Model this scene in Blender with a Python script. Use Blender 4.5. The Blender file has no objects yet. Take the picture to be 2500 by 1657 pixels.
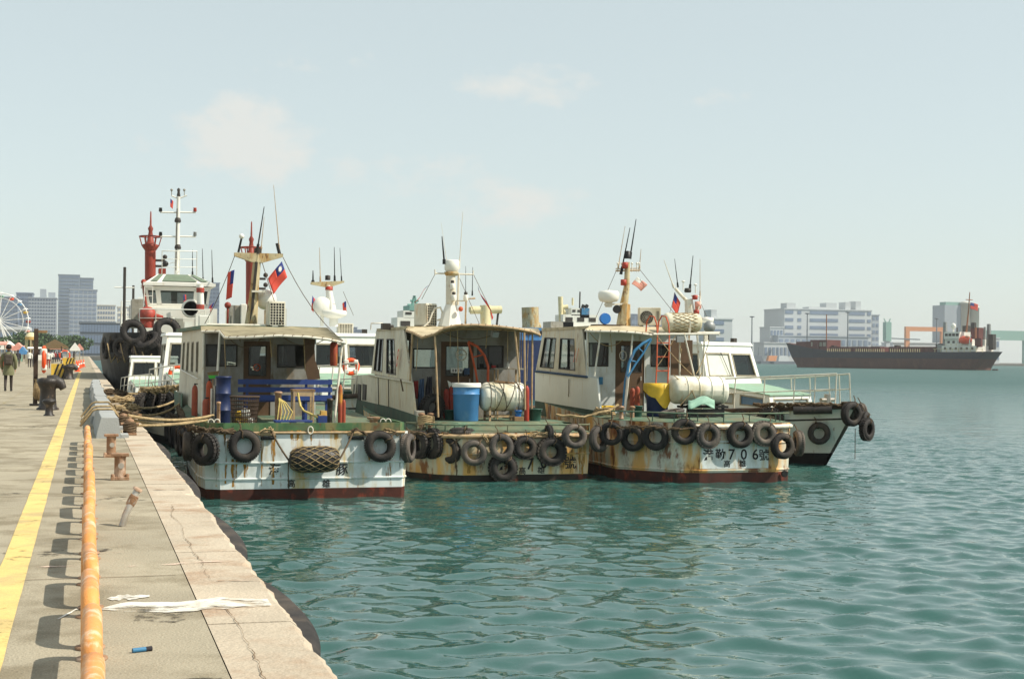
import bpy, math, random
import numpy as np
from mathutils import Vector, Matrix, noise as mnoise

random.seed(7)
rad = math.radians
scene = bpy.context.scene
COL = scene.collection

# ------------------------------------------------------------------ camera
# world: X to the right of the quay, Y along the quay, Z up, water at Z = 0, quay top at Z = 1.6
FPX = 3472.0
YAW, PITCH, ROLL = rad(16.65), rad(0.716), rad(0.6)
CAMPOS = Vector((0.0, 0.0, 3.1))
CROT = Matrix.Rotation(-YAW, 3, 'Z') @ Matrix.Rotation(math.pi / 2 + PITCH, 3, 'X') @ Matrix.Rotation(ROLL, 3, 'Z')
cam_data = bpy.data.cameras.new('camera')
cam_data.sensor_width = 36.0
cam_data.lens = 50.0
cam_data.clip_start = 0.1
cam_data.clip_end = 12000.0
cam = bpy.data.objects.new('camera', cam_data)
cam.matrix_world = Matrix.Translation(CAMPOS) @ CROT.to_4x4()
COL.objects.link(cam)
scene.camera = cam

# ------------------------------------------------------------------ sky and sun
SUN_EL = rad(47.0)
SUN_AZ = rad(116.0)          # clockwise from +Y
SUN_DIR = Vector((math.sin(SUN_AZ) * math.cos(SUN_EL), math.cos(SUN_AZ) * math.cos(SUN_EL), math.sin(SUN_EL)))
world = bpy.data.worlds.new('World')
scene.world = world
world.use_nodes = True
wn, wl = world.node_tree.nodes, world.node_tree.links
wn.clear()
w_out = wn.new('ShaderNodeOutputWorld')
w_bg = wn.new('ShaderNodeBackground')
w_bg.inputs['Strength'].default_value = 0.115
sky = wn.new('ShaderNodeTexSky')
sky.sky_type = 'NISHITA'
sky.sun_disc = False
sky.sun_elevation = SUN_EL
sky.sun_rotation = SUN_AZ
sky.altitude = 0.0
sky.air_density = 1.0
sky.dust_density = 0.7
sky.ozone_density = 1.0
hsv = wn.new('ShaderNodeHueSaturation')
hsv.inputs['Saturation'].default_value = 0.62
hsv.inputs['Value'].default_value = 1.0
wl.new(sky.outputs['Color'], hsv.inputs['Color'])
# thin summer clouds, laid out by direction (denser and softer towards the horizon)
tc = wn.new('ShaderNodeTexCoord')
def wmath(op, a, b=None, clamp=False):
    n = wn.new('ShaderNodeMath'); n.operation = op; n.use_clamp = clamp
    for k_, x in enumerate((a, b)):
        if x is None: continue
        if isinstance(x, (int, float)): n.inputs[k_].default_value = x
        else: wl.new(x, n.inputs[k_])
    return n.outputs[0]
def wdot(vec):
    n = wn.new('ShaderNodeVectorMath'); n.operation = 'DOT_PRODUCT'; n.inputs[1].default_value = vec
    wl.new(tc.outputs['Generated'], n.inputs[0])
    return n.outputs['Value']
total = None
# soft cumulus heaps standing in the haze: azimuth, elevation, half widths (radians), strength
for (az, el, wa, wb, st) in ((6.1, 8.5, .040, .030, 1.0), (4.6, 9.0, .026, .018, .7), (17.3, 10.9, .048, .014, .75), (16.7, 6.2, .046, .018, .75), (11.8, 7.3, .06, .024, .5), (24.4, 10.2, .032, .010, .55), (9.2, 11.6, .045, .016, .35),
                             (1.5, 8.0, .06, .02, .35), (-30, 9, .12, .05, .9), (55, 10, .12, .05, .9), (95, 12, .15, .06, .8), (170, 10, .15, .06, .8), (240, 12, .15, .06, .9)):
    a_, e_ = rad(az), rad(el)
    d0 = Vector((math.sin(a_) * math.cos(e_), math.cos(a_) * math.cos(e_), math.sin(e_)))
    rt = Vector((math.cos(a_), -math.sin(a_), 0)); up_ = rt.cross(d0)
    f_ = wmath('MAXIMUM', wdot(d0), .01)
    qa = wmath('DIVIDE', wdot(rt / wa), f_); qb = wmath('DIVIDE', wdot(up_ / wb), f_)
    r2_ = wmath('ADD', wmath('MULTIPLY', qa, qa), wmath('MULTIPLY', qb, qb))
    g_ = wmath('MULTIPLY', wmath('MULTIPLY', wmath('SUBTRACT', 1.0, wmath('MULTIPLY', r2_, .4), True), wmath('GREATER_THAN', wdot(d0), .02)), st)
    total = g_ if total is None else wmath('MAXIMUM', total, g_)
cn_ = wn.new('ShaderNodeTexNoise'); cn_.inputs['Scale'].default_value = 34.0; cn_.inputs['Detail'].default_value = 8.0; cn_.inputs['Roughness'].default_value = .6
mpn = wn.new('ShaderNodeMapping'); mpn.inputs['Scale'].default_value = (1, 1, 1.7)
wl.new(tc.outputs['Generated'], mpn.inputs['Vector']); wl.new(mpn.outputs[0], cn_.inputs['Vector'])
cfac = wmath('MULTIPLY', wmath('MULTIPLY', wmath('SUBTRACT', wmath('ADD', total, wmath('MULTIPLY', wmath('SUBTRACT', cn_.outputs['Fac'], .5), 1.7)), .42), 2.0, True), .9)
tnt = wn.new('ShaderNodeMix'); tnt.data_type = 'RGBA'; tnt.blend_type = 'MULTIPLY'; tnt.inputs['Factor'].default_value = 1.0
tnt.inputs['B'].default_value = (1.0, 1.03, 1.0, 1)
wl.new(hsv.outputs['Color'], tnt.inputs['A'])
mil = wn.new('ShaderNodeMix'); mil.data_type = 'RGBA'; mil.inputs['Factor'].default_value = 0.6   # milky summer haze layer, even all round
mil.inputs['B'].default_value = (4.3, 4.9, 4.72, 1)
wl.new(tnt.outputs['Result'], mil.inputs['A'])
cmix = wn.new('ShaderNodeMix'); cmix.data_type = 'RGBA'
cmix.inputs['B'].default_value = (5.05, 5.15, 4.92, 1)
wl.new(cfac, cmix.inputs['Factor'])
wl.new(mil.outputs['Result'], cmix.inputs['A'])
wl.new(cmix.outputs['Result'], w_bg.inputs['Color'])
wl.new(w_bg.outputs[0], w_out.inputs[0])

sun_data = bpy.data.lights.new('sun', 'SUN')
sun_data.energy = 4.2
sun_data.angle = rad(0.6)
sun_data.color = (1.0, 0.93, 0.80)
sun = bpy.data.objects.new('sun', sun_data)
sun.rotation_euler = SUN_DIR.to_track_quat('Z', 'Y').to_euler()
COL.objects.link(sun)

scene.view_settings.view_transform = 'Standard'
scene.view_settings.look = 'None'
scene.view_settings.exposure = 0.46
scene.view_settings.gamma = 1.0
scene.view_settings.use_curve_mapping = False
scene.render.engine = 'CYCLES'
scene.cycles.use_denoising = True
scene.cycles.max_bounces = 6
scene.cycles.transparent_max_bounces = 12
scene.cycles.volume_bounces = 0
scene.cycles.caustics_reflective = False
scene.cycles.caustics_refractive = False


# ------------------------------------------------------------------ placing by sight line at a known distance
def ray(u, v):
    return CROT @ Vector(((u - 1250.0) / FPX, -(v - 828.5) / FPX, -1.0))

def at(u, v, Y):
    d = ray(u, v)
    return CAMPOS + d * (Y / d.y)

def atz(u, v, Z):
    d = ray(u, v)
    return CAMPOS + d * ((Z - CAMPOS.z) / d.z)

def rect(u0, v0, u1, v1, Y):
    a = at(u0, (v0 + v1) / 2, Y); b = at(u1, (v0 + v1) / 2, Y)
    t = at((u0 + u1) / 2, v0, Y); m = at((u0 + u1) / 2, v1, Y)
    return a.x, m.z, b.x, t.z         # x0, z0, x1, z1


# ------------------------------------------------------------------ mesh building
class MB:
    def __init__(s):
        s.v = []; s.f = []; s.sm = []

    def add(s, vs, fs, sm=False):
        o = len(s.v)
        s.v += [tuple(p) for p in vs]
        s.f += [tuple(i + o for i in f) for f in fs]
        s.sm += [sm] * len(fs)
        return s

    def hexa(s, p):
        return s.add(p, [(3, 2, 1, 0), (4, 5, 6, 7), (0, 1, 5, 4), (1, 2, 6, 5), (2, 3, 7, 6), (3, 0, 4, 7)])

    def box(s, c, d, rz=0.0, rx=0.0, ry=0.0, taper=1.0, ty=None):
        x, y, z = d[0] / 2, d[1] / 2, d[2] / 2
        t = taper; t2 = taper if ty is None else ty
        p = [Vector(q) for q in ((-x, -y, -z), (x, -y, -z), (x, y, -z), (-x, y, -z),
                                 (-x * t, -y * t2, z), (x * t, -y * t2, z), (x * t, y * t2, z), (-x * t, y * t2, z))]
        if rz or rx or ry:
            m = Matrix.Rotation(rz, 3, 'Z') @ Matrix.Rotation(rx, 3, 'X') @ Matrix.Rotation(ry, 3, 'Y')
            p = [m @ q for q in p]
        c = Vector(c)
        return s.hexa([q + c for q in p])

    def box2(s, a, b):
        return s.box([(a[i] + b[i]) / 2 for i in range(3)], [abs(a[i] - b[i]) for i in range(3)])

    def bar(s, a, b, w, h=None):
        h = w if h is None else h
        a, b = Vector(a), Vector(b)
        d = (b - a)
        if d.length < 1e-6: return s
        d.normalize()
        up = Vector((0, 0, 1)) if abs(d.z) < 0.95 else Vector((0, 1, 0))
        r = d.cross(up).normalized(); u = r.cross(d)
        r *= w / 2; u *= h / 2
        return s.hexa([a - r - u, a + r - u, a + r + u, a - r + u, b - r - u, b + r - u, b + r + u, b - r + u])

    def tube(s, pts, r, n=8, closed=False, caps=True, sm=True):
        pts = [Vector(p) for p in pts]
        k = len(pts)
        rs = r if isinstance(r, (list, tuple)) else [r] * k
        t0 = None
        rings = []
        for i in range(k):
            if closed:
                t = pts[(i + 1) % k] - pts[i - 1]
            else:
                t = pts[min(i + 1, k - 1)] - pts[max(i - 1, 0)]
            t = t.normalized() if t.length > 1e-9 else Vector((0, 0, 1))
            if t0 is None:
                up = Vector((0, 0, 1)) if abs(t.z) < 0.9 else Vector((1, 0, 0))
                nrm = (up - t * up.dot(t)).normalized()
            else:
                nrm = nrm - t * nrm.dot(t)
                nrm = nrm.normalized() if nrm.length > 1e-6 else Vector((1, 0, 0))
            t0 = t
            bn = t.cross(nrm)
            rings.append([pts[i] + (nrm * math.cos(2 * math.pi * j / n) + bn * math.sin(2 * math.pi * j / n)) * rs[i] for j in range(n)])
        vs = [p for g in rings for p in g]
        fs = []
        for i in range(k if closed else k - 1):
            i2 = (i + 1) % k
            for j in range(n):
                j2 = (j + 1) % n
                fs.append((i * n + j, i * n + j2, i2 * n + j2, i2 * n + j))
        s.add(vs, fs, sm)
        if caps and not closed:
            s.add(rings[0], [tuple(range(n))[::-1]])
            s.add(rings[-1], [tuple(range(n))])
        return s

    def cyl(s, a, b, r0, r1=None, n=12, sm=True):
        return s.tube([a, b], [r0, r0 if r1 is None else r1], n, sm=sm)

    def lathe(s, prof, c=(0, 0, 0), n=20, axis='z', sm=True, closed=False):
        c = Vector(c)
        vs = []
        for (r, h) in prof:
            for j in range(n):
                a = 2 * math.pi * j / n
                x, y = r * math.cos(a), r * math.sin(a)
                q = {'z': (x, y, h), 'y': (x, h, -y), 'x': (h, x, y)}[axis]
                vs.append(c + Vector(q))
        fs = []
        k = len(prof)
        for i in range(k if closed else k - 1):
            i2 = (i + 1) % k
            for j in range(n):
                j2 = (j + 1) % n
                fs.append((i * n + j, i * n + j2, i2 * n + j2, i2 * n + j))
        s.add(vs, fs, sm)
        if not closed:
            if prof[0][0] > 1e-4: s.add(vs[:n], [tuple(range(n))[::-1]])
            if prof[-1][0] > 1e-4: s.add(vs[-n:], [tuple(range(n))])
        return s

    def ball(s, c, r, n=12, m=8, sc=(1, 1, 1)):
        prof = [(math.sin(math.pi * i / m) * r + (1e-5 if i in (0, m) else 0), -math.cos(math.pi * i / m) * r) for i in range(m + 1)]
        o = len(s.v)
        s.lathe(prof, (0, 0, 0), n)
        c = Vector(c)
        for i in range(o, len(s.v)):
            p = s.v[i]
            s.v[i] = (c.x + p[0] * sc[0], c.y + p[1] * sc[1], c.z + p[2] * sc[2])
        return s

    def prism(s, poly, z0, z1):
        n = len(poly)
        vs = [(p[0], p[1], z0) for p in poly] + [(p[0], p[1], z1) for p in poly]
        fs = [tuple(range(n))[::-1], tuple(range(n, 2 * n))] + [(i, (i + 1) % n, (i + 1) % n + n, i + n) for i in range(n)]
        return s.add(vs, fs)

    def extr(s, poly, vec):
        n = len(poly); vec = Vector(vec)
        vs = [Vector(p) for p in poly] + [Vector(p) + vec for p in poly]
        fs = [tuple(range(n))[::-1], tuple(range(n, 2 * n))] + [(i, (i + 1) % n, (i + 1) % n + n, i + n) for i in range(n)]
        return s.add(vs, fs)

    def grid(s, rows, sm=True, thick=0.0):
        nr, nc = len(rows), len(rows[0])
        vs = [Vector(p) for r in rows for p in r]
        fs = [(i * nc + j, i * nc + j + 1, (i + 1) * nc + j + 1, (i + 1) * nc + j) for i in range(nr - 1) for j in range(nc - 1)]
        if not thick:
            return s.add(vs, fs, sm)
        off = Vector((0, 0, -thick))
        k = len(vs)
        s.add(vs + [p + off for p in vs], fs + [tuple(i + k for i in f[::-1]) for f in fs], sm)
        o = len(s.v) - 2 * k
        loop = [j for j in range(nc)] + [i * nc + nc - 1 for i in range(1, nr)] + [(nr - 1) * nc + j for j in range(nc - 2, -1, -1)] + [i * nc for i in range(nr - 2, 0, -1)]
        for a, b in zip(loop, loop[1:] + loop[:1]):
            s.f.append((o + a, o + b, o + b + k, o + a + k)); s.sm.append(False)
        return s

    def panel(s, p00, p10, p11, p01, holes=(), th=0.05):
        """flat wall with rectangular openings (u0,v0,u1,v1 in 0..1), th thick behind its face"""
        p00, p10, p11, p01 = map(Vector, (p00, p10, p11, p01))
        nrm = (p10 - p00).cross(p01 - p00).normalized()
        us = sorted({0.0, 1.0} | {h[0] for h in holes} | {h[2] for h in holes})
        vs_ = sorted({0.0, 1.0} | {h[1] for h in holes} | {h[3] for h in holes})
        def P(u, v, d=0.0):
            return (p00 * (1 - u) + p10 * u) * (1 - v) + (p01 * (1 - u) + p11 * u) * v - nrm * d
        def solid(i, j):
            if i < 0 or j < 0 or i >= len(us) - 1 or j >= len(vs_) - 1: return False
            cu, cv = (us[i] + us[i + 1]) / 2, (vs_[j] + vs_[j + 1]) / 2
            return not any(h[0] < cu < h[2] and h[1] < cv < h[3] for h in holes)
        for i in range(len(us) - 1):
            for j in range(len(vs_) - 1):
                if not solid(i, j): continue
                a, b, c, d = us[i], us[i + 1], vs_[j], vs_[j + 1]
                s.add([P(a, c), P(b, c), P(b, d), P(a, d)], [(0, 1, 2, 3)])
                s.add([P(a, c, th), P(b, c, th), P(b, d, th), P(a, d, th)], [(3, 2, 1, 0)])
                for (di, dj, e, f) in ((-1, 0, (a, d), (a, c)), (1, 0, (b, c), (b, d)), (0, -1, (a, c), (b, c)), (0, 1, (b, d), (a, d))):
                    if not solid(i + di, j + dj):
                        s.add([P(*e), P(*f), P(*f, th), P(*e, th)], [(3, 2, 1, 0)])
        return s

    def build(s, name, mat, parent=None, local=False, bevel=0.0):
        vs = s.v
        if parent is not None and not local and not LOCAL[0]:
            inv = root_matrix(parent).inverted()
            vs = [inv @ Vector(p) for p in vs]
        me = bpy.data.meshes.new(name)
        me.from_pydata([tuple(p) for p in vs], [], s.f)
        me.polygons.foreach_set('use_smooth', s.sm)
        me.materials.append(mat)
        me.update()
        o = bpy.data.objects.new(name, me)
        COL.objects.link(o)
        if parent is not None:
            o.parent = parent
        if bevel:
            b = o.modifiers.new('bevel', 'BEVEL'); b.width = bevel; b.segments = 2; b.limit_method = 'ANGLE'
        return o

ROOTM = {}
LOCAL = [False]

def root_matrix(o):
    while o.parent is not None:
        o = o.parent
    return ROOTM.get(o.name, Matrix.Identity(4))

def tag(o, label, cat, group=None):
    o['label'] = label; o['category'] = cat
    if group: o['group'] = group
    return o

def thing(name, label, cat, loc=(0, 0, 0), rz=0.0, group=None):
    o = bpy.data.objects.new(name, None)
    o.empty_display_size = 0.2
    COL.objects.link(o)
    o.location = loc
    o.rotation_euler = (0, 0, rz)
    ROOTM[o.name] = Matrix.Translation(Vector(loc)) @ Matrix.Rotation(rz, 4, 'Z')
    return tag(o, label, cat, group)

def struct(o):
    o['kind'] = 'structure'
    return o

def copy_thing(root, loc, rot=(0, 0, 0), label=None, scale=None):
    def cp(o, par):
        c = o.copy()
        COL.objects.link(c)
        c.parent = par
        for ch in list(o.children):
            cp(ch, c)
        return c
    r = cp(root, None)
    r.location = loc
    r.rotation_euler = rot
    if scale is not None: r.scale = scale
    if label: r['label'] = label
    return r

def rope_pts(a, b, sag, n=10):
    a, b = Vector(a), Vector(b)
    return [a.lerp(b, t / n) - Vector((0, 0, sag * 4 * (t / n) * (1 - t / n))) for t in range(n + 1)]


# ------------------------------------------------------------------ materials
def lin(c):
    return tuple(((v / 255.0) / 12.92 if v <= 10 else (((v / 255.0) + 0.055) / 1.055) ** 2.4) for v in c)

def mat(name, rgb, rough=0.6, metal=0.0, var=0.18, scale=2.5, rust=0.0, rustc=(120, 66, 24), rustc2=(196, 138, 48),
        streak=5.0, dirt=0.0, dirtc=(96, 86, 66), bump=0.0, bscale=30.0, spec=0.4, grain=0.0, rscale=1.6):
    m = bpy.data.materials.new(name)
    m.use_nodes = True
    N, L = m.node_tree.nodes, m.node_tree.links
    b = N['Principled BSDF']
    b.inputs['Roughness'].default_value = rough
    b.inputs['Metallic'].default_value = metal
    b.inputs['Specular IOR Level'].default_value = spec
    base = lin(rgb)
    geo = N.new('ShaderNodeNewGeometry')
    n1 = N.new('ShaderNodeTexNoise'); n1.inputs['Scale'].default_value = scale; n1.inputs['Detail'].default_value = 6
    L.new(geo.outputs['Position'], n1.inputs['Vector'])
    mp = N.new('ShaderNodeMapRange')
    mp.inputs['From Min'].default_value = 0.3; mp.inputs['From Max'].default_value = 0.7
    L.new(n1.outputs['Fac'], mp.inputs['Value'])
    mx = N.new('ShaderNodeMix'); mx.data_type = 'RGBA'
    mx.inputs['A'].default_value = (*[min(1, c * (1 - var)) for c in base], 1)
    mx.inputs['B'].default_value = (*[min(1, c * (1 + var * 0.7)) for c in base], 1)
    L.new(mp.outputs['Result'], mx.inputs['Factor'])
    col = mx.outputs['Result']
    def layer(col, fac, c):
        k = N.new('ShaderNodeMix'); k.data_type = 'RGBA'
        k.inputs['B'].default_value = (*lin(c), 1)
        L.new(fac, k.inputs['Factor']); L.new(col, k.inputs['A'])
        return k.outputs['Result']
    def noise_fac(sc, lo, hi, top, zs=1.0, det=5.0, off=0.0):
        vm = N.new('ShaderNodeMapping'); vm.inputs['Scale'].default_value = (sc, sc, sc * zs)
        vm.inputs['Location'].default_value = (off, off * 1.7, off * 0.3)
        L.new(geo.outputs['Position'], vm.inputs['Vector'])
        n = N.new('ShaderNodeTexNoise'); n.inputs['Scale'].default_value = 1.0; n.inputs['Detail'].default_value = det
        n.inputs['Roughness'].default_value = 0.62
        L.new(vm.outputs[0], n.inputs['Vector'])
        r = N.new('ShaderNodeMapRange'); r.interpolation_type = 'SMOOTHSTEP'
        r.inputs['From Min'].default_value = lo; r.inputs['From Max'].default_value = hi; r.inputs['To Max'].default_value = top
        L.new(n.outputs['Fac'], r.inputs['Value'])
        return r.outputs['Result']
    if dirt:
        col = layer(col, noise_fac(1.7, 0.58 - dirt * 0.3, 0.80 - dirt * 0.25, 0.8, 0.6, 7, 3.1), dirtc)
    if rust:
        col = layer(col, noise_fac(rscale * 2.2, 0.62 - rust * 0.26, 0.76 - rust * 0.2, 0.8, 1.0 / streak, 5, 11.0), rustc2)
        col = layer(col, noise_fac(rscale * 3.1, 0.67 - rust * 0.19, 0.78 - rust * 0.17, 0.92, 1.0 / (streak * 0.6), 6, 23.0), rustc)
    if grain:
        g = N.new('ShaderNodeTexNoise'); g.inputs['Scale'].default_value = 90.0; g.inputs['Detail'].default_value = 3
        L.new(geo.outputs['Position'], g.inputs['Vector'])
        gm = N.new('ShaderNodeMapRange'); gm.inputs['From Min'].default_value = 0.3; gm.inputs['From Max'].default_value = 0.7
        gm.inputs['To Min'].default_value = 1 - grain; gm.inputs['To Max'].default_value = 1 + grain
        L.new(g.outputs['Fac'], gm.inputs['Value'])
        k = N.new('ShaderNodeVectorMath'); k.operation = 'SCALE'
        L.new(col, k.inputs[0]); L.new(gm.outputs['Result'], k.inputs['Scale'])
        col = k.outputs[0]
    L.new(col, b.inputs['Base Color'])
    if bump:
        n3 = N.new('ShaderNodeTexNoise'); n3.inputs['Scale'].default_value = bscale; n3.inputs['Detail'].default_value = 5
        L.new(geo.outputs['Position'], n3.inputs['Vector'])
        bp = N.new('ShaderNodeBump'); bp.inputs['Strength'].default_value = bump; bp.inputs['Distance'].default_value = 0.02
        L.new(n3.outputs['Fac'], bp.inputs['Height'])
        L.new(bp.outputs[0], b.inputs['Normal'])
    return m

def glass_mat(name, tint, clear=0.55, rough=0.05):
    m = bpy.data.materials.new(name)
    m.use_nodes = True
    N, L = m.node_tree.nodes, m.node_tree.links
    N.clear()
    out = N.new('ShaderNodeOutputMaterial')
    tr = N.new('ShaderNodeBsdfTransparent'); tr.inputs[0].default_value = (*tint, 1)
    df = N.new('ShaderNodeBsdfDiffuse'); df.inputs[0].default_value = (0.035, 0.04, 0.038, 1)
    gl = N.new('ShaderNodeBsdfGlossy'); gl.inputs['Roughness'].default_value = rough
    m1 = N.new('ShaderNodeMixShader'); m1.inputs[0].default_value = clear
    L.new(df.outputs[0], m1.inputs[1]); L.new(tr.outputs[0], m1.inputs[2])
    fr = N.new('ShaderNodeFresnel'); fr.inputs['IOR'].default_value = 1.45
    m2 = N.new('ShaderNodeMixShader')
    L.new(fr.outputs[0], m2.inputs[0]); L.new(m1.outputs[0], m2.inputs[1]); L.new(gl.outputs[0], m2.inputs[2])
    L.new(m2.outputs[0], out.inputs[0])
    return m

M = {}
def M_(k, *a, **kw):
    M[k] = mat(k, *a, **kw)
M_('concrete', (160, 151, 132), 0.9, var=0.16, scale=0.9, dirt=0.5, dirtc=(122, 112, 92), bump=0.35, bscale=45, grain=0.25, spec=0.2)
M_('kerb', (184, 171, 152), 0.9, var=0.14, scale=1.4, dirt=0.35, dirtc=(156, 128, 104), bump=0.5, bscale=28, grain=0.16, spec=0.2)
M_('quaywall', (108, 98, 82), 0.9, var=0.3, scale=1.0, dirt=0.6, dirtc=(58, 54, 44), bump=0.5)
M_('joint', (112, 92, 70), 0.95, var=0.4, scale=5)
M_('yellowline', (214, 188, 118), 0.8, var=0.10, scale=3, dirt=0.4, dirtc=(172, 152, 112), bump=0.2, bscale=60, grain=0.08)
M_('yellowfaint', (196, 178, 128), 0.9, var=0.2, scale=3, dirt=0.5, dirtc=(176, 164, 138), grain=0.1)
M_('whitespill', (226, 222, 212), 0.8, var=0.12, scale=3, dirt=0.3, dirtc=(190, 180, 160), grain=0.08)
M_('pinkspill', (222, 196, 178), 0.85, var=0.12, scale=3, dirt=0.3, dirtc=(190, 170, 150), grain=0.1)
M_('hoop', (222, 150, 82), 0.55, var=0.16, scale=5, rust=0.42, rustc=(206, 164, 138), rustc2=(228, 196, 164), streak=1.0, rscale=3.5, dirt=0.3, dirtc=(168, 112, 72), bump=0.2, bscale=70)
M_('barrier', (158, 160, 158), 0.85, var=0.10, scale=1.5, dirt=0.18, dirtc=(138, 130, 112), bump=0.3, bscale=40, grain=0.1)
M_('rustysteel', (150, 116, 88), 0.75, var=0.3, scale=8, rust=0.5, rustc=(112, 66, 40), rustc2=(190, 166, 146), streak=1.5, rscale=4, bump=0.4, bscale=60)
M_('galv', (186, 180, 170), 0.4, metal=0.55, var=0.2, scale=9, dirt=0.3, dirtc=(130, 110, 84))
M_('ironblack', (42, 36, 32), 0.5, var=0.4, scale=6, rust=0.22, rustc=(92, 62, 42), rustc2=(110, 92, 74), streak=1.2, rscale=3, bump=0.35, bscale=40, spec=0.5)
M_('rubber', (46, 42, 40), 0.78, var=0.35, scale=7, dirt=0.35, dirtc=(86, 76, 66), bump=0.3, bscale=50, spec=0.35)
M_('rubber_dry', (84, 78, 74), 0.85, var=0.3, scale=9, dirt=0.45, dirtc=(126, 114, 102), bump=0.4, bscale=45, spec=0.3)
M_('rope', (170, 148, 112), 0.95, var=0.35, scale=14, dirt=0.3, dirtc=(104, 86, 62), bump=0.6, bscale=120, spec=0.1)
M_('rope_dark', (104, 88, 70), 0.95, var=0.4, scale=16, dirt=0.3, dirtc=(60, 50, 40), bump=0.6, bscale=120, spec=0.1)
M_('rope_yellow', (206, 184, 112), 0.9, var=0.25, scale=14, bump=0.4, bscale=120, spec=0.1)
M_('wood_dark', (74, 58, 46), 0.85, var=0.35, scale=6, dirt=0.3, dirtc=(40, 34, 30), bump=0.3)
M_('wood', (150, 118, 84), 0.85, var=0.3, scale=6, dirt=0.3, dirtc=(96, 76, 56), bump=0.3)
M_('orange', (236, 84, 36), 0.5, var=0.14, scale=5, dirt=0.12, dirtc=(160, 70, 40))
M_('white', (226, 224, 214), 0.5, var=0.06, scale=2)
M_('cable_red', (158, 74, 48), 0.6, var=0.3, scale=6, rust=0.3)

def worn(name, cover, sx=1.6, sy=5.0):
    """paint that has soaked in and flaked: noise lets the concrete show through"""
    m = M[name]; N, L = m.node_tree.nodes, m.node_tree.links
    out = [n for n in N if n.type == 'OUTPUT_MATERIAL'][0]; b = N['Principled BSDF']
    geo = N.new('ShaderNodeNewGeometry'); vm = N.new('ShaderNodeMapping'); vm.inputs['Scale'].default_value = (sx, sy, 1)
    L.new(geo.outputs['Position'], vm.inputs['Vector'])
    n = N.new('ShaderNodeTexNoise'); n.inputs['Scale'].default_value = 1.6; n.inputs['Detail'].default_value = 9; n.inputs['Roughness'].default_value = .72
    L.new(vm.outputs[0], n.inputs['Vector'])
    r = N.new('ShaderNodeMapRange'); r.inputs['From Min'].default_value = .62 - cover * .35; r.inputs['From Max'].default_value = .72 - cover * .3
    L.new(n.outputs['Fac'], r.inputs['Value'])
    t = N.new('ShaderNodeBsdfTransparent'); mx = N.new('ShaderNodeMixShader')
    L.new(r.outputs['Result'], mx.inputs[0]); L.new(t.outputs[0], mx.inputs[1]); L.new(b.outputs[0], mx.inputs[2]); L.new(mx.outputs[0], out.inputs[0])
M_('oilstain', (84, 76, 62), 0.7, var=0.3, scale=6)
worn('oilstain', .28, 3, 3); worn('whitespill', .66, 1.6, 2.4); worn('pinkspill', .4); worn('yellowline', .95, 3, 3); worn('yellowfaint', .3, 3, 3)

# ================================================================== SETTING: water, quay
def water_material():
    m = bpy.data.materials.new('harbour_water')
    m.use_nodes = True
    N, L = m.node_tree.nodes, m.node_tree.links
    b = N['Principled BSDF']
    b.inputs['Base Color'].default_value = (0.026, 0.088, 0.076, 1)
    b.inputs['Roughness'].default_value = 0.06
    b.inputs['IOR'].default_value = 1.38
    b.inputs['Specular IOR Level'].default_value = 0.5
    geo = N.new('ShaderNodeNewGeometry')
    def nz(sc, sx, sy, det):
        vm = N.new('ShaderNodeMapping'); vm.inputs['Scale'].default_value = (sc * sx, sc * sy, sc)
        vm.inputs['Rotation'].default_value = (0, 0, rad(-20))
        L.new(geo.outputs['Position'], vm.inputs['Vector'])
        n = N.new('ShaderNodeTexNoise'); n.inputs['Scale'].default_value = 1; n.inputs['Detail'].default_value = det
        L.new(vm.outputs[0], n.inputs['Vector'])
        return n.outputs['Fac']
    a = nz(5.5, 0.8, 1.2, 2.0); c = nz(0.7, 0.7, 1.2, 4.0)
    sm = N.new('ShaderNodeMath'); sm.operation = 'MULTIPLY_ADD'; sm.inputs[1].default_value = 0.22
    L.new(a, sm.inputs[0]); L.new(c, sm.inputs[2])
    bp = N.new('ShaderNodeBump'); bp.inputs['Distance'].default_value = 0.9
    ln_ = N.new('ShaderNodeVectorMath'); ln_.operation = 'LENGTH'; L.new(geo.outputs['Position'], ln_.inputs[0])
    rg_ = N.new('ShaderNodeMapRange'); rg_.inputs['From Min'].default_value = 28; rg_.inputs['From Max'].default_value = 130; rg_.inputs['To Min'].default_value = 0.024; rg_.inputs['To Max'].default_value = 0.9
    rr_ = N.new('ShaderNodeMapRange'); rr_.inputs['From Min'].default_value = 35; rr_.inputs['From Max'].default_value = 220; rr_.inputs['To Min'].default_value = 0.05; rr_.inputs['To Max'].default_value = 0.42   # waves too small to mesh out there
    L.new(ln_.outputs['Value'], rr_.inputs['Value']); L.new(rr_.outputs['Result'], b.inputs['Roughness'])
    L.new(ln_.outputs['Value'], rg_.inputs['Value']); L.new(rg_.outputs['Result'], bp.inputs['Strength'])
    L.new(sm.outputs[0], bp.inputs['Height'])
    L.new(bp.outputs[0], b.inputs['Normal'])
    return m

def axis(segs):
    out = []
    for (a, b, d) in segs:
        n = max(1, int(round((b - a) / d)))
        out += list(np.linspace(a, b, n, endpoint=False))
    return np.array(out + [segs[-1][1]])

def geo_axis(a, b, d0, ratio):
    out = [a]; d = d0
    while out[-1] < b:
        out.append(out[-1] + d); d *= ratio
    return out

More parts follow.
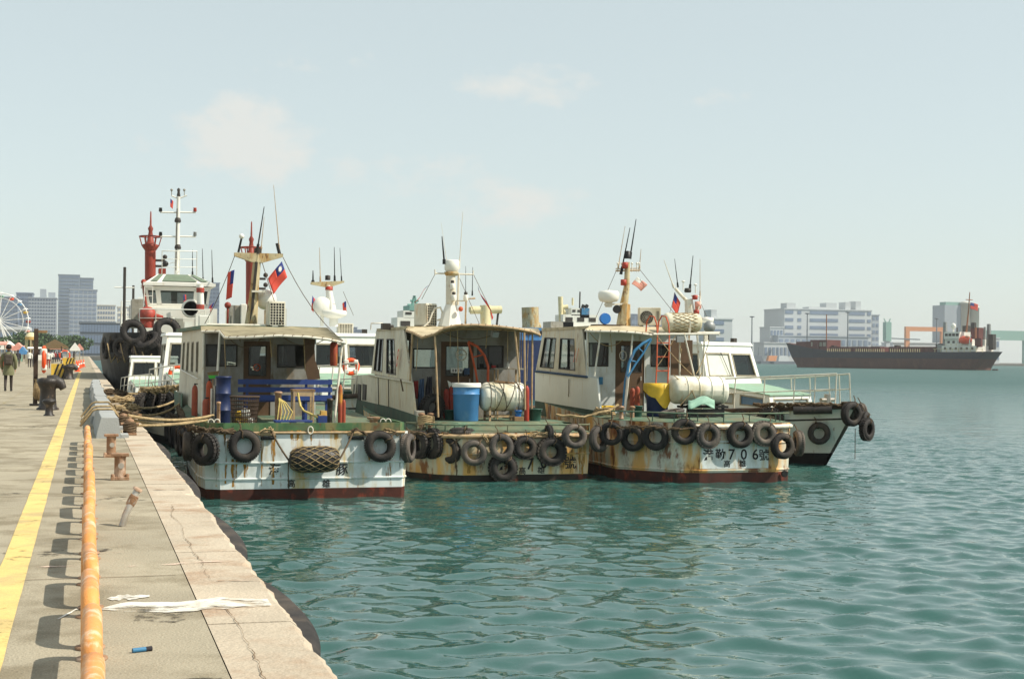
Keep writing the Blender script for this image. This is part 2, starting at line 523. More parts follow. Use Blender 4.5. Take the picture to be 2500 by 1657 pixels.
xs = np.array(list(axis([(1.0, 30.0, 0.08)])) + geo_axis(30.1, 3600.0, 0.10, 1.024))
ys = np.array([-200, -60, -10, 0.0] + list(axis([(3.0, 56.0, 0.085)])) + geo_axis(56.1, 3600.0, 0.11, 1.024))
XX, YY = np.meshgrid(xs, ys)
ZZ = np.zeros_like(XX)
rng = np.random.RandomState(5)
SP = np.maximum(np.gradient(xs)[None, :] * np.ones_like(XX), np.gradient(ys)[:, None] * np.ones_like(XX))
for i in range(72):
    lam = 0.24 * (1.034 ** i)
    th = rad(240) + rng.normal(0, 0.85)
    k = 2 * math.pi / lam
    amp = 0.0082 * lam ** 1.05 * rng.uniform(0.4, 1.3) * (1.0 if lam < .62 else (.62 / lam) ** 1.15)
    fade = np.clip((lam / SP - 3.0) / 2.5, 0, 1)
    arg = k * (XX * math.cos(th) + YY * math.sin(th)) + rng.uniform(0, 6.28)
    ZZ += amp * fade * (np.cos(arg) + 0.25 * np.cos(2 * arg))
# patches of wind: calmer and rougher water, calm in the lee of the hulls
patch = 0.85 + 0.22 * np.sin(XX * 0.21 + 1.3 * np.sin(YY * 0.11)) * np.sin(YY * 0.17 + 0.8)
lee = np.clip(1 - 0.35 * np.exp(-((YY - 31) / 9.0) ** 2) * (XX < 19), 0.5, 1)
ZZ *= patch * lee
V = np.stack([XX, YY, ZZ], -1).reshape(-1, 3)
nr, nc = XX.shape
idx = np.arange(nr * nc).reshape(nr, nc)
Fq = np.stack([idx[:-1, :-1], idx[:-1, 1:], idx[1:, 1:], idx[1:, :-1]], -1).reshape(-1, 4)
me = bpy.data.meshes.new('water')
me.vertices.add(len(V)); me.vertices.foreach_set('co', V.ravel())
me.loops.add(Fq.size); me.loops.foreach_set('vertex_index', Fq.ravel().astype(np.int32))
me.polygons.add(len(Fq)); me.polygons.foreach_set('loop_start', np.arange(0, Fq.size, 4, dtype=np.int32))
me.polygons.foreach_set('use_smooth', np.ones(len(Fq), bool))
me.update(); me.validate()
me.materials.append(water_material())
water = bpy.data.objects.new('water', me); COL.objects.link(water); struct(water)

# --- quay: a long concrete apron with a kerb of separate blocks at the water's edge
QZ = 1.6
q = MB()
q.box2((-160, -40, -2.0), (0.66, 620, QZ))
quay = struct(q.build('quay', M['concrete']))
# quay wall below the kerb blocks
w = MB(); w.box2((0.66, -40, -2.0), (1.06, 620, 0.95))
w.build('quay_wall', M['quaywall'], quay)
# kerb blocks, chipped along the water side
yb = -6.0
rnd = random.Random(3)
while yb < 130:
    ln = 2.85 + rnd.uniform(-0.1, 0.1)
    y0, y1 = yb + 0.012, yb + ln - 0.012
    step = 0.07 if yb < 40 else 0.5
    n = int((y1 - y0) / step)
    edge = []
    for i in range(n + 1):
        y = y0 + (y1 - y0) * i / n
        c = mnoise.noise((y * 0.9, 3.1, 0)) * 0.035 + mnoise.noise((y * 4.3, 7.1, 0)) * 0.02 + mnoise.noise((y * 13, 1.1, 0)) * 0.012
        chip = max(0, mnoise.noise((y * 1.7, 55.0, 2)) - 0.28) * 0.30
        edge.append((1.17 + c - chip, y, chip))
    dz = rnd.uniform(-0.002, 0.002)
    zt = QZ + 0.004 + dz
    b = MB()
    # inner strip, sloping shoulder, outer face
    rows = [[(0.665, y, zt) for (x, y, ch) in edge],
            [(0.9, y, zt + mnoise.noise((y * 3, 0.9, 4)) * 0.004) for (x, y, ch) in edge],
            [(x - 0.055 - ch * 0.3, y, zt - 0.002) for (x, y, ch) in edge],
            [(x - 0.015, y, zt - 0.03 - ch * 0.4 - abs(mnoise.noise((y * 9, 2, 1))) * 0.02) for (x, y, ch) in edge],
            [(x, y, zt - 0.09 - ch * 0.6) for (x, y, ch) in edge],
            [(x - 0.03, y, 0.95) for (x, y, ch) in edge]]
    b.grid(rows, sm=False)
    for e in (0, -1):
        b.add([r[e] for r in rows] + [(0.665, edge[e][1], 0.95)], [tuple(range(len(rows) + 1)) if e == 0 else tuple(range(len(rows) + 1))[::-1]])
    b.build('kerb_block', M['kerb'], quay)
    yb += ln
kb = MB(); kb.box2((0.665, yb, 0.95), (1.17, 600, QZ + 0.004)); kb.build('kerb_run', M['kerb'], quay)
# joint between apron and kerb, slab joints and cracks
def ribbon(pts, wfun, z):
    rows = [[], []]
    for i, (x, y) in enumerate(pts):
        if i < len(pts) - 1: dx, dy = pts[i + 1][0] - x, pts[i + 1][1] - y
        l = math.hypot(dx, dy) or 1
        wv = wfun(i / max(1, len(pts) - 1)) / 2
        rows[0].append((x - dy / l * wv, y + dx / l * wv, z)); rows[1].append((x + dy / l * wv, y - dx / l * wv, z))
    return rows
cr = MB()
for y in [9.9, 15.6, 21.3, 27.0, 32.7, 38.4, 44.1, 55, 66, 77, 88]:
    cr.grid(ribbon([(x, y + mnoise.noise((x * 2, y, 0)) * 0.02) for x in np.arange(-12, 0.66, 0.15)], lambda t: 0.012, QZ + 0.004), sm=False)
cr.build('slab_joint', M['joint'], quay)
for k, pts in enumerate([[(0.80 + mnoise.noise((y * 1.3, 0, 9)) * 0.05 + mnoise.noise((y * 7.3, 0, 9)) * 0.02 + mnoise.noise((y * 21, 0, 9)) * 0.012, y) for y in np.arange(9.6, 14.4, 0.03)],
                         [(0.82 + mnoise.noise((y * 1.1, 4, 9)) * 0.06 + mnoise.noise((y * 8.1, 4, 9)) * 0.02 + mnoise.noise((y * 23, 4, 9)) * 0.012, y) for y in np.arange(6.2, 8.6, 0.03)],
                         [(-2.2 + x, 14.0 + mnoise.noise((x * 3, 1, 1)) * 0.1) for x in np.arange(0, 1.6, 0.07)]]):
    c = MB(); c.grid(ribbon(pts, lambda t: 0.0015 + 0.005 * abs(math.sin(t * 17 + 1)) * abs(math.sin(t * 5)), QZ + 0.0105), sm=False); c.build('crack', M['joint'], quay)
# rusty scars where fittings were cut off the kerb
for (u, v, l, wd) in [(415, 1196, .34, .06), (250, 1352, .3, .012), (410, 1137, .18, .03), (600, 1420, .22, .02), (520, 1275, .3, .012), (560, 1420, .16, .02), (505, 1262, .25, .014)]:
    p = atz(u, v, QZ)
    pts = [(p.x - l / 2 + l * i / 8, p.y + mnoise.noise((i, u, 0)) * 0.03) for i in range(9)]
    c = MB(); c.grid(ribbon(pts, lambda t: wd * (0.6 + 0.4 * math.sin(t * 9 + u)), QZ + 0.0135), sm=False); c.build('rust_stain', M['rustysteel'], quay)
# painted lines and spills, thin sheets on the apron
def sheet(name, pts, z, m):
    s = MB(); s.add([(x, y, z) for x, y in pts], [tuple(range(len(pts)))]); return s.build(name, m, quay)
nY = [3 + i * 0.4 for i in range(300)]
le = [(-0.555 + mnoise.noise((y * 1.3, 8, 0)) * 0.006, y) for y in nY]; re = [(-0.368 + mnoise.noise((y * 1.3, 18, 0)) * 0.006, y) for y in nY]
s = MB(); s.grid([[(x, y, QZ + 0.0045) for x, y in le], [(x, y, QZ + 0.0045) for x, y in re]], sm=False)
s.build('painted_line', M['yellowline'], quay)
s = MB(); s.grid([[(-2.35, y, QZ + 0.0045) for y in nY], [(-2.25, y, QZ + 0.0045) for y in nY]], sm=False)
s.build('painted_line', M['yellowfaint'], quay)
def spill(name, p0, p1, w0, m, z, seed):
    n = 40
    L_, R_ = [], []
    for i in range(n + 1):
        t = i / n
        x = p0[0] + (p1[0] - p0[0]) * t; y = p0[1] + (p1[1] - p0[1]) * t + mnoise.noise((t * 4, seed, 0)) * 0.06
        wv = w0 * (0.35 + 0.65 * abs(math.sin(t * 2.6 + 0.5))) * (1 + mnoise.noise((t * 9, seed, 5)) * 0.5) * min(1, 8 * (t + 0.02)) 
        zz = QZ + .0055 if x < .655 else QZ + .0115
        if x < 1.09: L_.append((x, y - wv / 2, zz)); R_.append((x, y + wv / 2, zz))
    s = MB(); s.grid([L_, R_], sm=False); s.build(name, m, quay)
a, b = atz(245, 1487, QZ), atz(728, 1470, QZ)
spill('paint_spill', a, b, 0.36, M['whitespill'], QZ + 0.0165, 1)
a, b = atz(262, 1462, QZ), atz(365, 1455, QZ)
spill('paint_spill', a, b, 0.16, M['whitespill'], QZ + 0.006, 2)
a, b = atz(85, 1385, QZ), atz(590, 1373, QZ)
spill('paint_spill', a, b, 0.13, M['pinkspill'], QZ + 0.0160, 3)
a, b = atz(215, 1083, QZ), atz(330, 1083, QZ)
spill('paint_spill', a, b, 0.10, M['pinkspill'], QZ + 0.006, 4)
a, b = atz(140, 1512, QZ), atz(205, 1480, QZ)
spill('paint_spill', a, b, 0.05, M['whitespill'], QZ + 0.006, 6)

for i, (x, y, l, w_) in enumerate(((-.2, 11.2, .7, .5), (.42, 8.4, .4, .5), (-1.4, 16, 1.2, .9), (.35, 15.2, .5, .5), (-2.0, 24, 1.6, 1.4), (-.9, 30, 1.0, 1.6), (.4, 6.6, .4, .35), (-1.0, 9.4, .6, .6), (-3.2, 40, 2, 2.5), (-1.1, 55, 1.5, 3))):
    pts_ = [(x + math.cos(a) * l * .5 * (1 + .35 * math.sin(3 * a + i)), y + math.sin(a) * w_ * .5 * (1 + .3 * math.cos(2 * a + i))) for a in [2 * math.pi * k / 20 for k in range(20)]]
    sheet('oil_stain', [(px, py) for px, py in pts_ if px < .65], QZ + .0031, M['oilstain'])
# --- black rubber fenders bolted along the quay wall
names = ['nearest black rubber fender bulging from the quay wall by the white paint spill', 'second black rubber fender bulging from the quay wall',
         'third black rubber fender on the quay wall, beside the stern with the net bag', 'fourth black rubber fender under the quay edge, beside the tyre row']
for (y0, y1), lb in zip([(8.0, 11.2), (11.9, 16.0), (17.0, 22.4), (23.6, 29.0)], names):
    n = 18
    out = [(1.16 + 0.28 * (math.sin(math.pi * i / n) ** 0.4), y0 + (y1 - y0) * i / n) for i in range(n + 1)]
    f = MB()
    rows = [[(1.06, y, 1.40) for x, y in out], [(x - 0.05, y, 1.40) for x, y in out], [(x, y, 1.35) for x, y in out], [(x, y, 0.45) for x, y in out], [(1.06, y, 0.40) for x, y in out]]
    f.grid(rows, sm=True)
    r = thing('rubber_fender', lb, 'fender', (1.06, (y0 + y1) / 2, 0.4), group='rubber fenders along the quay wall')
    f.build('fender_body', M['rubber'], r)
    for yy in (y0 + 0.25, y1 - 0.25):
        bl = MB(); bl.cyl((1.12, yy, 1.39), (1.12, yy, 1.43), 0.035, n=8); bl.build('bolt', M['rustysteel'], r)

# ================================================================== shared pieces
M_('white_hull', (222, 227, 225), 0.55, var=0.10, scale=1.2, rust=0.40, rustc=(150, 96, 30), rustc2=(206, 170, 84), streak=6, rscale=1.5, dirt=0.25, dirtc=(170, 172, 160), bump=0.12, bscale=6)
M_('cream_hull', (206, 200, 176), 0.6, var=0.12, scale=1.2, rust=0.62, rustc=(134, 76, 26), rustc2=(222, 160, 56), streak=5, rscale=1.2, dirt=0.22, dirtc=(160, 148, 112), bump=0.15, bscale=7)
M_('rusty_hull', (208, 206, 190), 0.6, var=0.12, scale=1.2, rust=0.86, rustc=(122, 64, 22), rustc2=(218, 154, 46), streak=4, rscale=0.9, dirt=0.25, dirtc=(150, 132, 92), bump=0.18, bscale=7)
M_('clean_hull', (222, 222, 212), 0.5, var=0.07, scale=1.2, rust=0.16, rustc=(140, 96, 50), rustc2=(200, 176, 130), streak=7, rscale=1.3, dirt=0.15, dirtc=(170, 168, 156))
M_('boot_red', (76, 34, 22), 0.7, var=0.4, scale=3, rust=0.3, rustc=(56, 34, 22), rustc2=(140, 58, 34), streak=2, dirt=0.4, dirtc=(44, 34, 26))
M_('boot_dark', (46, 38, 30), 0.75, var=0.4, scale=3, rust=0.3, rustc=(84, 44, 24), rustc2=(120, 56, 34), streak=2, dirt=0.4, dirtc=(34, 32, 26))
M_('boot_black', (26, 24, 22), 0.6, var=0.3, scale=3)
M_('deck_green', (86, 112, 92), 0.8, var=0.3, scale=3, dirt=0.62, dirtc=(110, 104, 80), rust=0.3, rustc=(96, 62, 36), rustc2=(126, 140, 112), streak=1.5, bump=0.2)
M_('coaming_green', (74, 110, 70), 0.7, var=0.3, scale=4, rust=0.55, rustc=(100, 66, 34), rustc2=(132, 118, 76), streak=3, rscale=1.8, dirt=0.3)
M_('base_green', (62, 82, 68), 0.75, var=0.2, scale=3, dirt=0.35, dirtc=(76, 76, 62), rust=0.2, rustc=(84, 66, 44), rustc2=(92, 96, 80), streak=4)
M_('cabin_cream', (206, 198, 176), 0.6, var=0.08, scale=1.5, rust=0.34, rustc=(146, 104, 50), rustc2=(196, 168, 112), streak=8, rscale=2.2, dirt=0.25, dirtc=(168, 158, 134))
M_('cabin_white', (206, 210, 208), 0.6, var=0.08, scale=1.5, rust=0.22, rustc=(140, 104, 62), rustc2=(186, 172, 140), streak=8, rscale=2.2, dirt=0.25, dirtc=(160, 158, 146))
M_('cabin_grimy_shade', (150, 148, 142), 0.7, var=0.15, scale=1.5, rust=0.3, rustc=(92, 68, 44), rustc2=(140, 118, 88), streak=6, rscale=2.0, dirt=0.55, dirtc=(104, 90, 72))  # real grime, with canopy shade also put into the darker wall colour
M_('cabin_bright', (232, 232, 224), 0.5, var=0.05, scale=1.5, rust=0.12, rustc=(170, 130, 80), rustc2=(214, 200, 170), streak=8, rscale=2.0)
M_('door_brown', (94, 70, 48), 0.7, var=0.2, scale=4, dirt=0.4, dirtc=(84, 66, 50))
M_('frame_dark', (52, 46, 40), 0.6, var=0.3, scale=6)
M_('frame_grey', (150, 142, 122), 0.6, var=0.25, scale=6, dirt=0.3)
M_('canvas', (150, 140, 112), 0.9, var=0.2, scale=3, dirt=0.5, dirtc=(104, 96, 74), bump=0.3, bscale=14)
M_('canvas_light', (190, 176, 146), 0.9, var=0.18, scale=3, dirt=0.4, dirtc=(140, 128, 100), bump=0.3, bscale=14)
M_('pipe_white', (214, 208, 192), 0.5, var=0.12, scale=7, rust=0.25, rustc=(150, 96, 48), rustc2=(196, 170, 130), streak=2, rscale=4)
M_('pipe_rust', (176, 150, 116), 0.7, var=0.25, scale=7, rust=0.5, rustc=(116, 70, 36), rustc2=(190, 156, 110), streak=2, rscale=4)
M_('mast_rust', (186, 172, 136), 0.7, var=0.2, scale=5, rust=0.6, rustc=(96, 60, 32), rustc2=(176, 128, 56), streak=3, rscale=2.2)
M_('black', (24, 23, 22), 0.5, var=0.2)
M_('ink', (34, 32, 34), 0.7, var=0.25, scale=12)
M_('ink_red', (196, 92, 60), 0.7, var=0.2, scale=12)
M_('blue_bench', (44, 66, 128), 0.55, var=0.14, scale=5, dirt=0.2, dirtc=(70, 76, 100))
M_('blue_drum', (72, 132, 186), 0.42, var=0.16, scale=3, dirt=0.4, dirtc=(120, 160, 190), spec=0.5)
M_('blue_dark', (32, 46, 86), 0.5, var=0.2, scale=4)
M_('blue_bright', (40, 110, 186), 0.45, var=0.12, scale=4)
M_('blue_paint', (58, 120, 160), 0.6, var=0.2, scale=5, rust=0.2)
M_('tank_white', (228, 224, 208), 0.45, var=0.06, scale=2, dirt=0.35, dirtc=(186, 174, 140), rust=0.1, streak=3)
M_('net_white', (216, 210, 186), 0.9, var=0.12, scale=8, dirt=0.3, dirtc=(170, 158, 120))
M_('red', (166, 58, 42), 0.55, var=0.25, scale=7, dirt=0.4, dirtc=(104, 58, 46))
M_('red_oxide', (150, 66, 44), 0.65, var=0.2, scale=5, rust=0.3, streak=3)
M_('orange_rust', (190, 86, 50), 0.7, var=0.2, scale=6)
M_('yellow', (222, 180, 50), 0.55, var=0.15, scale=5, dirt=0.3, dirtc=(150, 120, 60))
M_('tarp_green', (140, 178, 158), 0.7, var=0.2, scale=5)
M_('bucket_green', (48, 86, 74), 0.55, var=0.15)
M_('grey_box', (150, 146, 134), 0.6, var=0.15, scale=4, dirt=0.3)
M_('grey_metal', (140, 142, 140), 0.5, metal=0.3, var=0.15)
M_('ac_white', (214, 208, 190), 0.5, var=0.08, scale=3, dirt=0.3, dirtc=(170, 156, 124), rust=0.15)
M_('hay', (120, 100, 70), 0.9, var=0.3, scale=9)
M_('cloth_dark', (52, 50, 56), 0.9, var=0.3, scale=6)
M_('cloth_red', (150, 54, 50), 0.9, var=0.2)
M_('cloth_blue', (64, 84, 110), 0.9, var=0.3, scale=8)
M_('flag_red', (200, 74, 58), 0.8, var=0.08)
M_('flag_blue', (44, 56, 120), 0.8, var=0.08)
M_('flag_white', (230, 228, 220), 0.8, var=0.05)
M_('flag_faded', (214, 150, 134), 0.8, var=0.1)
M_('green_bright', (70, 170, 60), 0.7, var=0.15)
M_('straw', (196, 160, 90), 0.9, var=0.3, scale=10)
GL = glass_mat('window_glass', (0.72, 0.78, 0.76), 0.72)
GLD = glass_mat('dark_glass', (0.30, 0.34, 0.32), 0.40)

def atx(u, v, X):
    d = ray(u, v)
    return CAMPOS + d * (X / d.x)

ORD = ['first', 'second', 'third', 'fourth', 'fifth', 'sixth', 'seventh', 'eighth', 'ninth', 'tenth', 'eleventh', 'twelfth', 'thirteenth', 'fourteenth', 'fifteenth', 'sixteenth', 'seventeenth', 'eighteenth', 'nineteenth', 'twentieth']

def text_obj(name, s, size, mat, parent, center, right, up, bold=0.0, sx=1.0):
    """lettering as a thin sheet: centre, right and up are world vectors"""
    cu = bpy.data.curves.new('t', 'FONT')
    cu.body = s; cu.size = size; cu.align_x = 'CENTER'; cu.align_y = 'CENTER'
    cu.offset = bold
    cu.resolution_u = 3
    tmp = bpy.data.objects.new('t', cu)
    COL.objects.link(tmp)
    dg = bpy.context.evaluated_depsgraph_get()
    me = bpy.data.meshes.new_from_object(tmp.evaluated_get(dg))
    bpy.data.objects.remove(tmp)
    me.name = name
    right = Vector(right).normalized(); up = Vector(up).normalized()
    inv = Matrix.Identity(4) if LOCAL[0] else root_matrix(parent).inverted()
    c = Vector(center)
    for v in me.vertices:
        v.co = inv @ (c + right * v.co.x * sx + up * v.co.y)
    me.materials.clear(); me.materials.append(mat)
    o = bpy.data.objects.new(name, me); COL.objects.link(o)
    o.parent = parent
    return o

# ---- tyres used as fenders: local axis along Y, centre at the origin
def tyre_mesh(R, w, rin, knobby):
    t = MB()
    h = w / 2
    s = R - rin
    prof = [(rin, -h * .62), (rin + s * .18, -h * .92), (rin + s * .5, -h), (rin + s * .82, -h * .88), (R - .004, -h * .6), (R, 0), (R - .004, h * .6),
            (rin + s * .82, h * .88), (rin + s * .5, h), (rin + s * .18, h * .92), (rin, h * .62), (rin + s * .45, h * .5), (rin + s * .7, 0), (rin + s * .45, -h * .5)]
    t.lathe(prof, n=28, axis='y', closed=True)
    n = 26 if knobby else 40
    for k in range(n):
        a = 2 * math.pi * k / n
        for sgn in (-1, 1):
            aa = a + (0.5 * math.pi / n if sgn > 0 else 0)
            c, s_ = math.cos(aa), math.sin(aa)
            rr = R + (0.006 if knobby else 0.001)
            t.box((c * rr, sgn * h * .42, s_ * rr), (0.05 if knobby else .02, h * (.62 if knobby else .34), (.062 if knobby else .036) * R / .32), ry=-aa)
    return t

TY = {}
TYG = 'old tyres hung as fenders'
def make_tyre(kind):
    R, w, rin, kn, m = {'car': (.325, .2, .165, False, 'rubber'), 'dry': (.335, .21, .175, False, 'rubber_dry'), 'knob': (.335, .23, .155, True, 'rubber'),
                        'knobdry': (.335, .23, .16, True, 'rubber_dry'), 'big': (.72, .5, .36, True, 'rubber'), 'small': (.27, .18, .15, False, 'rubber')}[kind]
    o = tyre_mesh(R, w, rin, kn).build('tyre', M[m])
    tag(o, 'tyre', 'tyre', TYG)
    r = MB()
    pts = [(math.sin(a) * (w / 2 + .02) * 1.0, 0, 0) for a in [0]]
    loop = []
    for i in range(12):
        a = 2 * math.pi * i / 12
        loop.append((0.02 * math.sin(3 * a), math.cos(a) * (w / 2 + .022), (R + rin) / 2 + math.sin(a) * ((R - rin) / 2 + .022)))
    r.tube(loop, .014, 6, closed=True)
    r.tube([(0, 0, R + .01), (.02, .04, R + .1), (-.01, .1, R + .2)], .014, 6)
    r.build('hanging_rope', M['rope_dark'], o, local=True)
    return o

def tyre(kind, loc, rz, label, tilt=0.0, lean=0.0, sc=1.0):
    hsh = math.sin(loc[0] * 12.9 + loc[1] * 78.2) * 43758.5; hsh -= math.floor(hsh)
    tilt += (hsh - .5) * 1.2; s3 = (sc * (.94 + .12 * hsh), sc * (.9 + .2 * hsh), sc * (1.04 - .13 * hsh))
    if kind not in TY:
        TY[kind] = make_tyre(kind)
        t = TY[kind]
        t.location = loc; t.rotation_euler = (lean, tilt, rz)
        t['label'] = label
        t.scale = s3
        return t
    return copy_thing(TY[kind], loc, (lean, tilt, rz), label, s3)

def flat_tyre_rows(specs, phrase):
    for i, (kind, loc, rz, tilt, lean, sc) in enumerate(specs):
        tyre(kind, loc, rz, f'{ORD[i]} tyre from the left {phrase}', tilt, lean, sc)

# ---- hull
class Hull:
    def __init__(s, cx, cy, rows, L, zd, zb, flare=0.10, rake=1.0):
        s.cx, s.cy, s.rows, s.L, s.zd, s.zb, s.flare, s.rake = cx, cy, rows, L, zd, zb, flare, rake
    def sheer(s, y):
        return (s.zb - s.zd) * max(0.0, y / s.L) ** 2.2
    def pt(s, side, i, f):
        """side -1/1, station i, f = height 0 (waterline) .. 1 (deck)"""
        y, xl, xr = s.rows[i]
        x = xl if side < 0 else xr
        k = 1 - s.flare * (1 - f) * (0.3 + 0.7 * (y / s.L))
        yy = y - s.rake * (1 - f) * max(0, y / s.L) ** 5
        return Vector((s.cx + x * k, s.cy + yy, f * (s.zd + s.sheer(y))))
    def path(s, f, out=0.0):
        n = len(s.rows)
        P = [s.pt(-1, i, f) + Vector((-out, 0, 0)) for i in range(n - 1, -1, -1)] + [s.pt(1, i, f) + Vector((out, 0, 0)) for i in range(n)]
        for p in P[n - 1:n + 1]: p.y -= out
        return P
    def skin(s, fs):
        b = MB()
        rings = []
        for f in fs:
            rings.append(s.path(f))
        b.grid(rings, sm=False)
        return b
    def build(s, root, m_top, m_boot, m_deck, fboot=0.16, strakes=(0.3, 0.52), m_strake=None, deck_drop=0.0):
        h = s.skin([fboot, 0.3, 0.45, 0.6, 0.8, 1.0]).build('hull', m_top, root)
        b = s.skin([-0.35, 0.0, fboot - .001]).build('boot_topping', m_boot, root)
        d = MB()
        n = len(s.rows)
        rows = []
        for i in range(n):
            a, c = s.pt(-1, i, 1.0), s.pt(1, i, 1.0)
            a.z -= deck_drop; c.z -= deck_drop
            rows.append([a.lerp(c, t) + Vector((0, 0, 0.03 * math.sin(math.pi * t))) for t in (0, .25, .5, .75, 1)])
        d.grid(rows, sm=False)
        d.build('deck', m_deck, root)
        for f in strakes:
            st = MB(); st.tube(s.path(f, 0.004), 0.026, 6, sm=False); st.build('rub_strake', m_strake or m_top, root)
        return h

def window(root, P, hole, depth=0.05, fm='frame_dark', gm=None, fw=0.035, parent=None, proud=0.012, name='window'):
    """P: the wall's four corners (p00,p10,p11,p01); frame round a hole and a pane in it"""
    p00, p10, p11, p01 = map(Vector, P)
    nrm = (p10 - p00).cross(p01 - p00).normalized()
    def Q(u, v): return (p00 * (1 - u) + p10 * u) * (1 - v) + (p01 * (1 - u) + p11 * u) * v
    a, b, c, d = Q(hole[0], hole[1]), Q(hole[2], hole[1]), Q(hole[2], hole[3]), Q(hole[0], hole[3])
    f = MB()
    for p, q_ in ((a, b), (b, c), (c, d), (d, a)):
        dr = (q_ - p).normalized()
        side = nrm.cross(dr)
        p2, q2 = p - dr * fw * .5, q_ + dr * fw * .5
        lo, hi = -side * fw * .5, side * fw * .5
        f.hexa([p2 + lo - nrm * depth * .6, q2 + lo - nrm * depth * .6, q2 + hi - nrm * depth * .6, p2 + hi - nrm * depth * .6,
                p2 + lo + nrm * proud, q2 + lo + nrm * proud, q2 + hi + nrm * proud, p2 + hi + nrm * proud])
    fo = f.build(name, M[fm], parent or root)
    g = MB(); k = nrm * depth * .5
    g.add([a - k, b - k, c - k, d - k], [(0, 1, 2, 3)])
    g.build('pane', gm or GL, fo)
    return fo, (a, b, c, d, nrm)

def spinner(fo, win, cx=.6, cy=.5, r=.14):
    """round clear-view screen on a pane"""
    a, b, c, d, n = win
    p = (a * (1 - cx) + b * cx) * (1 - cy) + (d * (1 - cx) + c * cx) * cy + n * .012
    e1 = (b - a).normalized(); e2 = n.cross(e1)
    m = MB()
    m.tube([p + e1 * math.cos(t) * r + e2 * math.sin(t) * r for t in [2 * math.pi * i / 20 for i in range(20)]], .016, 6, closed=True)
    m.cyl(p, p + n * .03, .045, n=10)
    m.bar(p - e1 * r, p + e1 * r, .014)
    m.build('clear_view_screen', M['pipe_white'], fo)

def wall_part(root, name, P, holes, m, th=.05):
    b = MB(); b.panel(*P, holes=holes, th=th)
    return b.build(name, m, root)

def flag(label, top, vec_hoist, vec_fly, faded=False, furl=0.0, sun=True):
    """flag of red field, blue canton and white sun: top corner, hoist (down) and fly vectors"""
    top, h, f = Vector(top), Vector(vec_hoist), Vector(vec_fly)
    n = f.cross(h).normalized()
    r = thing('flag', label, 'flag', tuple(top), group='flags flying from the masts')
    def S(u, v):
        wv = math.sin(u * 5 + v * 2) * .05 * f.length
        fl = f * u * (1 - furl * v * .6)
        return top + h * v + fl + n * wv + Vector((0, 0, -.12 * u * u * f.length))
    def patch(u0, u1, v0, v1, k, name, m, par=None):
        b = MB()
        b.grid([[S(u0 + (u1 - u0) * i / k, v0 + (v1 - v0) * j / k) for i in range(k + 1)] for j in range(k + 1)], sm=True, thick=0)
        o = b.build(name, m, r)
        md = o.modifiers.new('cloth', 'SOLIDIFY'); md.thickness = .008; md.offset = 0
        return o
    red = M['flag_faded'] if faded else M['flag_red']
    patch(.5, 1, 0, .5, 6, 'field', red)
    patch(0, 1, .5, 1, 8, 'field', red)
    patch(0, .5, 0, .5, 6, 'canton', M['flag_white'] if faded else M['flag_blue'])
    if sun:
        for sgn in (-1, 1):
            b = MB()
            c = S(.25, .25) + n * .02 * sgn
            k = min(h.length, f.length) * .5
            e1, e2 = f.normalized(), h.normalized()
            ring = []
            for i in range(24):
                a = 2 * math.pi * i / 24
                rr = k * (.36 if i % 2 == 0 else .2)
                ring.append(c + e1 * math.cos(a) * rr + e2 * math.sin(a) * rr)
            b.add([c] + ring, [(0, i + 1, (i + 1) % 24 + 1) for i in range(24)])
            b.build('sun_emblem', M['flag_white'], r)
    return r

def whip(root, a, b, r=.018, m='black', name='antenna'):
    a, b = Vector(a), Vector(b)
    t = MB()
    t.tube([a, a.lerp(b, .5), b], [r, r * .8, r * .45], 6)
    t.cyl(a - (b - a).normalized() * .02, a + (b - a).normalized() * min(.35, (b - a).length * .15), r * 2.0, r * 1.6, 8)
    t.build(name, M[m], root)

def ac_unit(label, x0, z0, x1, z1, Y, depth=.32, fan=True, rz=0.0):
    w, h = x1 - x0, z1 - z0
    r = thing('air_conditioner', label, 'air conditioner', ((x0 + x1) / 2, Y, z0), rz, 'air conditioner units on the cabin roofs')
    b = MB(); b.box((0, depth / 2, h / 2 + .03), (w, depth, h - .03)); b.build('case', M['ac_white'], r, local=True, bevel=.015)
    f = MB()
    for s in (-1, 1): f.box((s * w * .36, depth / 2, .02), (.06, depth * 1.05, .05))
    f.build('foot', M['frame_dark'], r, local=True)
    if fan:
        d = MB(); d.lathe([(h * .36, 0), (h * .36, -.012), (.001, -.012)], (-w * .16, 0, h * .5), 24, 'y'); d.build('fan_opening', M['black'], r, local=True)
        g = MB()
        for k in range(1, 5): g.tube([(-w * .16 + math.cos(t) * h * .085 * k, -.018, h * .5 + math.sin(t) * h * .085 * k) for t in [2 * math.pi * i / 20 for i in range(20)]], .006, 4, closed=True)
        for k in range(8):
            a = math.pi * k / 8
            g.bar((-w * .16 - math.cos(a) * h * .35, -.02, h * .5 - math.sin(a) * h * .35), (-w * .16 + math.cos(a) * h * .35, -.02, h * .5 + math.sin(a) * h * .35), .006)
        g.build('fan_grille', M['grey_box'], r, local=True)
        s_ = MB(); s_.box((w * .36, -.004, h * .6), (w * .12, .01, h * .5)); s_.build('control_cover', M['grey_box'], r, local=True)
    else:
        d = MB(); d.box((0, -.004, h * .52), (w * .86, .012, h * .86)); d.build('coil_face', M['black'], r, local=True)
        g = MB()
        nx, nz = 5, 8
        for i in range(nx + 1): g.box((-w * .43 + w * .86 * i / nx, -.02, h * .52), (.015, .02, h * .86))
        for j in range(nz + 1): g.box((0, -.021, h * .09 + h * .86 * j / nz), (w * .88, .022, .014))
        g.build('coil_grille', M['ac_white'], r, local=True)
    return r

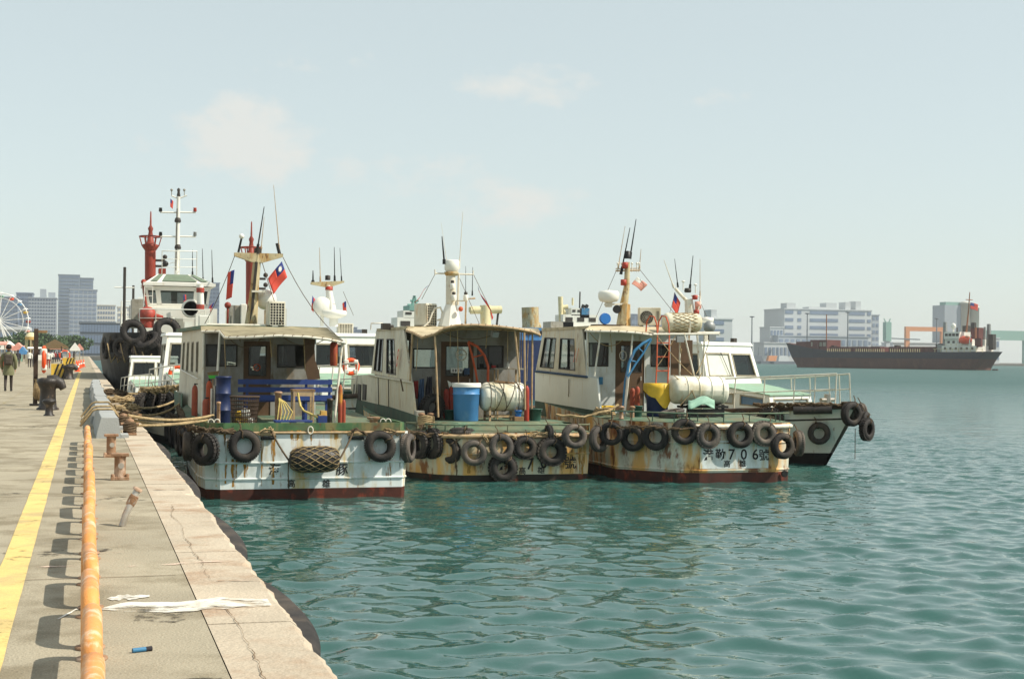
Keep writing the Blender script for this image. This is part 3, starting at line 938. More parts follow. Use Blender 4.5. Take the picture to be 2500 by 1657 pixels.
def drum(name, label, cat, c, r, h, m, lid=None, taper=.92, group=None, ribs=(.33, .66)):
    t = thing(name, label, cat, tuple(c), group=group)
    b = MB()
    prof = [(r * taper * .96, 0), (r * taper, .02)]
    for q_ in ribs:
        rr = r * (taper + (1 - taper) * q_)
        prof += [(rr, h * q_ - .02), (rr + .014, h * q_ - .008), (rr + .014, h * q_ + .008), (rr, h * q_ + .02)]
    prof += [(r, h - .05), (r + .018, h - .04), (r + .018, h), (r - .012, h), (r - .02, h - .25), (.001, h - .25)]
    b.lathe(prof, n=28); b.build('body', m, t, local=True)
    if lid:
        l = MB(); l.lathe([(r + .025, h - .03), (r + .03, h + .012), (r * .9, h + .03), (.001, h + .035)], n=28); l.build('lid', lid, t, local=True)
    return t

def canister(label, a, b, r, m, name='life_raft_canister', cat='life raft', bands=(.2, .5, .8), group='white raft canisters'):
    """horizontal drum with domed ends lying between a and b"""
    a, b = Vector(a), Vector(b)
    mid = (a + b) / 2
    t = thing(name, label, cat, (mid.x, mid.y, mid.z - r), group=group)
    L = (b - a).length; d = (b - a).normalized()
    up = Vector((0, 0, 1)); sd = d.cross(up).normalized()
    N = 24
    prof = [(.001, 0), (.35, .012), (.62, .045), (.82, .10), (.94, .18), (1.0, .28)]
    ring = [(p[1] * r * 1.6, p[0] * r) for p in prof]
    ring += [(L - h, rr) for h, rr in ring[::-1]]
    g = []
    for (h, rr) in ring:
        g.append([a + d * h + (sd * math.cos(2 * math.pi * j / N) + up * math.sin(2 * math.pi * j / N)) * rr for j in range(N + 1)])
    body = MB(); body.grid(g, sm=True)
    bo = body.build('shell', m, t)
    for q_ in bands:
        k = MB()
        c = a + d * L * q_
        k.tube([c + (sd * math.cos(x) + up * math.sin(x)) * (r + .004) for x in [2 * math.pi * i / 24 for i in range(24)]], .016, 6, closed=True)
        k.build('rib', m, t)
    return t, a, d, L, sd, up

M_('rustrun', (168, 120, 40), 0.75, var=0.25, scale=4)
M_('rustrun_dark', (104, 60, 26), 0.8, var=0.25, scale=4)
worn('rustrun', .5, 9, 9); worn('rustrun_dark', .42, 9, 9)
def rust_run(root, u, v0, v1, w, Y, m='rustrun'):
    """rust that has run down the plating from a fitting"""
    a, b = at(u, v0, Y), at(u, v1, Y)
    n = 8
    L_ = [Vector((a.x - w / 2 * (1 - .6 * i / n) + .012 * math.sin(i * 1.3 + u), Y, a.z + (b.z - a.z) * i / n)) for i in range(n + 1)]
    R_ = [Vector((a.x + w / 2 * (1 - .6 * i / n) + .012 * math.sin(i * 1.7 + u), Y, a.z + (b.z - a.z) * i / n)) for i in range(n + 1)]
    k = MB(); k.grid([L_, R_], sm=False); k.build('rust_run', M[m], root)

# ================================================================== BOAT 1: white stern with two big characters, beside the quay
HB1 = Hull(4.62, 30.85, [(0, -1.9, 2.15), (.22, -2.2, 2.27), (1.0, -2.3, 2.3), (4, -2.3, 2.3), (7.5, -2.2, 2.2), (10, -1.75, 1.75), (12, -.85, .85), (13, -.06, .06)], 13.0, 1.44, 2.15)
b1 = thing('work_boat', 'white rust-streaked work boat with a net bag on its stern, moored nearest the quay', 'boat', (4.62, 30.85, 0), group='work boats moored stern to stern')
HB1.build(b1, M['white_hull'], M['boot_red'], M['deck_green'], fboot=.15, strakes=(.30, .54))
def coaming(root, H, z0, z1, stations, inset, m, w=.06):
    P = [H.pt(-1, i, 1.0) + Vector((inset, 0, 0)) for i in range(stations, -1, -1)] + [H.pt(1, i, 1.0) + Vector((-inset, 0, 0)) for i in range(stations + 1)]
    n = stations + 1
    for p in P[n - 1:n + 1]: p.y += .05
    for p in (P[n - 1], P[n]): p.y = P[n - 1].y
    c = MB()
    for a, b in zip(P, P[1:]):
        a = Vector((a.x, a.y, (z0 + z1) / 2)); b = Vector((b.x, b.y, (z0 + z1) / 2))
        d = (b - a).normalized() * .02
        c.bar(a - d, b + d, w, z1 - z0)
    return c.build('coaming', m, root)
coaming(b1, HB1, 1.43, 1.63, 3, .12, M['coaming_green'])
# rusty rail edge over the name plate
e = MB(); e.tube([HB1.pt(-1, 0, 1.0) + Vector((0, -.02, -.02)), HB1.pt(1, 0, 1.0) + Vector((0, -.02, -.02))], .03, 6); e.build('gunwale', M['pipe_rust'], b1)
# fairleads at the stern
for (u0, u1) in ((634, 672), (848, 892)):
    x0, z0, x1, z1 = rect(u0, 1053, u1, 1074, 30.83)
    f = MB(); f.box(((x0 + x1) / 2, 30.82, (z0 + z1) / 2 + .05), (x1 - x0, .06, .10)); f.build('fairlead', M['pipe_rust'], b1, bevel=.02)
    f = MB(); f.box(((x0 + x1) / 2, 30.81, (z0 + z1) / 2 - .05), (x1 - x0 - .04, .05, .07)); f.build('fairlead_slot', M['black'], b1, bevel=.02)
sr = MB(); c = at(758, 1050, 30.8)
sr.tube([c + Vector((math.cos(t) * .055, 0, math.sin(t) * .08)) for t in [2 * math.pi * i / 14 for i in range(14)]], .014, 6, closed=True); sr.build('lifting_ring', M['pipe_white'], b1)
for ch, u, v, sz in (('海', 671, 1147, .27), ('豚', 835, 1147, .27), ('高', 711, 1181, .185), ('雄', 797, 1181, .185)):
    text_obj('lettering', ch, sz, M['ink'], b1, at(u, v, 30.842), (1, 0, 0), (0, 0, 1), bold=sz * .014)
# cabin
Y1 = 36.0
def q4(u0, v0, u1, v1, Y):
    x0, z0, x1, z1 = rect(u0, v0, u1, v1, Y)
    return (x0, Y, z0), (x1, Y, z0), (x1, Y, z1), (x0, Y, z1)
xl, _, xr, zt1 = rect(496, 800, 772, 900, Y1)
zt1 = 3.72; zf1 = 1.44
PR = ((xl, Y1, zf1), (xr, Y1, zf1), (xr, Y1, zt1), (xl, Y1, zt1))
def frac(P, u0, v0, u1, v1, Y):
    x0, z0, x1, z1 = rect(u0, v0, u1, v1, Y)
    w_, h_ = P[1][0] - P[0][0], P[3][2] - P[0][2]
    return ((x0 - P[0][0]) / w_, (z0 - P[0][2]) / h_, (x1 - P[0][0]) / w_, (z1 - P[0][2]) / h_)
h1 = frac(PR, 504, 842, 578, 893, Y1); h2 = frac(PR, 678, 843, 752, 896, Y1)
hd = frac(PR, 594, 833, 661, 1012, Y1); hd = (hd[0], 0.02, hd[2], hd[3])
wall_part(b1, 'rear_wall', PR, [h1, h2, hd], M['cabin_grimy_shade'])
window(b1, PR, h1); window(b1, PR, h2)
def door(root, P, h, wf, m='door_brown', handle=True):
    p00, p10, p11, p01 = map(Vector, P)
    def Q(u, v): return (p00 * (1 - u) + p10 * u) * (1 - v) + (p01 * (1 - u) + p11 * u) * v
    D = (Q(h[0], h[1]), Q(h[2], h[1]), Q(h[2], h[3]), Q(h[0], h[3]))
    n = (D[1] - D[0]).cross(D[3] - D[0]).normalized()
    D = tuple(p - n * .02 for p in D)
    b = MB(); b.panel(*D, holes=[wf], th=.04)
    d = b.build('door', M[m], root)
    window(root, D, wf, parent=d, fm='frame_dark', name='door_window', fw=.025, proud=.008)
    if handle:
        hp = D[1].lerp(D[0], .12).lerp(D[2].lerp(D[3], .12), .47) + n * .03
        k = MB(); k.bar(hp + Vector((0, 0, -.06)), hp + Vector((0, 0, .06)), .03); k.build('handle', M['galv'], d)
    return d
dr1 = door(b1, PR, hd, (.2, .56, .82, .94))
x0, z0, x1, z1 = rect(618, 889, 636, 904, Y1)
rg = MB(); rg.tube([Vector(((x0 + x1) / 2 + math.cos(t) * .08, Y1 - .012, (z0 + z1) / 2 + math.sin(t) * .08)) for t in [2 * math.pi * i / 18 for i in range(18)]], .012, 5, closed=True)
rg.bar((x0 + .03, Y1 - .012, z0 + .03), (x1 - .03, Y1 - .012, z1 - .03), .012)
rg.build('round_sign', M['ink_red'], dr1)
# side walls: port wall runs forward, narrowing; ventilated by four tall slots
pf = atx(452, 1000, xl - .12)
PL = (Vector((xl - .25, 41.8, zf1)), Vector((xl, Y1, zf1)), Vector((xl, Y1, zt1)), Vector((xl - .15, 41.8, zt1 + .02)))
slots = [(.10 + .21 * i, .52, .10 + .21 * i + .085, .86) for i in range(4)]
wall_part(b1, 'port_wall', PL, slots, M['cabin_cream'])
for s_ in slots: window(b1, PL, s_, gm=GLD, fm='frame_grey', fw=.03)
PS = (Vector((xr, Y1, zf1)), Vector((xr - .1, 41.8, zf1)), Vector((xr - .1, 41.8, zt1)), Vector((xr, Y1, zt1)))
sl2 = [(.12, .5, .42, .86), (.55, .5, .9, .86)]
wall_part(b1, 'starboard_wall', PS, sl2, M['cabin_white'])
for s_ in sl2: window(b1, PS, s_)
PF = (Vector((xr - .1, 41.8, zf1)), Vector((xl - .2, 41.8, zf1)), Vector((xl - .15, 41.8, zt1)), Vector((xr - .1, 41.8, zt1)))
sl3 = [(.06, .52, .32, .88), (.37, .52, .63, .88), (.68, .52, .94, .88)]
wall_part(b1, 'front_wall', PF, sl3, M['cabin_white'])
for s_ in sl3: window(b1, PF, s_)
rf = MB(); rf.hexa([(xl - .3, 42.0, zt1), (xr, 42.0, zt1), (xr + .05, Y1 - .05, zt1), (xl - .06, Y1 - .05, zt1), (xl - .3, 42.0, zt1 + .09), (xr, 42.0, zt1 + .09), (xr + .05, Y1 - .05, zt1 + .09), (xl - .06, Y1 - .05, zt1 + .09)])
rf.v = rf.v; roof1 = rf.build('roof', M['deck_green'], b1)
# raised foredeck seen past the port wall
fd = MB(); fd.box2((HB1.cx - 2.15, 39.2, 1.5), (xl - .28, 42.6, 2.02)); fd.build('raised_foredeck', M['deck_green'], b1)
# canopy over the after deck
def canopy(root, aft, fore, m, sag=.03, pipe='pipe_white', name='canopy', lash=True, pr=.03):
    rows = []
    K = 6
    for k in range(K + 1):
        t = k / K
        rows.append([Vector(f).lerp(Vector(a), t) - Vector((0, 0, sag * math.sin(math.pi * t) + .012 * math.sin(i * 2.1 + k))) for i, (f, a) in enumerate(zip(fore, aft))])
    c = MB(); c.grid(rows, sm=True, thick=.025)
    co = c.build(name, m, root)
    p = MB(); p.tube([Vector(a) + Vector((0, -.02, -.015)) for a in aft], pr, 8); p.build('edge_pipe', M[pipe], co)
    if lash:
        L = MB()
        for i in range(len(aft) - 1):
            a, b = Vector(aft[i]), Vector(aft[i + 1])
            nn = max(1, int((b - a).length / .17))
            for j in range(nn):
                p0 = a.lerp(b, (j + .5) / nn); dr_ = (b - a).normalized()
                L.tube([p0 + Vector((0, -.055, -.02)) - dr_ * .02, p0 + Vector((0, -.03, .03)), p0 + Vector((0, .06, .02)) + dr_ * .05], .008, 4)
        L.build('lashing', M['rope_dark'], co)['kind'] = 'stuff'
    return co
aft1 = [at(u, v, Y) for u, v, Y in ((492, 808, 34.4), (537, 808, 34.2), (549, 823, 33.0), (610, 822, 32.6), (680, 818, 32.5), (750, 821, 32.5), (800, 827, 32.5), (844, 836, 32.6))]
fore1 = [Vector((a.x * .0 + (xl - .06) + (xr + .35 - xl) * i / 7, Y1 + .1, zt1 + .095)) for i, a in enumerate(aft1)]
canopy(b1, aft1, fore1, M['canvas'])
for (u0, v0, u1, v1, Y, Yb) in ((537, 812, 523, 1020, 33.9, 33.4), (836, 836, 815, 1025, 32.7, 32.3), (497, 812, 494, 1012, 34.4, 34.3)):
    p = MB(); top = at(u0, v0, Y); bt = at(u1, v1, Yb); bt.z = 1.44
    p.tube([top, bt], .028, 8); p.build('canopy_post', M['pipe_white'], b1)
# curved brown wind panel at the starboard end of the cabin wall
wp = [at(u, v, 35.2) for u, v in ((742, 826), (770, 827), (768, 850), (770, 880), (779, 905), (782, 925), (752, 928), (745, 900))]
w_ = MB(); w_.extr(wp, (0, .03, 0)); w_.build('wind_panel', M['door_brown'], b1)
# deck fittings that belong to the boat
def bollard_pair(root, c, m='rustysteel', r=.055, h=.33, gap=.3):
    for s_ in (-1, 1):
        b = MB(); b.lathe([(r * 1.3, 0), (r, .03), (r, h * .8), (r * 1.45, h * .84), (r * 1.45, h * .93), (r * .6, h)], Vector(c) + Vector((s_ * gap / 2, 0, 0)), 14)
        b.build('bitt', M[m], root)
def post(root, u0, v0, u1, v1, Y, m, name='post', zb=1.44, cap=1.25):
    x0, z0, x1, z1 = rect(u0, v0, u1, v1, Y)
    r = (x1 - x0) / 2
    b = MB(); b.lathe([(r, zb), (r, z1 - .06), (r * cap, z1 - .05), (r * cap, z1 - .01), (r * .7, z1)], ((x0 + x1) / 2, Y, 0), 16)
    return b.build(name, M[m], root)
post(b1, 529, 980, 538, 1024, 31.6, 'rustysteel', 'capstan_post')
post(b1, 671, 955, 687, 1026, 32.0, 'rustysteel', 'capstan_post')
post(b1, 799, 972, 812, 1026, 31.7, 'ironblack', 'bitt')
for u in (445, 462): pass
# small drum winch and cleats on the starboard quarter
c = at(912, 1020, 31.9); c.z = 1.44
wd = MB(); wd.lathe([(.16, 0), (.16, .03), (.09, .06), (.09, .2), (.15, .23), (.15, .27)], c, 18); wd.build('drum_winch', M['rustysteel'], b1)
for u in (515, 530, 935, 948):
    k = MB(); c = at(u, 1020, 31.2); c.z = 1.63
    k.tube([c + Vector((math.cos(t) * .06, 0, math.sin(t) * .07)) for t in [math.pi * i / 8 for i in range(9)]], .012, 6); k.build('eye', M['pipe_white'], b1)
# handrail along port cabin wall
p = MB(); p.tube([at(446, 902, 41.0) + Vector((-.05, 0, 0)), at(488, 925, 35.8) + Vector((-.05, 0, 0))], .022, 8); p.build('handrail', M['pipe_white'], b1)
# roof gear: mast, crossarm, lamps
ym = 37.6
def T(u, v): return at(u, v, ym)
mst = MB()
base, top = T(612, 800), T(629, 620)
mst.tube([base, base.lerp(top, .5), top], [.17, .115, .1], 8, sm=False)
mast1 = mst.build('mast', M['mast_rust'], b1)
st = MB(); st.bar(T(612, 800) + Vector((-.02, -.12, 0)), T(625, 640) + Vector((0, -.11, 0)), .07, .05); st.build('cable_run', M['frame_dark'], mast1)
ca = MB()
ca.add([T(572, 617), T(690, 620), T(690, 628), T(640, 640), T(618, 640), T(572, 624)], [(0, 1, 2, 3, 4, 5)])
ca2 = MB(); pts = [T(572, 617), T(690, 620), T(690, 628), T(640, 642), T(615, 640), T(572, 625)]
ca2.extr([p + Vector((0, -.09, 0)) for p in pts[::-1]], (0, .18, 0)); ca2.build('crossarm', M['mast_rust'], mast1)
lm = MB(); lm.cyl(T(629, 622), T(630, 607), .1, .1, 10); lm.build('masthead_lamp', M['frame_dark'], mast1)
brk = MB(); brk.box(T(625, 712) + Vector((.05, -.1, 0)), (.35, .2, .05)); brk.build('lamp_bracket', M['pipe_white'], mast1)
whip(b1, T(628, 612), T(645, 505), .022); whip(b1, T(637, 612), T(645, 530), .012, 'pipe_rust'); whip(b1, T(683, 622), T(668, 452), .013, 'pipe_rust')
for (a, b_, r_) in (((683, 622), (676, 594), .045), ((582, 616), (590, 580), .03)):
    k = MB(); k.cyl(T(*a), T(*b_), r_, r_ * .9, 8); k.build('antenna_base', M['black'], mast1)
k = MB(); k.ball(T(590, 577), .07, 10, 6); k.build('dome_antenna', M['white'], mast1)
# searchlight drum
sl_ = MB(); c = T(645, 730) + Vector((.08, .25, 0)); sl_.lathe([(.001, -.2), (.2, -.18), (.27, -.05), (.27, .15), (.22, .2), (.001, .21)], c, 20, 'y'); s1 = sl_.build('searchlight', M['white'], b1)
k = MB(); k.bar(c + Vector((0, 0, -.28)), Vector((c.x, c.y, zt1 + .08)), .08); k.build('searchlight_stand', M['pipe_rust'], s1)
# grey locker and horn on the roof
for (u0, v0, u1, v1, Y, m, nm) in ((572, 745, 586, 792, 38.6, 'grey_box', 'vent_box'), (588, 742, 603, 764, 38.5, 'white', 'horn_box'), (486, 770, 513, 796, 38.8, 'white', 'roof_locker')):
    x0, z0, x1, z1 = rect(u0, v0, u1, v1, Y)
    k = MB(); k.box2((x0, Y, zt1 + .08), (x1, Y + .3, z1)); k.build(nm, M[m], b1, bevel=.02)
pts = [at(u, v, 37.0) for u, v in ((505, 798), (530, 795), (560, 800), (600, 797), (640, 793), (648, 798))]
k = MB(); k.tube([Vector((p.x, p.y, zt1 + .13)) for p in pts], .035, 8); k.build('roof_hose', M['pipe_white'], b1)
x0, z0, x1, z1 = rect(656, 737, 697, 797, 36.9)
ac_unit('box air conditioner with a square black grille on the roof of the net-bag boat', x0, zt1 + .09, x1, z1, 36.9, .45, fan=False, rz=rad(4))
# signal lights left on the roof
k = MB(); c = at(556, 745, 38.7); k.cyl((c.x, c.y, zt1), c, .03, n=8); k.ball(c, .09, 10, 6); k.build('deck_lamp', M['red'], b1)
flag('red flag with blue canton and white sun spread on the right of the rusty mast', T(688, 638), Vector((.14, 0, -.42)), Vector((-.36, -.08, -.40)))
flag('limp red flag hanging from the left arm of the rusty mast', T(573, 640) + Vector((0, 0, -.2)), Vector((-.06, 0, -.72)), Vector((-.17, .1, -.05)), furl=.3, sun=False)

# ---- loose things on the after deck of boat 1
DZ = 1.445
bn = thing('bench', 'blue slatted bench on the after deck of the net-bag boat', 'bench', (at(697, 1000, 34.2).x, 34.2, DZ))
x0, _, x1, _ = rect(581, 930, 811, 940, 34.2)
for (v0, v1) in ((926, 938), (945, 957), (964, 977)):
    z1_, z0_ = rect(690, v0, 700, v1, 34.2)[3], rect(690, v0, 700, v1, 34.2)[1]
    k = MB(); k.box2((x0, 34.18, z0_), (x1, 34.21, z1_)); k.build('back_slat', M['blue_bench'], bn)
sz = rect(690, 978, 700, 984, 34.2)[3]
for j in range(4):
    k = MB(); k.box2((x0, 34.26 + j * .11, sz - .03), (x1, 34.35 + j * .11, sz)); k.build('seat_slat', M['blue_bench'], bn)
zt_ = rect(690, 925, 700, 930, 34.2)[3]
for xx in (x0 + .22, (x0 + x1) / 2 + .5, x1 - .06):
    k = MB(); k.box2((xx - .03, 34.215, DZ), (xx + .03, 34.255, zt_)); k.build('back_post', M['blue_bench'], bn)
    k = MB(); k.box2((xx - .03, 34.62, DZ), (xx + .03, 34.68, sz - .032)); k.build('leg', M['blue_bench'], bn)
# lattice basket with fruit-coloured floats inside
x0, z0, x1, z1 = rect(562, 968, 632, 1026, 32.2)
bk = thing('basket', 'dark plastic lattice basket holding yellow and white floats', 'basket', ((x0 + x1) / 2, 32.2, DZ))
w2, hh = (x1 - x0) / 2, z1 - DZ
lat = MB()
nn = 36
for k_ in range(nn):
    a = 2 * math.pi * k_ / nn
    lat.bar((math.cos(a) * w2 * .82, math.sin(a) * w2 * .7, 0), (math.cos(a) * w2, math.sin(a) * w2 * .85, hh), .016)
for k_ in range(9):
    t = k_ / 8
    lat.tube([(math.cos(a) * w2 * (.82 + .18 * t), math.sin(a) * w2 * (.7 + .15 * t), hh * t) for a in [2 * math.pi * i / 28 for i in range(28)]], .012, 4, closed=True)
lat.build('lattice', M['wood_dark'], bk, local=True)
k = MB(); k.tube([(math.cos(a) * w2 * 1.01, math.sin(a) * w2 * .86, hh) for a in [2 * math.pi * i / 28 for i in range(28)]], .022, 6, closed=True); k.build('rim', M['wood_dark'], bk, local=True)
for i, (dx, dy, dz, r_, m) in enumerate(((-.12, 0, .3, .1, 'yellow'), (.02, -.02, .34, .12, 'white'), (-.03, .05, .17, .11, 'straw'), (.15, .03, .16, .1, 'flag_white'), (-.16, -.05, .14, .09, 'yellow'))):
    k = MB(); k.ball((0, 0, 0), r_, 12, 8); o = k.build('fishing_float', M[m], None)
    o.location = (bk.location.x + dx, 32.2 + dy, DZ + dz); tag(o, f'{["yellow", "large white", "tan", "small white", "lower yellow"][i]} float inside the dark lattice basket', 'float', 'floats in the basket')
# dark blue barrel and folded tarp
x0, z0, x1, z1 = rect(527, 918, 563, 1020, 32.9)
drum('barrel', 'dark blue plastic barrel under the canopy of the net-bag boat', 'barrel', ((x0 + x1) / 2, 32.9, DZ), (x1 - x0) / 2, z1 - DZ, M['blue_dark'], taper=1.0)
# cylinders
def cylinder(label, u0, v0, u1, v1, Y, m, zb=DZ, valve=True, cat='gas cylinder'):
    x0, z0, x1, z1 = rect(u0, v0, u1, v1, Y)
    r = (x1 - x0) / 2; h = z1 - zb
    t = thing('gas_cylinder', label, cat, ((x0 + x1) / 2, Y, zb), group='cylinders standing on the decks')
    b = MB(); b.lathe([(r * .9, 0), (r, .03), (r, h * .82), (r * .85, h * .9), (r * .45, h * .95), (r * .32, h * .96)], n=18); b.build('body', M[m], t, local=True)
    if valve:
        k = MB(); k.lathe([(r * .3, h * .955), (r * .3, h), (r * .1, h * 1.01)], n=10); k.bar((0, 0, h * .985), (r * .9, 0, h * .985), .03); k.build('valve', M['frame_dark'], t, local=True)
    return t
cylinder('red gas cylinder outside the port cabin wall of the net-bag boat', 468, 936, 483, 1003, 34.6, 'cable_red')
cylinder('short rusty orange cylinder with white cap by the capstan of the net-bag boat', 494, 970, 511, 1006, 33.2, 'cable_red')
cylinder('tall red-brown cylinder at the starboard rail of the net-bag boat', 825, 934, 836, 1026, 32.0, 'red_oxide')
cylinder('shorter red-brown cylinder beside the tall one at the starboard rail', 834, 972, 844, 1026, 32.2, 'red_oxide', valve=False)
cylinder('orange float-topped cylinder behind the white canopy post', 503, 925, 518, 990, 34.9, 'orange_rust')
cylinder('red and white cylinder lashed high on the starboard canopy post', 806, 830, 824, 900, 33.6, 'red_oxide', zb=at(815, 893, 33.6).z)
# rusty stool with hose
x0, z0, x1, z1 = rect(714, 946, 763, 1020, 32.6)
sto = thing('steel_stool', 'rusty steel stool with a hose on it, right of the capstan', 'stool', ((x0 + x1) / 2, 32.6, DZ))
w2, hh = (x1 - x0) / 2, z1 - DZ
k = MB(); k.box((0, 0, hh - .06), (2 * w2 + .06, .42, .05)); k.build('top', M['wood'], sto, local=True)
k = MB(); k.box((0, -.19, hh - .14), (2 * w2, .03, .1)); k.build('apron', M['pipe_rust'], sto, local=True)
for sx in (-1, 1):
    for sy in (-1, 1):
        k = MB(); k.box((sx * w2 * .95, sy * .19, (hh - .09) / 2), (.04, .04, hh - .09)); k.build('leg', M['pipe_rust'], sto, local=True)
def hose(name, label, cat, pts, r, m, group=None, n=6):
    b = MB(); b.tube(pts, r, n)
    o = b.build(name, m); return tag(o, label, cat, group)
hose('hose', 'pale hose dropping from the rusty stool to the deck', 'hose', [at(u, v, Y) for u, v, Y in ((727, 958, 32.3), (730, 975, 32.3), (733, 990, 32.2), (742, 1003, 32.0), (758, 1010, 31.9), (775, 1018, 31.8))], .026, M['rope_yellow'])
k = MB()
for j in range(5):
    a = at(683 + j * 3, 974, 31.85); b_ = at(683 + j * 7 - 6, 1026, 31.8)
    k.tube([at(681, 972, 31.9), a.lerp(b_, .15), a.lerp(b_, .6) + Vector((.03 * j, 0, 0)), b_], .014, 5)
tag(k.build('rope_coil', M['rope_yellow']), 'yellow rope looped over the capstan post', 'rope')
pal = thing('pallet', 'blue plastic tray pallet lying behind the stern coaming', 'pallet', (at(715, 1020, 31.5).x, 31.5, DZ))
x0, z0, x1, z1 = rect(676, 1016, 765, 1028, 31.5)
for j in range(5):
    k = MB(); k.box((0, -.22 + j * .11, .2), (x1 - x0, .08, .03)); k.build('deck_board', M['blue_bench'], pal, local=True)
for j in (-1, 0, 1):
    k = MB(); k.box((j * (x1 - x0) * .42, 0, .0925), (.09, .5, .185)); k.build('stringer', M['blue_bench'], pal, local=True)
# broom leaning on the post
br = thing('broom', 'broom with a green and brown head, upside down beside the barrel', 'broom', tuple(Vector((at(517, 1000, 33.6).x, 33.6, DZ))))
k = MB(); k.tube([Vector((at(517, 1000, 33.6).x, 33.6, DZ)), at(520, 920, 33.6)], .014, 6); k.build('stick', M['wood'], br)
k = MB(); k.extr([at(u, v, 33.55) for u, v in ((508, 916), (532, 916), (527, 923), (512, 924))], (0, .08, 0)); k.build('brush', M['green_bright'], br)
k = MB(); k.extr([at(u, v, 33.56) for u, v in ((506, 909), (535, 905), (532, 916), (508, 916))], (0, .06, 0)); k.build('bristles', M['hay'], br)
# vertical pipe bundle by the barrel
x0, z0, x1, z1 = rect(514, 945, 526, 1015, 33.0)
pb = thing('pipe_bundle', 'pair of grey pipes standing beside the dark blue barrel', 'pipes', ((x0 + x1) / 2, 33.0, DZ))
for dx in (-.03, .035):
    k = MB(); k.cyl((dx, 0, 0), (dx, 0, z1 - DZ + dx), .03, n=10); k.build('pipe', M['galv'], pb, local=True)
# crates and orange bits under the bench
x0, z0, x1, z1 = rect(775, 985, 800, 1020, 33.4)
cr_ = thing('crate', 'low blue and orange crate under the right end of the bench', 'crate', ((x0 + x1) / 2, 33.4, DZ))
k = MB(); k.box((0, 0, .12), (x1 - x0, .3, .24), taper=1.05); k.build('body', M['blue_bench'], cr_, local=True)
k = MB(); k.box((0, 0, .25), (x1 - x0 - .03, .27, .02)); k.box((.02, 0, .3), (.14, .2, .1)); k.build('contents', M['straw'], cr_, local=True)
# net bag fender on the stern
nb = thing('net_bag_fender', 'dark roped net bag fender slung across the stern between the big characters', 'fender', tuple(at(763, 1152, 30.5)))
A, B = at(704, 1122, 30.56), at(829, 1119, 30.56)
A.y = B.y = 30.52
d_ = (B - A); Lb = d_.length; d_.normalize()
prof = [(.03, 0), (.55, .03), (.82, .1), (.97, .22), (1.0, .4), (1.0, .6), (.96, .8), (.8, .92), (.5, .98), (.03, 1)]
RB = .27
rows = [[A + d_ * (h * Lb) + Vector((0, math.cos(t) * RB * r_, math.sin(t) * RB * r_ + mnoise.noise((h * 5, math.cos(t) * 2, math.sin(t) * 2)) * .02)) for t in [2 * math.pi * i / 22 for i in range(23)]] for r_, h in prof]
k = MB(); k.grid(rows, sm=True); k.build('bag', M['ironblack'], nb)
net = MB()
def onbag(h, t):
    r_ = np.interp(h, [p[1] for p in prof], [p[0] for p in prof])
    return A + d_ * (h * Lb) + Vector((0, math.cos(t) * (RB * r_ + .012), math.sin(t) * (RB * r_ + .012)))
for s_ in (-1, 1):
    for k_ in range(12):
        net.tube([onbag(.03 + .94 * i / 18, 2 * math.pi * k_ / 12 + s_ * 2.2 * i / 18) for i in range(19)], .009, 4)
net.build('net', M['rope'], nb)
for (p0, p1) in ((A, at(660, 1048, 30.78)), (B, at(866, 1046, 30.78))):
    k = MB(); k.tube(rope_pts(p0, p1, .03, 6), .022, 6); k.build('sling_rope', M['rope_dark'], nb)
k = MB(); k.tube([A, A + Vector((-.01, -.03, -.3)), A + Vector((.01, -.02, -.62))], .014, 5); k.build('loose_rope', M['rope_dark'], nb)
# tyres round boat 1
sp = []
for i in range(9):
    y = 40.2 - i * .98
    sp.append((('knob', 'car', 'dry')[i % 3], (2.19, y, 1.06 + .03 * math.sin(i * 2)), rad(90 + 7 * math.sin(i * 3)), .1 * math.sin(i), 0, 1.0))
for i, s_ in enumerate(sp):
    tyre(s_[0], s_[1], s_[2], f'{ORD[i]} tyre from the bow in the row squeezed between the quay and the net-bag boat', s_[3], s_[4], s_[5])
def tyre_at(kind, u, v, Y, rz, label, sc=1.0, tilt=0, lean=0):
    return tyre(kind, tuple(at(u, v, Y)), rad(-rz), label, tilt, lean, sc)
tyre_at('knob', 501, 1096, 30.72, 52, 'mud-caked tyre wrapping the port corner of the net-bag boat', .98)
tyre_at('car', 597, 1088, 30.72, 0, 'smooth black tyre flat on the white stern left of the net bag', 1.05)
tyre_at('car', 928, 1089, 30.72, 0, 'smooth black tyre flat on the white stern right of the net bag', 1.05, .6)
tyre_at('dry', 996, 1093, 30.95, -62, 'tyre edge-on at the starboard corner of the net-bag boat', 1.0)
# rope garland along the gunwale
def garland(name, label, pts, r, m, parent=None, seed=0, jit=.03, strands=3):
    g = MB(); rr = random.Random(seed)
    for s_ in range(strands):
        P = []
        for i in range(len(pts) - 1):
            a, b_ = Vector(pts[i]), Vector(pts[i + 1])
            nn = max(2, int((b_ - a).length / .09))
            P += [a.lerp(b_, j / nn) + Vector((rr.uniform(-jit, jit), rr.uniform(-jit, jit), rr.uniform(-jit, jit))) for j in range(nn)]
        g.tube(P, r, 5)
    o = g.build(name, m, parent)
    if parent is None: tag(o, label, 'rope', 'mooring ropes and lashings')
    return o
garland('rope_lashing', 'tangled rope lashing along the port gunwale of the net-bag boat', [HB1.pt(-1, i, 1.0) + Vector((-.08, -.05, .03)) for i in (4, 3, 2, 1, 0)] + [at(580, 1050, 30.75)], .028, M['rope_dark'], seed=2, jit=.06, strands=5)
garland('rope_lashing', 'knot of rope at the left fairlead of the net-bag boat', [at(628, 1060, 30.74), at(645, 1048, 30.72), at(660, 1045, 30.74), at(668, 1056, 30.74)], .018, M['rope'], seed=4, jit=.04, strands=4)
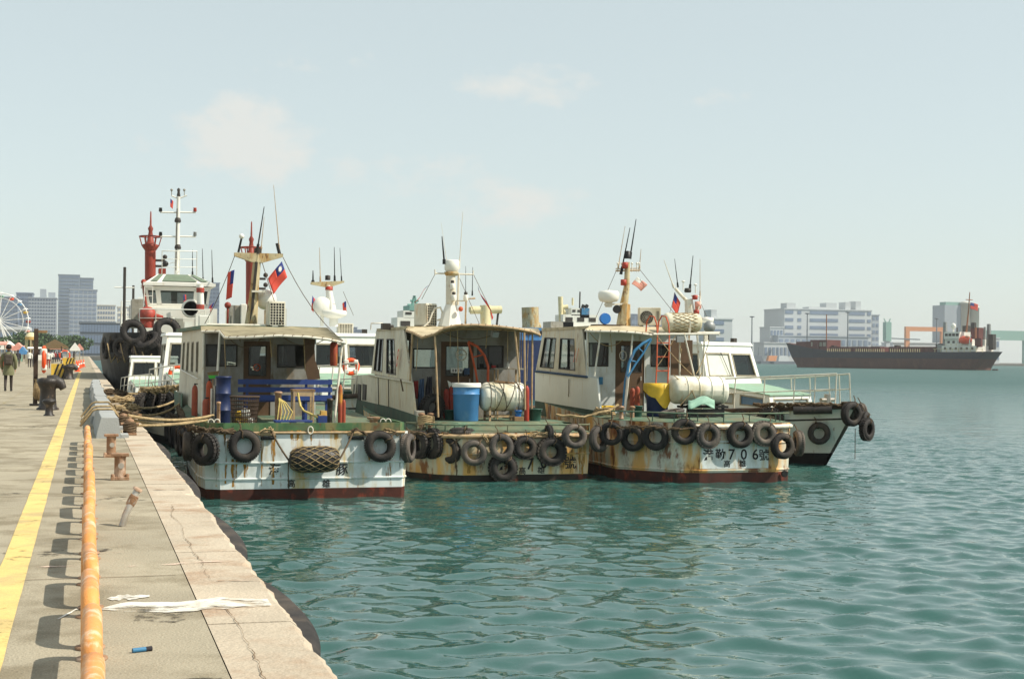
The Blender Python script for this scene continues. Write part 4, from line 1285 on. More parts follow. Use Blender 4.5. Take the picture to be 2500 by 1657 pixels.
garland('rope_lashing', 'knot of rope at the right fairlead of the net-bag boat', [at(858, 1052, 30.74), at(872, 1047, 30.72), at(888, 1054, 30.74), at(900, 1068, 30.74)], .018, M['rope_dark'], seed=5, jit=.03, strands=3)
garland('rope_lashing', 'bunched pale rope at the starboard corner of the net-bag boat', [at(945, 1048, 30.85), at(962, 1056, 30.85), at(978, 1062, 30.9), at(972, 1085, 30.9)], .02, M['rope'], seed=6, jit=.05, strands=5)

# wires and cords strung about the boats
def strung(label, a, b, sag, r=.009, m='rope_dark', cat='cord'):
    hose('cord', label, cat, rope_pts(a, b, sag, 8), r, M[m], 'cords and wires strung on the boats')
strung('slack wire from the rusty T mast to the canopy corner of the net-bag boat', T(690, 626), at(838, 832, 32.7), .25)
strung('wire from the rusty T mast down to the roof locker', T(574, 622), at(500, 790, 38.6), .1)
strung('wire from the rusty T mast forward over the roof', T(640, 640), at(690, 792, 36.8), .05)
strung('cord hanging in a loop under the canopy of the net-bag boat, left', at(560, 826, 33.2), at(640, 824, 33.0), .22)
strung('cord hanging in a loop under the canopy of the net-bag boat, right', at(690, 822, 33.0), at(790, 830, 33.0), .16)
for i, (u, v0, v1) in enumerate(((660, 826, 872), (742, 826, 905), (548, 830, 900))):
    strung(f'{["middle", "right", "left"][i]} rope tail dangling under the canopy of the net-bag boat', at(u, v0, 33.4), at(u + 3, v1, 33.5), 0, .012, 'rope')

for u, v0, v1, w, m in ((552, 1060, 1180, .10, 0), (572, 1120, 1188, .16, 0), (549, 1075, 1150, .05, 1), (640, 1064, 1186, .06, 0), (668, 1062, 1182, .10, 0), (600, 1125, 1170, .12, 0), (760, 1054, 1085, .05, 0), (902, 1060, 1130, .06, 0), (955, 1075, 1186, .08, 0), (978, 1060, 1160, .05, 1), (530, 1130, 1188, .12, 0), (720, 1050, 1075, .3, 0), (820, 1050, 1072, .2, 0)):
    rust_run(b1, u, v0, v1, w, 30.846, 'rustrun_dark' if m else 'rustrun')

# ================================================================== BOAT 2: middle boat with the blue drum
HB2 = Hull(10.15, 34.25, [(0, -1.15, 2.2), (.35, -1.75, 2.32), (1.3, -2.3, 2.36), (4, -2.35, 2.35), (7.5, -2.25, 2.25), (10, -1.8, 1.8), (12, -.85, .85), (13, -.06, .06)], 13.0, 1.2, 2.2)
b2 = thing('work_boat', 'grimy cream work boat with blue drum and white tank, middle of three sterns', 'boat', (10.15, 34.25, 0), group='work boats moored stern to stern')
HB2.build(b2, M['cream_hull'], M['boot_dark'], M['deck_green'], fboot=.13, strakes=(.56,))
def raised_deck(root, H, n_st, inset, z1, m, y_end):
    P = [H.pt(-1, i, 1.0) + Vector((inset, 0, 0)) for i in range(n_st, -1, -1)] + [H.pt(1, i, 1.0) + Vector((-inset, 0, 0)) for i in range(n_st + 1)]
    O = [H.pt(-1, i, 1.0) for i in range(n_st, -1, -1)] + [H.pt(1, i, 1.0) for i in range(n_st + 1)]
    k = n_st + 1
    for p in P[k - 1:k + 1]: p.y += inset * 1.2
    rows = [[Vector((p.x, p.y, p.z + .01)) for p in O], [Vector((p.x, p.y, z1)) for p in P]]
    b = MB(); b.grid(rows, sm=False)
    nP = len(P)
    b.add([Vector((p.x, p.y, z1)) for p in P], [tuple(range(nP))])
    return b.build('after_deck', m, root)
DZ2 = 1.45
raised_deck(b2, HB2, 3, .55, DZ2, M['deck_green'], 0)
# pipe rail and rusty fender tube along the stern
rp = HB2.path(1.0)
n2 = len(HB2.rows)
stern = rp[n2 - 3:n2 + 2]
rl = MB(); rl.tube([p + Vector((0, .06, .2)) for p in stern], .022, 8); rail2 = rl.build('stern_rail', M['deck_green'], b2)
for i, p in enumerate(stern):
    for q_ in ((p, stern[min(i + 1, len(stern) - 1)]),):
        for t in (0, .35, .7):
            c = q_[0].lerp(q_[1], t)
            k = MB(); k.cyl(c + Vector((0, .06, -.02)), c + Vector((0, .06, .2)), .016, n=6); k.build('stanchion', M['deck_green'], rail2)
k = MB(); k.tube([p + Vector((0, -.05, -.08)) for p in stern[1:]], .055, 10); k.build('fender_tube', M['pipe_rust'], b2)
TB2 = Vector((1, 0, 0))
for ch, u, v, sz, m in (('港', 1230, 1135, .33, 'ink'), ('7', 1294, 1133, .4, 'ink'), ('0', 1328, 1130, .4, 'ink'), ('號', 1392, 1131, .33, 'ink'), ('高', 1275, 1150, .2, 'ink'), ('雄', 1321, 1148, .2, 'ink')):
    text_obj('lettering', ch, sz, M[m], b2, at(u, v, HB2.cy - .008), (1, 0, 0), (0, 0, 1), bold=sz * .014)
# port side: trunk, wheelhouse wall and green base, all in the plane X2
X2 = 8.12
def sp_(u, v, X): return atx(u, v, X)
UP2 = (sp_(906, 912, X2), sp_(1003, 931, X2), sp_(986, 804, X2 + .12), sp_(918, 807, X2 + .12))
wins = [(.07, .09, .30, .80), (.42, .08, .66, .80)]
wall_part(b2, 'port_wall', UP2, wins, M['cabin_cream'])
for w_ in wins:
    mid = w_[0] + (w_[2] - w_[0]) * .52
    window(b2, UP2, (w_[0], w_[1], mid, w_[3]), gm=GL, fm='frame_dark', fw=.03)
    window(b2, UP2, (mid, w_[1], w_[2], w_[3]), gm=GLD, fm='frame_dark', fw=.03)
low = [sp_(u, v, X2 - .03) for u, v in ((858, 916), (906, 914), (1005, 933), (1014, 1016), (951, 995), (880, 979), (856, 976))]
k = MB(); k.extr(low[::-1], (.05, 0, 0)); k.build('trunk_side', M['cabin_cream'], b2)
for (u0, u1) in ((862, 868), (872, 879), (884, 892)):
    k = MB(); k.extr([sp_(u, v, X2 - .06) for u, v in ((u0, 976), (u1, 977), (u1 + 1, 939), (u0 + 1, 937))], (.05, 0, 0)); k.build('vent_slot', M['frame_dark'], b2)
for u in (924, 949):
    k = MB(); k.bar(sp_(u - 1, 918 + (u - 906) * .18, X2 - .045), sp_(u, 982 + (u - 880) * .2, X2 - .045), .018); k.build('panel_seam', M['frame_dark'], b2)
gb = [sp_(u, v, X2 - .05) for u, v in ((838, 970), (880, 977), (951, 993), (1016, 1014), (1018, 1040), (940, 1036), (838, 1020))]
k = MB(); k.extr(gb[::-1], (.05, 0, 0)); k.build('trunk_base', M['base_green'], b2)
k = MB(); k.tube([sp_(900, 915, X2 - .06), sp_(1006, 934, X2 - .06)], .03, 6); k.build('ledge', M['cabin_cream'], b2)
text_obj('lettering', '8', .72, M['ink_red'], b2, sp_(973, 876, X2 - .0) + Vector((-.0, 0, 0)), (UP2[1] - UP2[0]), (UP2[3] - UP2[0]), sx=.75).location = (-.03, 0, 0)
yf2 = UP2[0].y; yr2 = 37.4
zt2 = UP2[2].z
# rear wall, door and windows
PR2x0 = at(1003, 900, yr2).x; PR2x1 = at(1268, 900, yr2).x
PR2 = ((PR2x0, yr2, DZ2), (PR2x1, yr2, DZ2), (PR2x1, yr2, zt2), (PR2x0, yr2, zt2))
w1 = frac(PR2, 1010, 852, 1064, 897, yr2); w2_ = frac(PR2, 1166, 845, 1228, 900, yr2); hd2 = frac(PR2, 1076, 834, 1156, 1010, yr2); hd2 = (hd2[0], .02, hd2[2], hd2[3])
wall_part(b2, 'rear_wall', PR2, [w1, w2_, hd2], M['cabin_grimy_shade'])
window(b2, PR2, w1); window(b2, PR2, w2_, gm=GLD)
dr2 = door(b2, PR2, hd2, (.16, .54, .86, .94), handle=True)
# the round clear-view ring seen in the door window
c = at(1126, 866, yr2 - .05)
k = MB(); k.tube([c + Vector((math.cos(t) * .145, 0, math.sin(t) * .145)) for t in [2 * math.pi * i / 22 for i in range(22)]], .018, 6, closed=True); k.bar(c - Vector((.14, 0, 0)), c + Vector((.14, 0, 0)), .018); k.ball(c, .035, 8, 6); k.build('clear_view_ring', M['pipe_white'], dr2)
x0, z0, x1, z1 = rect(1100, 898, 1128, 910, yr2)
k = MB(); k.box2((x0, yr2 - .03, z0), (x1, yr2 - .012, z1)); nt = k.build('notice', M['flag_white'], dr2)
for i in range(4):
    k = MB(); xx = x0 + (x1 - x0) * (.14 + .23 * i); k.box2((xx, yr2 - .034, z0 + .03), (xx + .035, yr2 - .031, z1 - .03)); k.build('character', M['ink'], nt)
x0, z0, x1, z1 = rect(1132, 898, 1146, 914, yr2)
k = MB(); k.box2((x0, yr2 - .03, z0), (x1, yr2 - .012, z1)); k.build('notice', M['cloth_blue'], dr2)
PSb = (Vector((PR2x1, yr2, DZ2)), Vector((PR2x1 - .1, yf2, DZ2)), Vector((PR2x1 - .1, yf2, zt2)), Vector((PR2x1, yr2, zt2)))
hs = [(.1, .5, .45, .88), (.55, .5, .9, .88)]
wall_part(b2, 'starboard_wall', PSb, hs, M['cabin_cream']); [window(b2, PSb, h) for h in hs]
PFb = (Vector((PR2x1 - .1, yf2, DZ2)), Vector((X2 + .05, yf2, DZ2)), Vector((X2 + .12, yf2 - .3, zt2)), Vector((PR2x1 - .1, yf2 - .3, zt2)))
hf = [(.05, .52, .32, .9), (.36, .52, .64, .9), (.68, .52, .95, .9)]
wall_part(b2, 'front_wall', PFb, hf, M['cabin_cream']); [window(b2, PFb, h) for h in hf]
k = MB(); k.hexa([(X2 + .08, yf2 - .35, zt2), (PR2x1, yf2 - .35, zt2), (PR2x1 + .04, yr2 - .1, zt2), (X2 + .1, yr2 - .1, zt2), (X2 + .08, yf2 - .35, zt2 + .08), (PR2x1, yf2 - .35, zt2 + .08), (PR2x1 + .04, yr2 - .1, zt2 + .08), (X2 + .1, yr2 - .1, zt2 + .08)])
k.build('roof', M['canvas_light'], b2)
# forward trunk top
tf = [low[0], low[1]]
k = MB(); k.box2((X2 + .03, yf2, 1.8), (PR2x1 - .2, low[0].y, low[0].z)); k.build('fore_trunk', M['cabin_cream'], b2)
# canopy, underside showing, with ribs
aft2 = [at(u, v, Y) for u, v, Y in ((992, 806, 37.0), (1010, 812, 36.2), (1030, 823, 35.4), (1060, 815, 35.0), (1085, 800, 34.9), (1115, 793, 34.8), (1160, 792, 34.8), (1210, 795, 34.8), (1260, 801, 34.9), (1300, 809, 35.1), (1318, 817, 35.2))]
fore2 = [Vector((X2 + .1 + (PR2x1 + .55 - X2 - .1) * i / 10, yr2 + .05, zt2 + .085)) for i in range(11)]
can2 = canopy(b2, aft2, fore2, M['canvas_light'], sag=.02, pipe='pipe_rust', pr=.035)
for i in range(3, 11):
    k = MB(); k.tube([fore2[i] - Vector((0, 0, .05)), aft2[i] - Vector((0, 0, .05))], .02, 6); k.build('canopy_rib', M['pipe_rust'], can2)
for j in (.3, .65):
    k = MB(); k.tube([fore2[i].lerp(aft2[i], j) - Vector((0, 0, .07)) for i in range(2, 11)], .02, 6); k.build('canopy_batten', M['pipe_rust'], can2)
for (u0, v0, u1, v1, Y) in ((1007, 815, 1001, 930, 36.2), (1062, 820, 1070, 1018, 35.0), (1257, 806, 1268, 920, 35.0), (1280, 808, 1282, 1000, 35.0), (1300, 812, 1298, 1000, 35.3), (1262, 806, 1272, 1000, 37.0)):
    p = MB(); p.tube([at(u0, v0, Y), at(u1, v1, Y)], .026, 8); p.build('canopy_post', M['pipe_rust'], b2)
k = MB(); c = at(1208, 815, 35.2); k.box(c, (.18, .12, .14), rz=.3, rx=.4); k.build('flood_lamp', M['grey_metal'], b2)
# roof gear
ym2 = 37.9
def T2(u, v): return at(u, v, ym2)
k = MB(); k.tube([T2(1098, 798), T2(1102, 745)], [.34, .17], 10, sm=False); k.build('mast_foot', M['white'], b2)
m2 = MB(); m2.tube([T2(1102, 752), T2(1100, 672)], [.16, .13], 10); m2.tube([T2(1118, 745), T2(1120, 668)], .03, 6); mast2 = m2.build('mast', M['pipe_white'], b2)
k = MB(); k.tube([T2(1062, 667), T2(1155, 670)], .022, 6); k.tube([T2(1062, 672), T2(1062, 658)], .02, 6); k.tube([T2(1155, 672), T2(1155, 660)], .02, 6); k.build('crossarm', M['pipe_white'], mast2)
k = MB(); k.lathe([(.001, 0), (.16, 0), (.2, .05), (.2, .1), (.001, .1)], T2(1102, 673), 16); k.build('lamp_tray', M['mast_rust'], mast2)
k = MB(); k.lathe([(.15, 0), (.2, .06), (.2, .3), (.17, .33), (.001, .34)], T2(1103, 664), 20); k.build('radome', M['white'], mast2)
for (u, v) in ((1103, 735), (1100, 707), (1132, 735)):
    k = MB(); k.lathe([(.06, 0), (.07, .02), (.07, .14), (.06, .16), (.001, .17)], T2(u, v) + Vector((0, -.22, 0)), 12); lo = k.build('navigation_lamp', M['white'], mast2)
    k = MB(); k.lathe([(.05, .17), (.05, .24), (.001, .25)], T2(u, v) + Vector((0, -.22, 0)), 12); k.build('lamp_cap', M['frame_dark'], lo)
    k = MB(); k.bar(T2(u, v) + Vector((0, -.22, 0)), Vector((T2(1102, v).x, ym2, T2(u, v).z)), .03); k.build('lamp_arm', M['pipe_white'], lo)
k = MB(); k.ball(T2(1118, 755) + Vector((0, -.3, 0)), .07, 10, 6); k.build('horn', M['orange_rust'], mast2)
whip(b2, T2(1085, 643), T2(1079, 577), .028); whip(b2, T2(1093, 655), T2(1077, 543), .008, 'pipe_white'); whip(b2, T2(1121, 655), T2(1130, 517), .014, 'pipe_white')
for (a, b_) in (((1137, 790), (1137, 650)), ((1153, 720), (1154, 652))): whip(b2, T2(*a), T2(*b_), .012, 'black')
k = MB(); k.tube([T2(1136, 790), T2(1138, 730), T2(1160, 728)], .025, 6); k.build('antenna_frame', M['pipe_rust'], b2)
x0, z0, x1, z1 = rect(1036, 742, 1070, 795, 38.0)
ac_unit('weathered beige air conditioner seen edge-on beside the white mast foot', x0, zt2 + .08, x1, z1, 38.0, .5, fan=False, rz=rad(28))
k = MB(); k.tube([T2(u, v) for u, v in ((985, 803), (1010, 801), (1035, 798), (1048, 785), (1055, 765), (1062, 752), (1075, 750), (1080, 762), (1078, 778), (1068, 782))], .028, 8); k.build('roof_hose', M['pipe_white'], b2)
for (u0, v0, u1, v1, Y) in ((934, 789, 954, 806, 39.4), ):
    x0, z0, x1, z1 = rect(u0, v0, u1, v1, Y)
    k = MB(); k.box2((x0, Y, zt2 + .02), (x1, Y + .25, z1)); k.cyl((x1, Y + .1, z1 - .1), (x1 + .1, Y + .1, z1 - .1), .06, n=8); k.build('loud_hailer', M['frame_dark'], b2)
k = MB(); k.tube([at(u, v, 40.0) for u, v in ((905, 805), (906, 789), (934, 789), (935, 805))], .02, 6); k.build('roof_grab_rail', M['pipe_white'], b2)
flag('red flag blowing down to the left of the white mast of the middle boat', at(1046, 697, ym2), Vector((-.13, 0, -.16)), Vector((-.28, .05, -.32)), furl=.2, sun=False)
flag('red flag with dark canton blowing down to the right of the white mast', at(1167, 697, ym2), Vector((.1, 0, -.2)), Vector((.42, .05, -.78)), furl=.3, sun=False)
for a, b_ in (((1062, 669), (1030, 730)), ((1155, 668), (1200, 760)), ((1120, 675), (1170, 790))):
    hose('rigging_line', f'thin halyard of the middle boat reaching {"left" if b_[0] < 1100 else ("far right" if b_[0] > 1180 else "down to the canopy")}', 'rigging', [T2(*a), T2(*b_)], .007, M['rope_dark'], 'halyards of the middle boat')

# ---- loose things on boat 2
x0, z0, x1, z1 = rect(1106, 936, 1170, 1032, 35.5)
bd = drum('plastic_drum', 'large light blue plastic drum with a white bag liner on the middle boat', 'drum', ((x0 + x1) / 2, 35.5, DZ2), (x1 - x0) / 2, z1 - DZ2, M['blue_drum'], taper=.9, ribs=(.72,))
k = MB(); rr, hh = (x1 - x0) / 2, z1 - DZ2
k.lathe([(rr + .03, hh - .09), (rr + .035, hh - .02), (rr + .02, hh + .02), (rr - .03, hh + .015), (rr - .05, hh - .1)], n=24)
k.add([(-rr - .02, 0, hh), (-rr - .16, -.02, hh + .08), (-rr - .1, .02, hh - .12)], [(0, 1, 2), (2, 1, 0)]); k.build('bag_liner', M['flag_white'], bd, local=True)
x0, z0, x1, z1 = rect(1170, 933, 1283, 1003, 35.6)
rr = (z1 - z0) / 2
tk, A_, d2_, L2_, sd2, up2 = canister('fat white tank in a steel cradle right of the blue drum', (x0, 35.6, (z0 + z1) / 2), (x1, 35.6, (z0 + z1) / 2), rr, M['tank_white'], name='storage_tank', cat='tank', bands=(.28, .72))
for q_, tl in ((.18, 0), (.4, .25), (.47, -.2), (.62, .3), (.78, 0), (.85, -.2)):
    c = A_ + d2_ * L2_ * q_
    k = MB(); k.tube([c + d2_ * (tl * math.sin(x)) * .5 + (sd2 * math.cos(x) + up2 * math.sin(x)) * (rr + .012) for x in [2 * math.pi * i / 24 for i in range(24)]], .008, 4, closed=True); k.build('tank_lashing', M['rope_dark'], tk)
for xx in (x0 + .22, x1 - .32):
    k = MB()
    k.bar((xx, 35.35, DZ2), (xx, 35.35, z0 + .25), .05); k.bar((xx, 35.85, DZ2), (xx, 35.85, z0 + .25), .05); k.bar((xx, 35.35, z0 + .02), (xx, 35.85, z0 + .02), .05); k.build('cradle', M['pipe_rust'], tk)
for yy in (35.35, 35.85):
    k = MB(); k.bar((x0 + .2, yy, DZ2 + .12), (x1 - .3, yy, DZ2 + .12), .05); k.build('cradle_beam', M['pipe_rust'], tk)
k = MB(); k.bar(A_ + d2_ * L2_ * .3 + Vector((0, -.1, rr + .03)), A_ + d2_ * L2_ * .72 + Vector((0, -.14, rr - .02)), .07, .05); k.build('strap_board', M['wood'], tk)
def bucket(label, u0, v0, u1, v1, Y, m, zb):
    x0, z0, x1, z1 = rect(u0, v0, u1, v1, Y)
    r, h = (x1 - x0) / 2, z1 - zb
    t = thing('bucket', label, 'bucket', ((x0 + x1) / 2, Y, zb), group='buckets on the decks')
    k = MB(); k.lathe([(r * .78, 0), (r, h), (r * 1.06, h), (r * 1.06, h - .03), (r * .98, h - .03), (r * .9, h - .04), (r * .72, .03), (.001, .03)], n=20); k.build('body', M[m], t, local=True)
    k = MB(); k.tube([(math.cos(a) * r * 1.05, -.03 - math.sin(a) * .03, h - .01 - math.sin(a) * .12) for a in [math.pi * i / 8 for i in range(9)]], .007, 5); k.build('handle', M['grey_metal'], t, local=True)
    return t
bucket('small bright blue bucket under the white tank', 1256, 1001, 1274, 1022, 35.3, 'blue_bright', DZ2 + .12)
k = MB(); c = rect(1256, 1001, 1274, 1022, 35.3); k.box(((c[0] + c[2]) / 2, 35.3, DZ2 + .058), (.26, .2, .116)); tag(k.build('brick_block', M['wood'], bevel=.008), 'squared timber block under the small blue bucket', 'block')
bucket('dark green tub left of the light blue drum', 1084, 1000, 1112, 1033, 36.2, 'bucket_green', DZ2)
bucket('dark green tub right of the white tank', 1290, 997, 1322, 1030, 35.4, 'bucket_green', DZ2)
cylinder('red fire extinguisher by the brown door of the middle boat', 1083, 946, 1096, 1000, 36.9, 'red', DZ2, cat='fire extinguisher')
cylinder('red fire extinguisher next to the door one, behind the blue drum', 1095, 940, 1106, 1000, 36.95, 'red', DZ2, cat='fire extinguisher')
cylinder('red extinguisher hung on the starboard posts right of the tank', 1280, 938, 1292, 998, 35.25, 'red', DZ2, cat='fire extinguisher')
# orange davit hoop
dv = thing('davit', 'rusty orange curved davit leaning over the drum on the middle boat', 'davit', tuple(at(1180, 1000, 36.4)))
k = MB(); k.tube([at(u, v, 36.3) for u, v in ((1168, 945), (1160, 900), (1152, 865), (1143, 836))], .03, 8); k.build('inner_arm', M['orange_rust'], dv)
k = MB(); k.tube([at(u, v, 36.3) for u, v in ((1188, 990), (1191, 930), (1192, 895), (1183, 868), (1166, 846), (1143, 834))], .035, 8); k.build('outer_arm', M['orange_rust'], dv)
k = MB(); k.tube([at(1154, 872, 36.3), at(1178, 866, 36.3)], .02, 6); k.build('cross_bar', M['orange_rust'], dv)
# washing and gear on the port side of the after deck
for (u0, v0, u1, v1, Y, m, lb) in ((1008, 930, 1022, 972, 36.6, 'cloth_red', 'dark red oilskin hanging at the port post of the middle boat'), (1022, 925, 1036, 1000, 36.5, 'cloth_blue', 'faded blue overalls hanging by the port window of the middle boat'), (1040, 920, 1056, 968, 36.5, 'cloth_dark', 'black jacket hanging beside the canopy post of the middle boat')):
    x0, z0, x1, z1 = rect(u0, v0, u1, v1, Y)
    rows = []
    for j in range(7):
        t = j / 6
        rows.append([Vector((x0 + (x1 - x0) * (.15 * (1 - t) + (.7 + .3 * t) * i / 8), Y + .05 * math.sin(i * 1.7 + j * .4) , z1 - (z1 - z0) * t + .02 * math.sin(i * 2.2))) for i in range(9)])
    k = MB(); k.grid(rows, sm=True); o = k.build('hung_clothing', M[m]); md = o.modifiers.new('c', 'SOLIDIFY'); md.thickness = .02
    tag(o, lb, 'clothing', 'clothes drying on the boats')
k = MB(); x0, z0, x1, z1 = rect(1044, 980, 1066, 1020, 36.0)
tyre('knob', ((x0 + x1) / 2, 36.0, DZ2 + .33), rad(25), 'tyre standing on deck beside the canopy post of the middle boat', 0, .15)
x0, z0, x1, z1 = rect(1013, 1003, 1034, 1020, 35.6)
k = MB(); k.box(((x0 + x1) / 2, 35.6, DZ2 + .13), (x1 - x0, .25, .26)); tag(k.build('wooden_box', M['grey_box'], bevel=.015), 'small grey box by the port quarter of the middle boat', 'box')
c = at(1040, 1030, 35.1); c.z = 1.3
gm_ = thing('mooring_bitt', 'rope-wrapped mooring bitts at the port quarter of the middle boat', 'mooring bitt', tuple(c))
for dx in (-.12, .12):
    k = MB(); k.lathe([(.07, 0), (.06, .05), (.06, .3), (.09, .33), (.09, .36), (.03, .38)], (dx, 0, 0), 14); k.build('post', M['rustysteel'], gm_, local=True)
k = MB()
for j in range(6): k.tube([(math.cos(a) * .2 * (1 - .3 * abs(math.sin(a))), math.sin(a) * .1, .08 + j * .04 + .015 * math.sin(a * 2 + j)) for a in [2 * math.pi * i / 16 for i in range(16)]], .024, 5, closed=True)
k.build('rope_turns', M['rope'], gm_, local=True)
x0, z0, x1, z1 = rect(1215, 900, 1260, 935, 36.6)
tb = thing('work_table', 'cluttered narrow work table behind the white tank', 'table', ((x0 + x1) / 2, 36.6, DZ2))
hh = z1 - DZ2
k = MB(); k.box((0, 0, hh), (x1 - x0 + .3, .4, .04)); k.build('top', M['grey_box'], tb, local=True)
for sx in (-1, 1):
    for sy in (-1, 1):
        k = MB(); k.box((sx * .3, sy * .16, (hh - .02) / 2), (.04, .04, hh - .02)); k.build('leg', M['pipe_rust'], tb, local=True)
for i, (u, w_, h_, m, lb) in enumerate(((1204, .1, .07, 'cloth_red', 'small red box'), (1218, .12, .1, 'frame_dark', 'black kettle-sized box'), (1240, .06, .17, 'white', 'white bottle'))):
    c = at(u, 900, 36.6); k = MB()
    if i == 2: k.lathe([(.035, 0), (.035, .11), (.015, .13), (.015, .16), (.001, .165)], (c.x, 36.6, DZ2 + hh + .02), 10)
    else: k.box((c.x, 36.55, DZ2 + hh + .02 + h_ / 2), (w_, .1, h_))
    tag(k.build('table_item', M[m], bevel=.008 if i < 2 else 0), f'{lb} on the work table behind the white tank', 'box' if i < 2 else 'bottle')
# tyres round boat 2
ys2 = 34.10
for kind, u, v, Y, rz, sc, tl, lb in (
    ('knob', 1025, 1085, 34.9, 66, 1.0, 0, 'dark tyre edge-on, leftmost on the port quarter of the middle boat'),
    ('knob', 1057, 1082, 34.75, 72, 1.05, 0, 'tall dark tyre edge-on, second on the port quarter of the middle boat'),
    ('car', 1098, 1098, 34.5, 60, 1.0, .2, 'dark tyre edge-on beside the hanging ropes of the middle boat'),
    ('dry', 1157, 1105, ys2, 12, .95, .4, 'rope-bound worn tyre on the stern, left of the drum boat lettering'),
    ('dry', 1224, 1090, ys2 - .1, 0, .95, .3, 'light grey tyre overlapping the lower one on the middle stern'),
    ('knob', 1228, 1142, ys2, 0, 1.02, .5, 'lowest tyre on the middle stern, framing a painted character'),
    ('knob', 1281, 1092, ys2, 0, .86, 0, 'knobbly tyre on the middle stern above the number seven'),
    ('knob', 1346, 1102, ys2, 0, 1.05, 0, 'largest knobbly tyre on the orange rusted part of the middle stern'),
    ('dry', 1402, 1064, ys2 - .15, -6, .95, 0, 'pale grey tyre high on the rail, left of the last one on the middle stern'),
    ('dry', 1463, 1070, ys2 - .05, -28, 1.0, 0, 'pale grey tyre at the starboard corner of the middle stern')):
    tyre_at(kind, u, v, Y, rz, lb, sc, tl)
tyre('dry', tuple(at(1127, 1058, 34.55)), 0, 'tyre lying flat on the rim of the middle stern with rope over it', .0, rad(74))
tyre('car', tuple(at(1340, 1060, 34.25)), rad(90), 'tyre seen edge-on lashed along the fender tube of the middle stern', 0, rad(0), .75)
garland('rope_lashing', 'ropes hanging from the port quarter of the middle boat between its tyres', [at(1112, 1062, 34.3), at(1113, 1110, 34.25), at(1116, 1168, 34.2)], .016, M['rope_dark'], seed=8, jit=.03, strands=3)
garland('rope_lashing', 'rope lashings along the fender tube of the middle stern', [at(1180, 1060, 34.1), at(1190, 1085, 34.08), at(1250, 1060, 34.1), at(1262, 1085, 34.08), at(1300, 1055, 34.12), at(1370, 1062, 34.1)], .014, M['rope'], seed=9, jit=.05, strands=3)
garland('rope_lashing', 'tangled rope along the port rim of the middle boat', [at(990, 1050, 34.9), at(1030, 1062, 34.7), at(1075, 1060, 34.5), at(1110, 1056, 34.4)], .022, M['rope_dark'], seed=10, jit=.06, strands=4)

for i, (u, v0, v1, Y) in enumerate(((1020, 826, 905, 35.9), (1100, 805, 850, 35.5), (1117, 798, 935, 35.2), (1190, 802, 850, 35.6), (1240, 806, 880, 35.4), (1266, 808, 960, 35.3), (1290, 812, 930, 35.2), (1273, 812, 900, 35.6))):
    strung(f'{ORD[i]} rope tail from the left dangling under the canopy of the middle boat', at(u, v0, Y), at(u - 4 + 3 * (i % 3), v1, Y), 0, .011, 'rope')
strung('cord sagging under the canopy of the middle boat', at(1070, 806, 35.6), at(1230, 804, 35.6), .25)
strung('dark cord tied at the port ledge of the middle boat', at(978, 925, 36.2), at(984, 955, 36.2), 0, .02)

for u, v0, v1, w, m in ((1180, 1120, 1160, .08, 1), (1300, 1075, 1150, .1, 0), (1375, 1062, 1158, .3, 0), (1395, 1075, 1155, .12, 1), (1420, 1080, 1158, .25, 0), (1445, 1085, 1160, .1, 1), (1145, 1120, 1155, .15, 0), (1330, 1120, 1160, .08, 0)):
    rust_run(b2, u, v0, v1, w, HB2.cy - .004, 'rustrun_dark' if m else 'rustrun')

# ================================================================== BOAT 3: rusty stern numbered 706
HB3 = Hull(15.35, 32.72, [(0, -.66, 1.5), (.22, -1.2, 1.98), (1.6, -2.35, 2.25), (4, -2.38, 2.38), (7.5, -2.25, 2.25), (10, -1.8, 1.8), (12, -.85, .85), (13, -.06, .06)], 13.0, 1.5, 2.3)
b3 = thing('work_boat', 'work boat numbered 706 with rusty stern, ladder and two white canisters', 'boat', (15.35, 32.72, 0), group='work boats moored stern to stern')
HB3.build(b3, M['rusty_hull'], M['boot_red'], M['deck_green'], fboot=.175, strakes=(.215, .67))
# fresh white name panel
x0, z0, x1, z1 = rect(1709, 1080, 1876, 1143, 32.70)
k = MB(); k.box2((x0, 32.703, z0), (x1, 32.712, z1 + .05)); k.build('name_panel', M['white_hull'], b3)
for ch, u, v, sz in (('港', 1733, 1112, .30), ('勤', 1763, 1111, .30), ('7', 1790, 1110, .37), ('0', 1820, 1110, .37), ('6', 1848, 1110, .37), ('號', 1869, 1112, .30), ('高', 1779, 1133, .19), ('雄', 1817, 1132, .19)):
    text_obj('lettering', ch, sz, M['ink'], b3, at(u - 4, v, 32.698), (1, 0, 0), (0, 0, 1), bold=sz * .014)
DZ3 = 1.58
raised_deck(b3, HB3, 3, .5, DZ3, M['deck_green'], 0)
rp3 = HB3.path(1.0)
n3 = len(HB3.rows)
stern3 = rp3[n3 - 3:n3 + 2]
rl = MB(); rl.tube([p + Vector((0, .1, .24)) for p in stern3], .02, 8); rail3 = rl.build('stern_rail', M['deck_green'], b3)
for a, b_ in zip(stern3, stern3[1:]):
    for t in (0, .33, .66):
        c = a.lerp(b_, t) + Vector((0, .1, 0))
        k = MB(); k.cyl(c + Vector((0, 0, -.02)), c + Vector((0, 0, .24)), .016, n=6); k.build('stanchion', M['base_green'], rail3)
k = MB(); k.tube([p + Vector((0, -.04, -.09)) for p in stern3[1:]], .06, 10); k.build('fender_tube', M['pipe_white'], b3)
for (u, v) in ((1665, 1156), (1915, 1156)):
    p = at(u, v, 32.74)
    if u < 1700: p = at(u, v, 33.05)
    k = MB(); k.lathe([(.085, 0), (.085, .05)], p + Vector((0, -.03, 0)), 16, 'y'); k.build('exhaust_outlet', M['black'], b3)
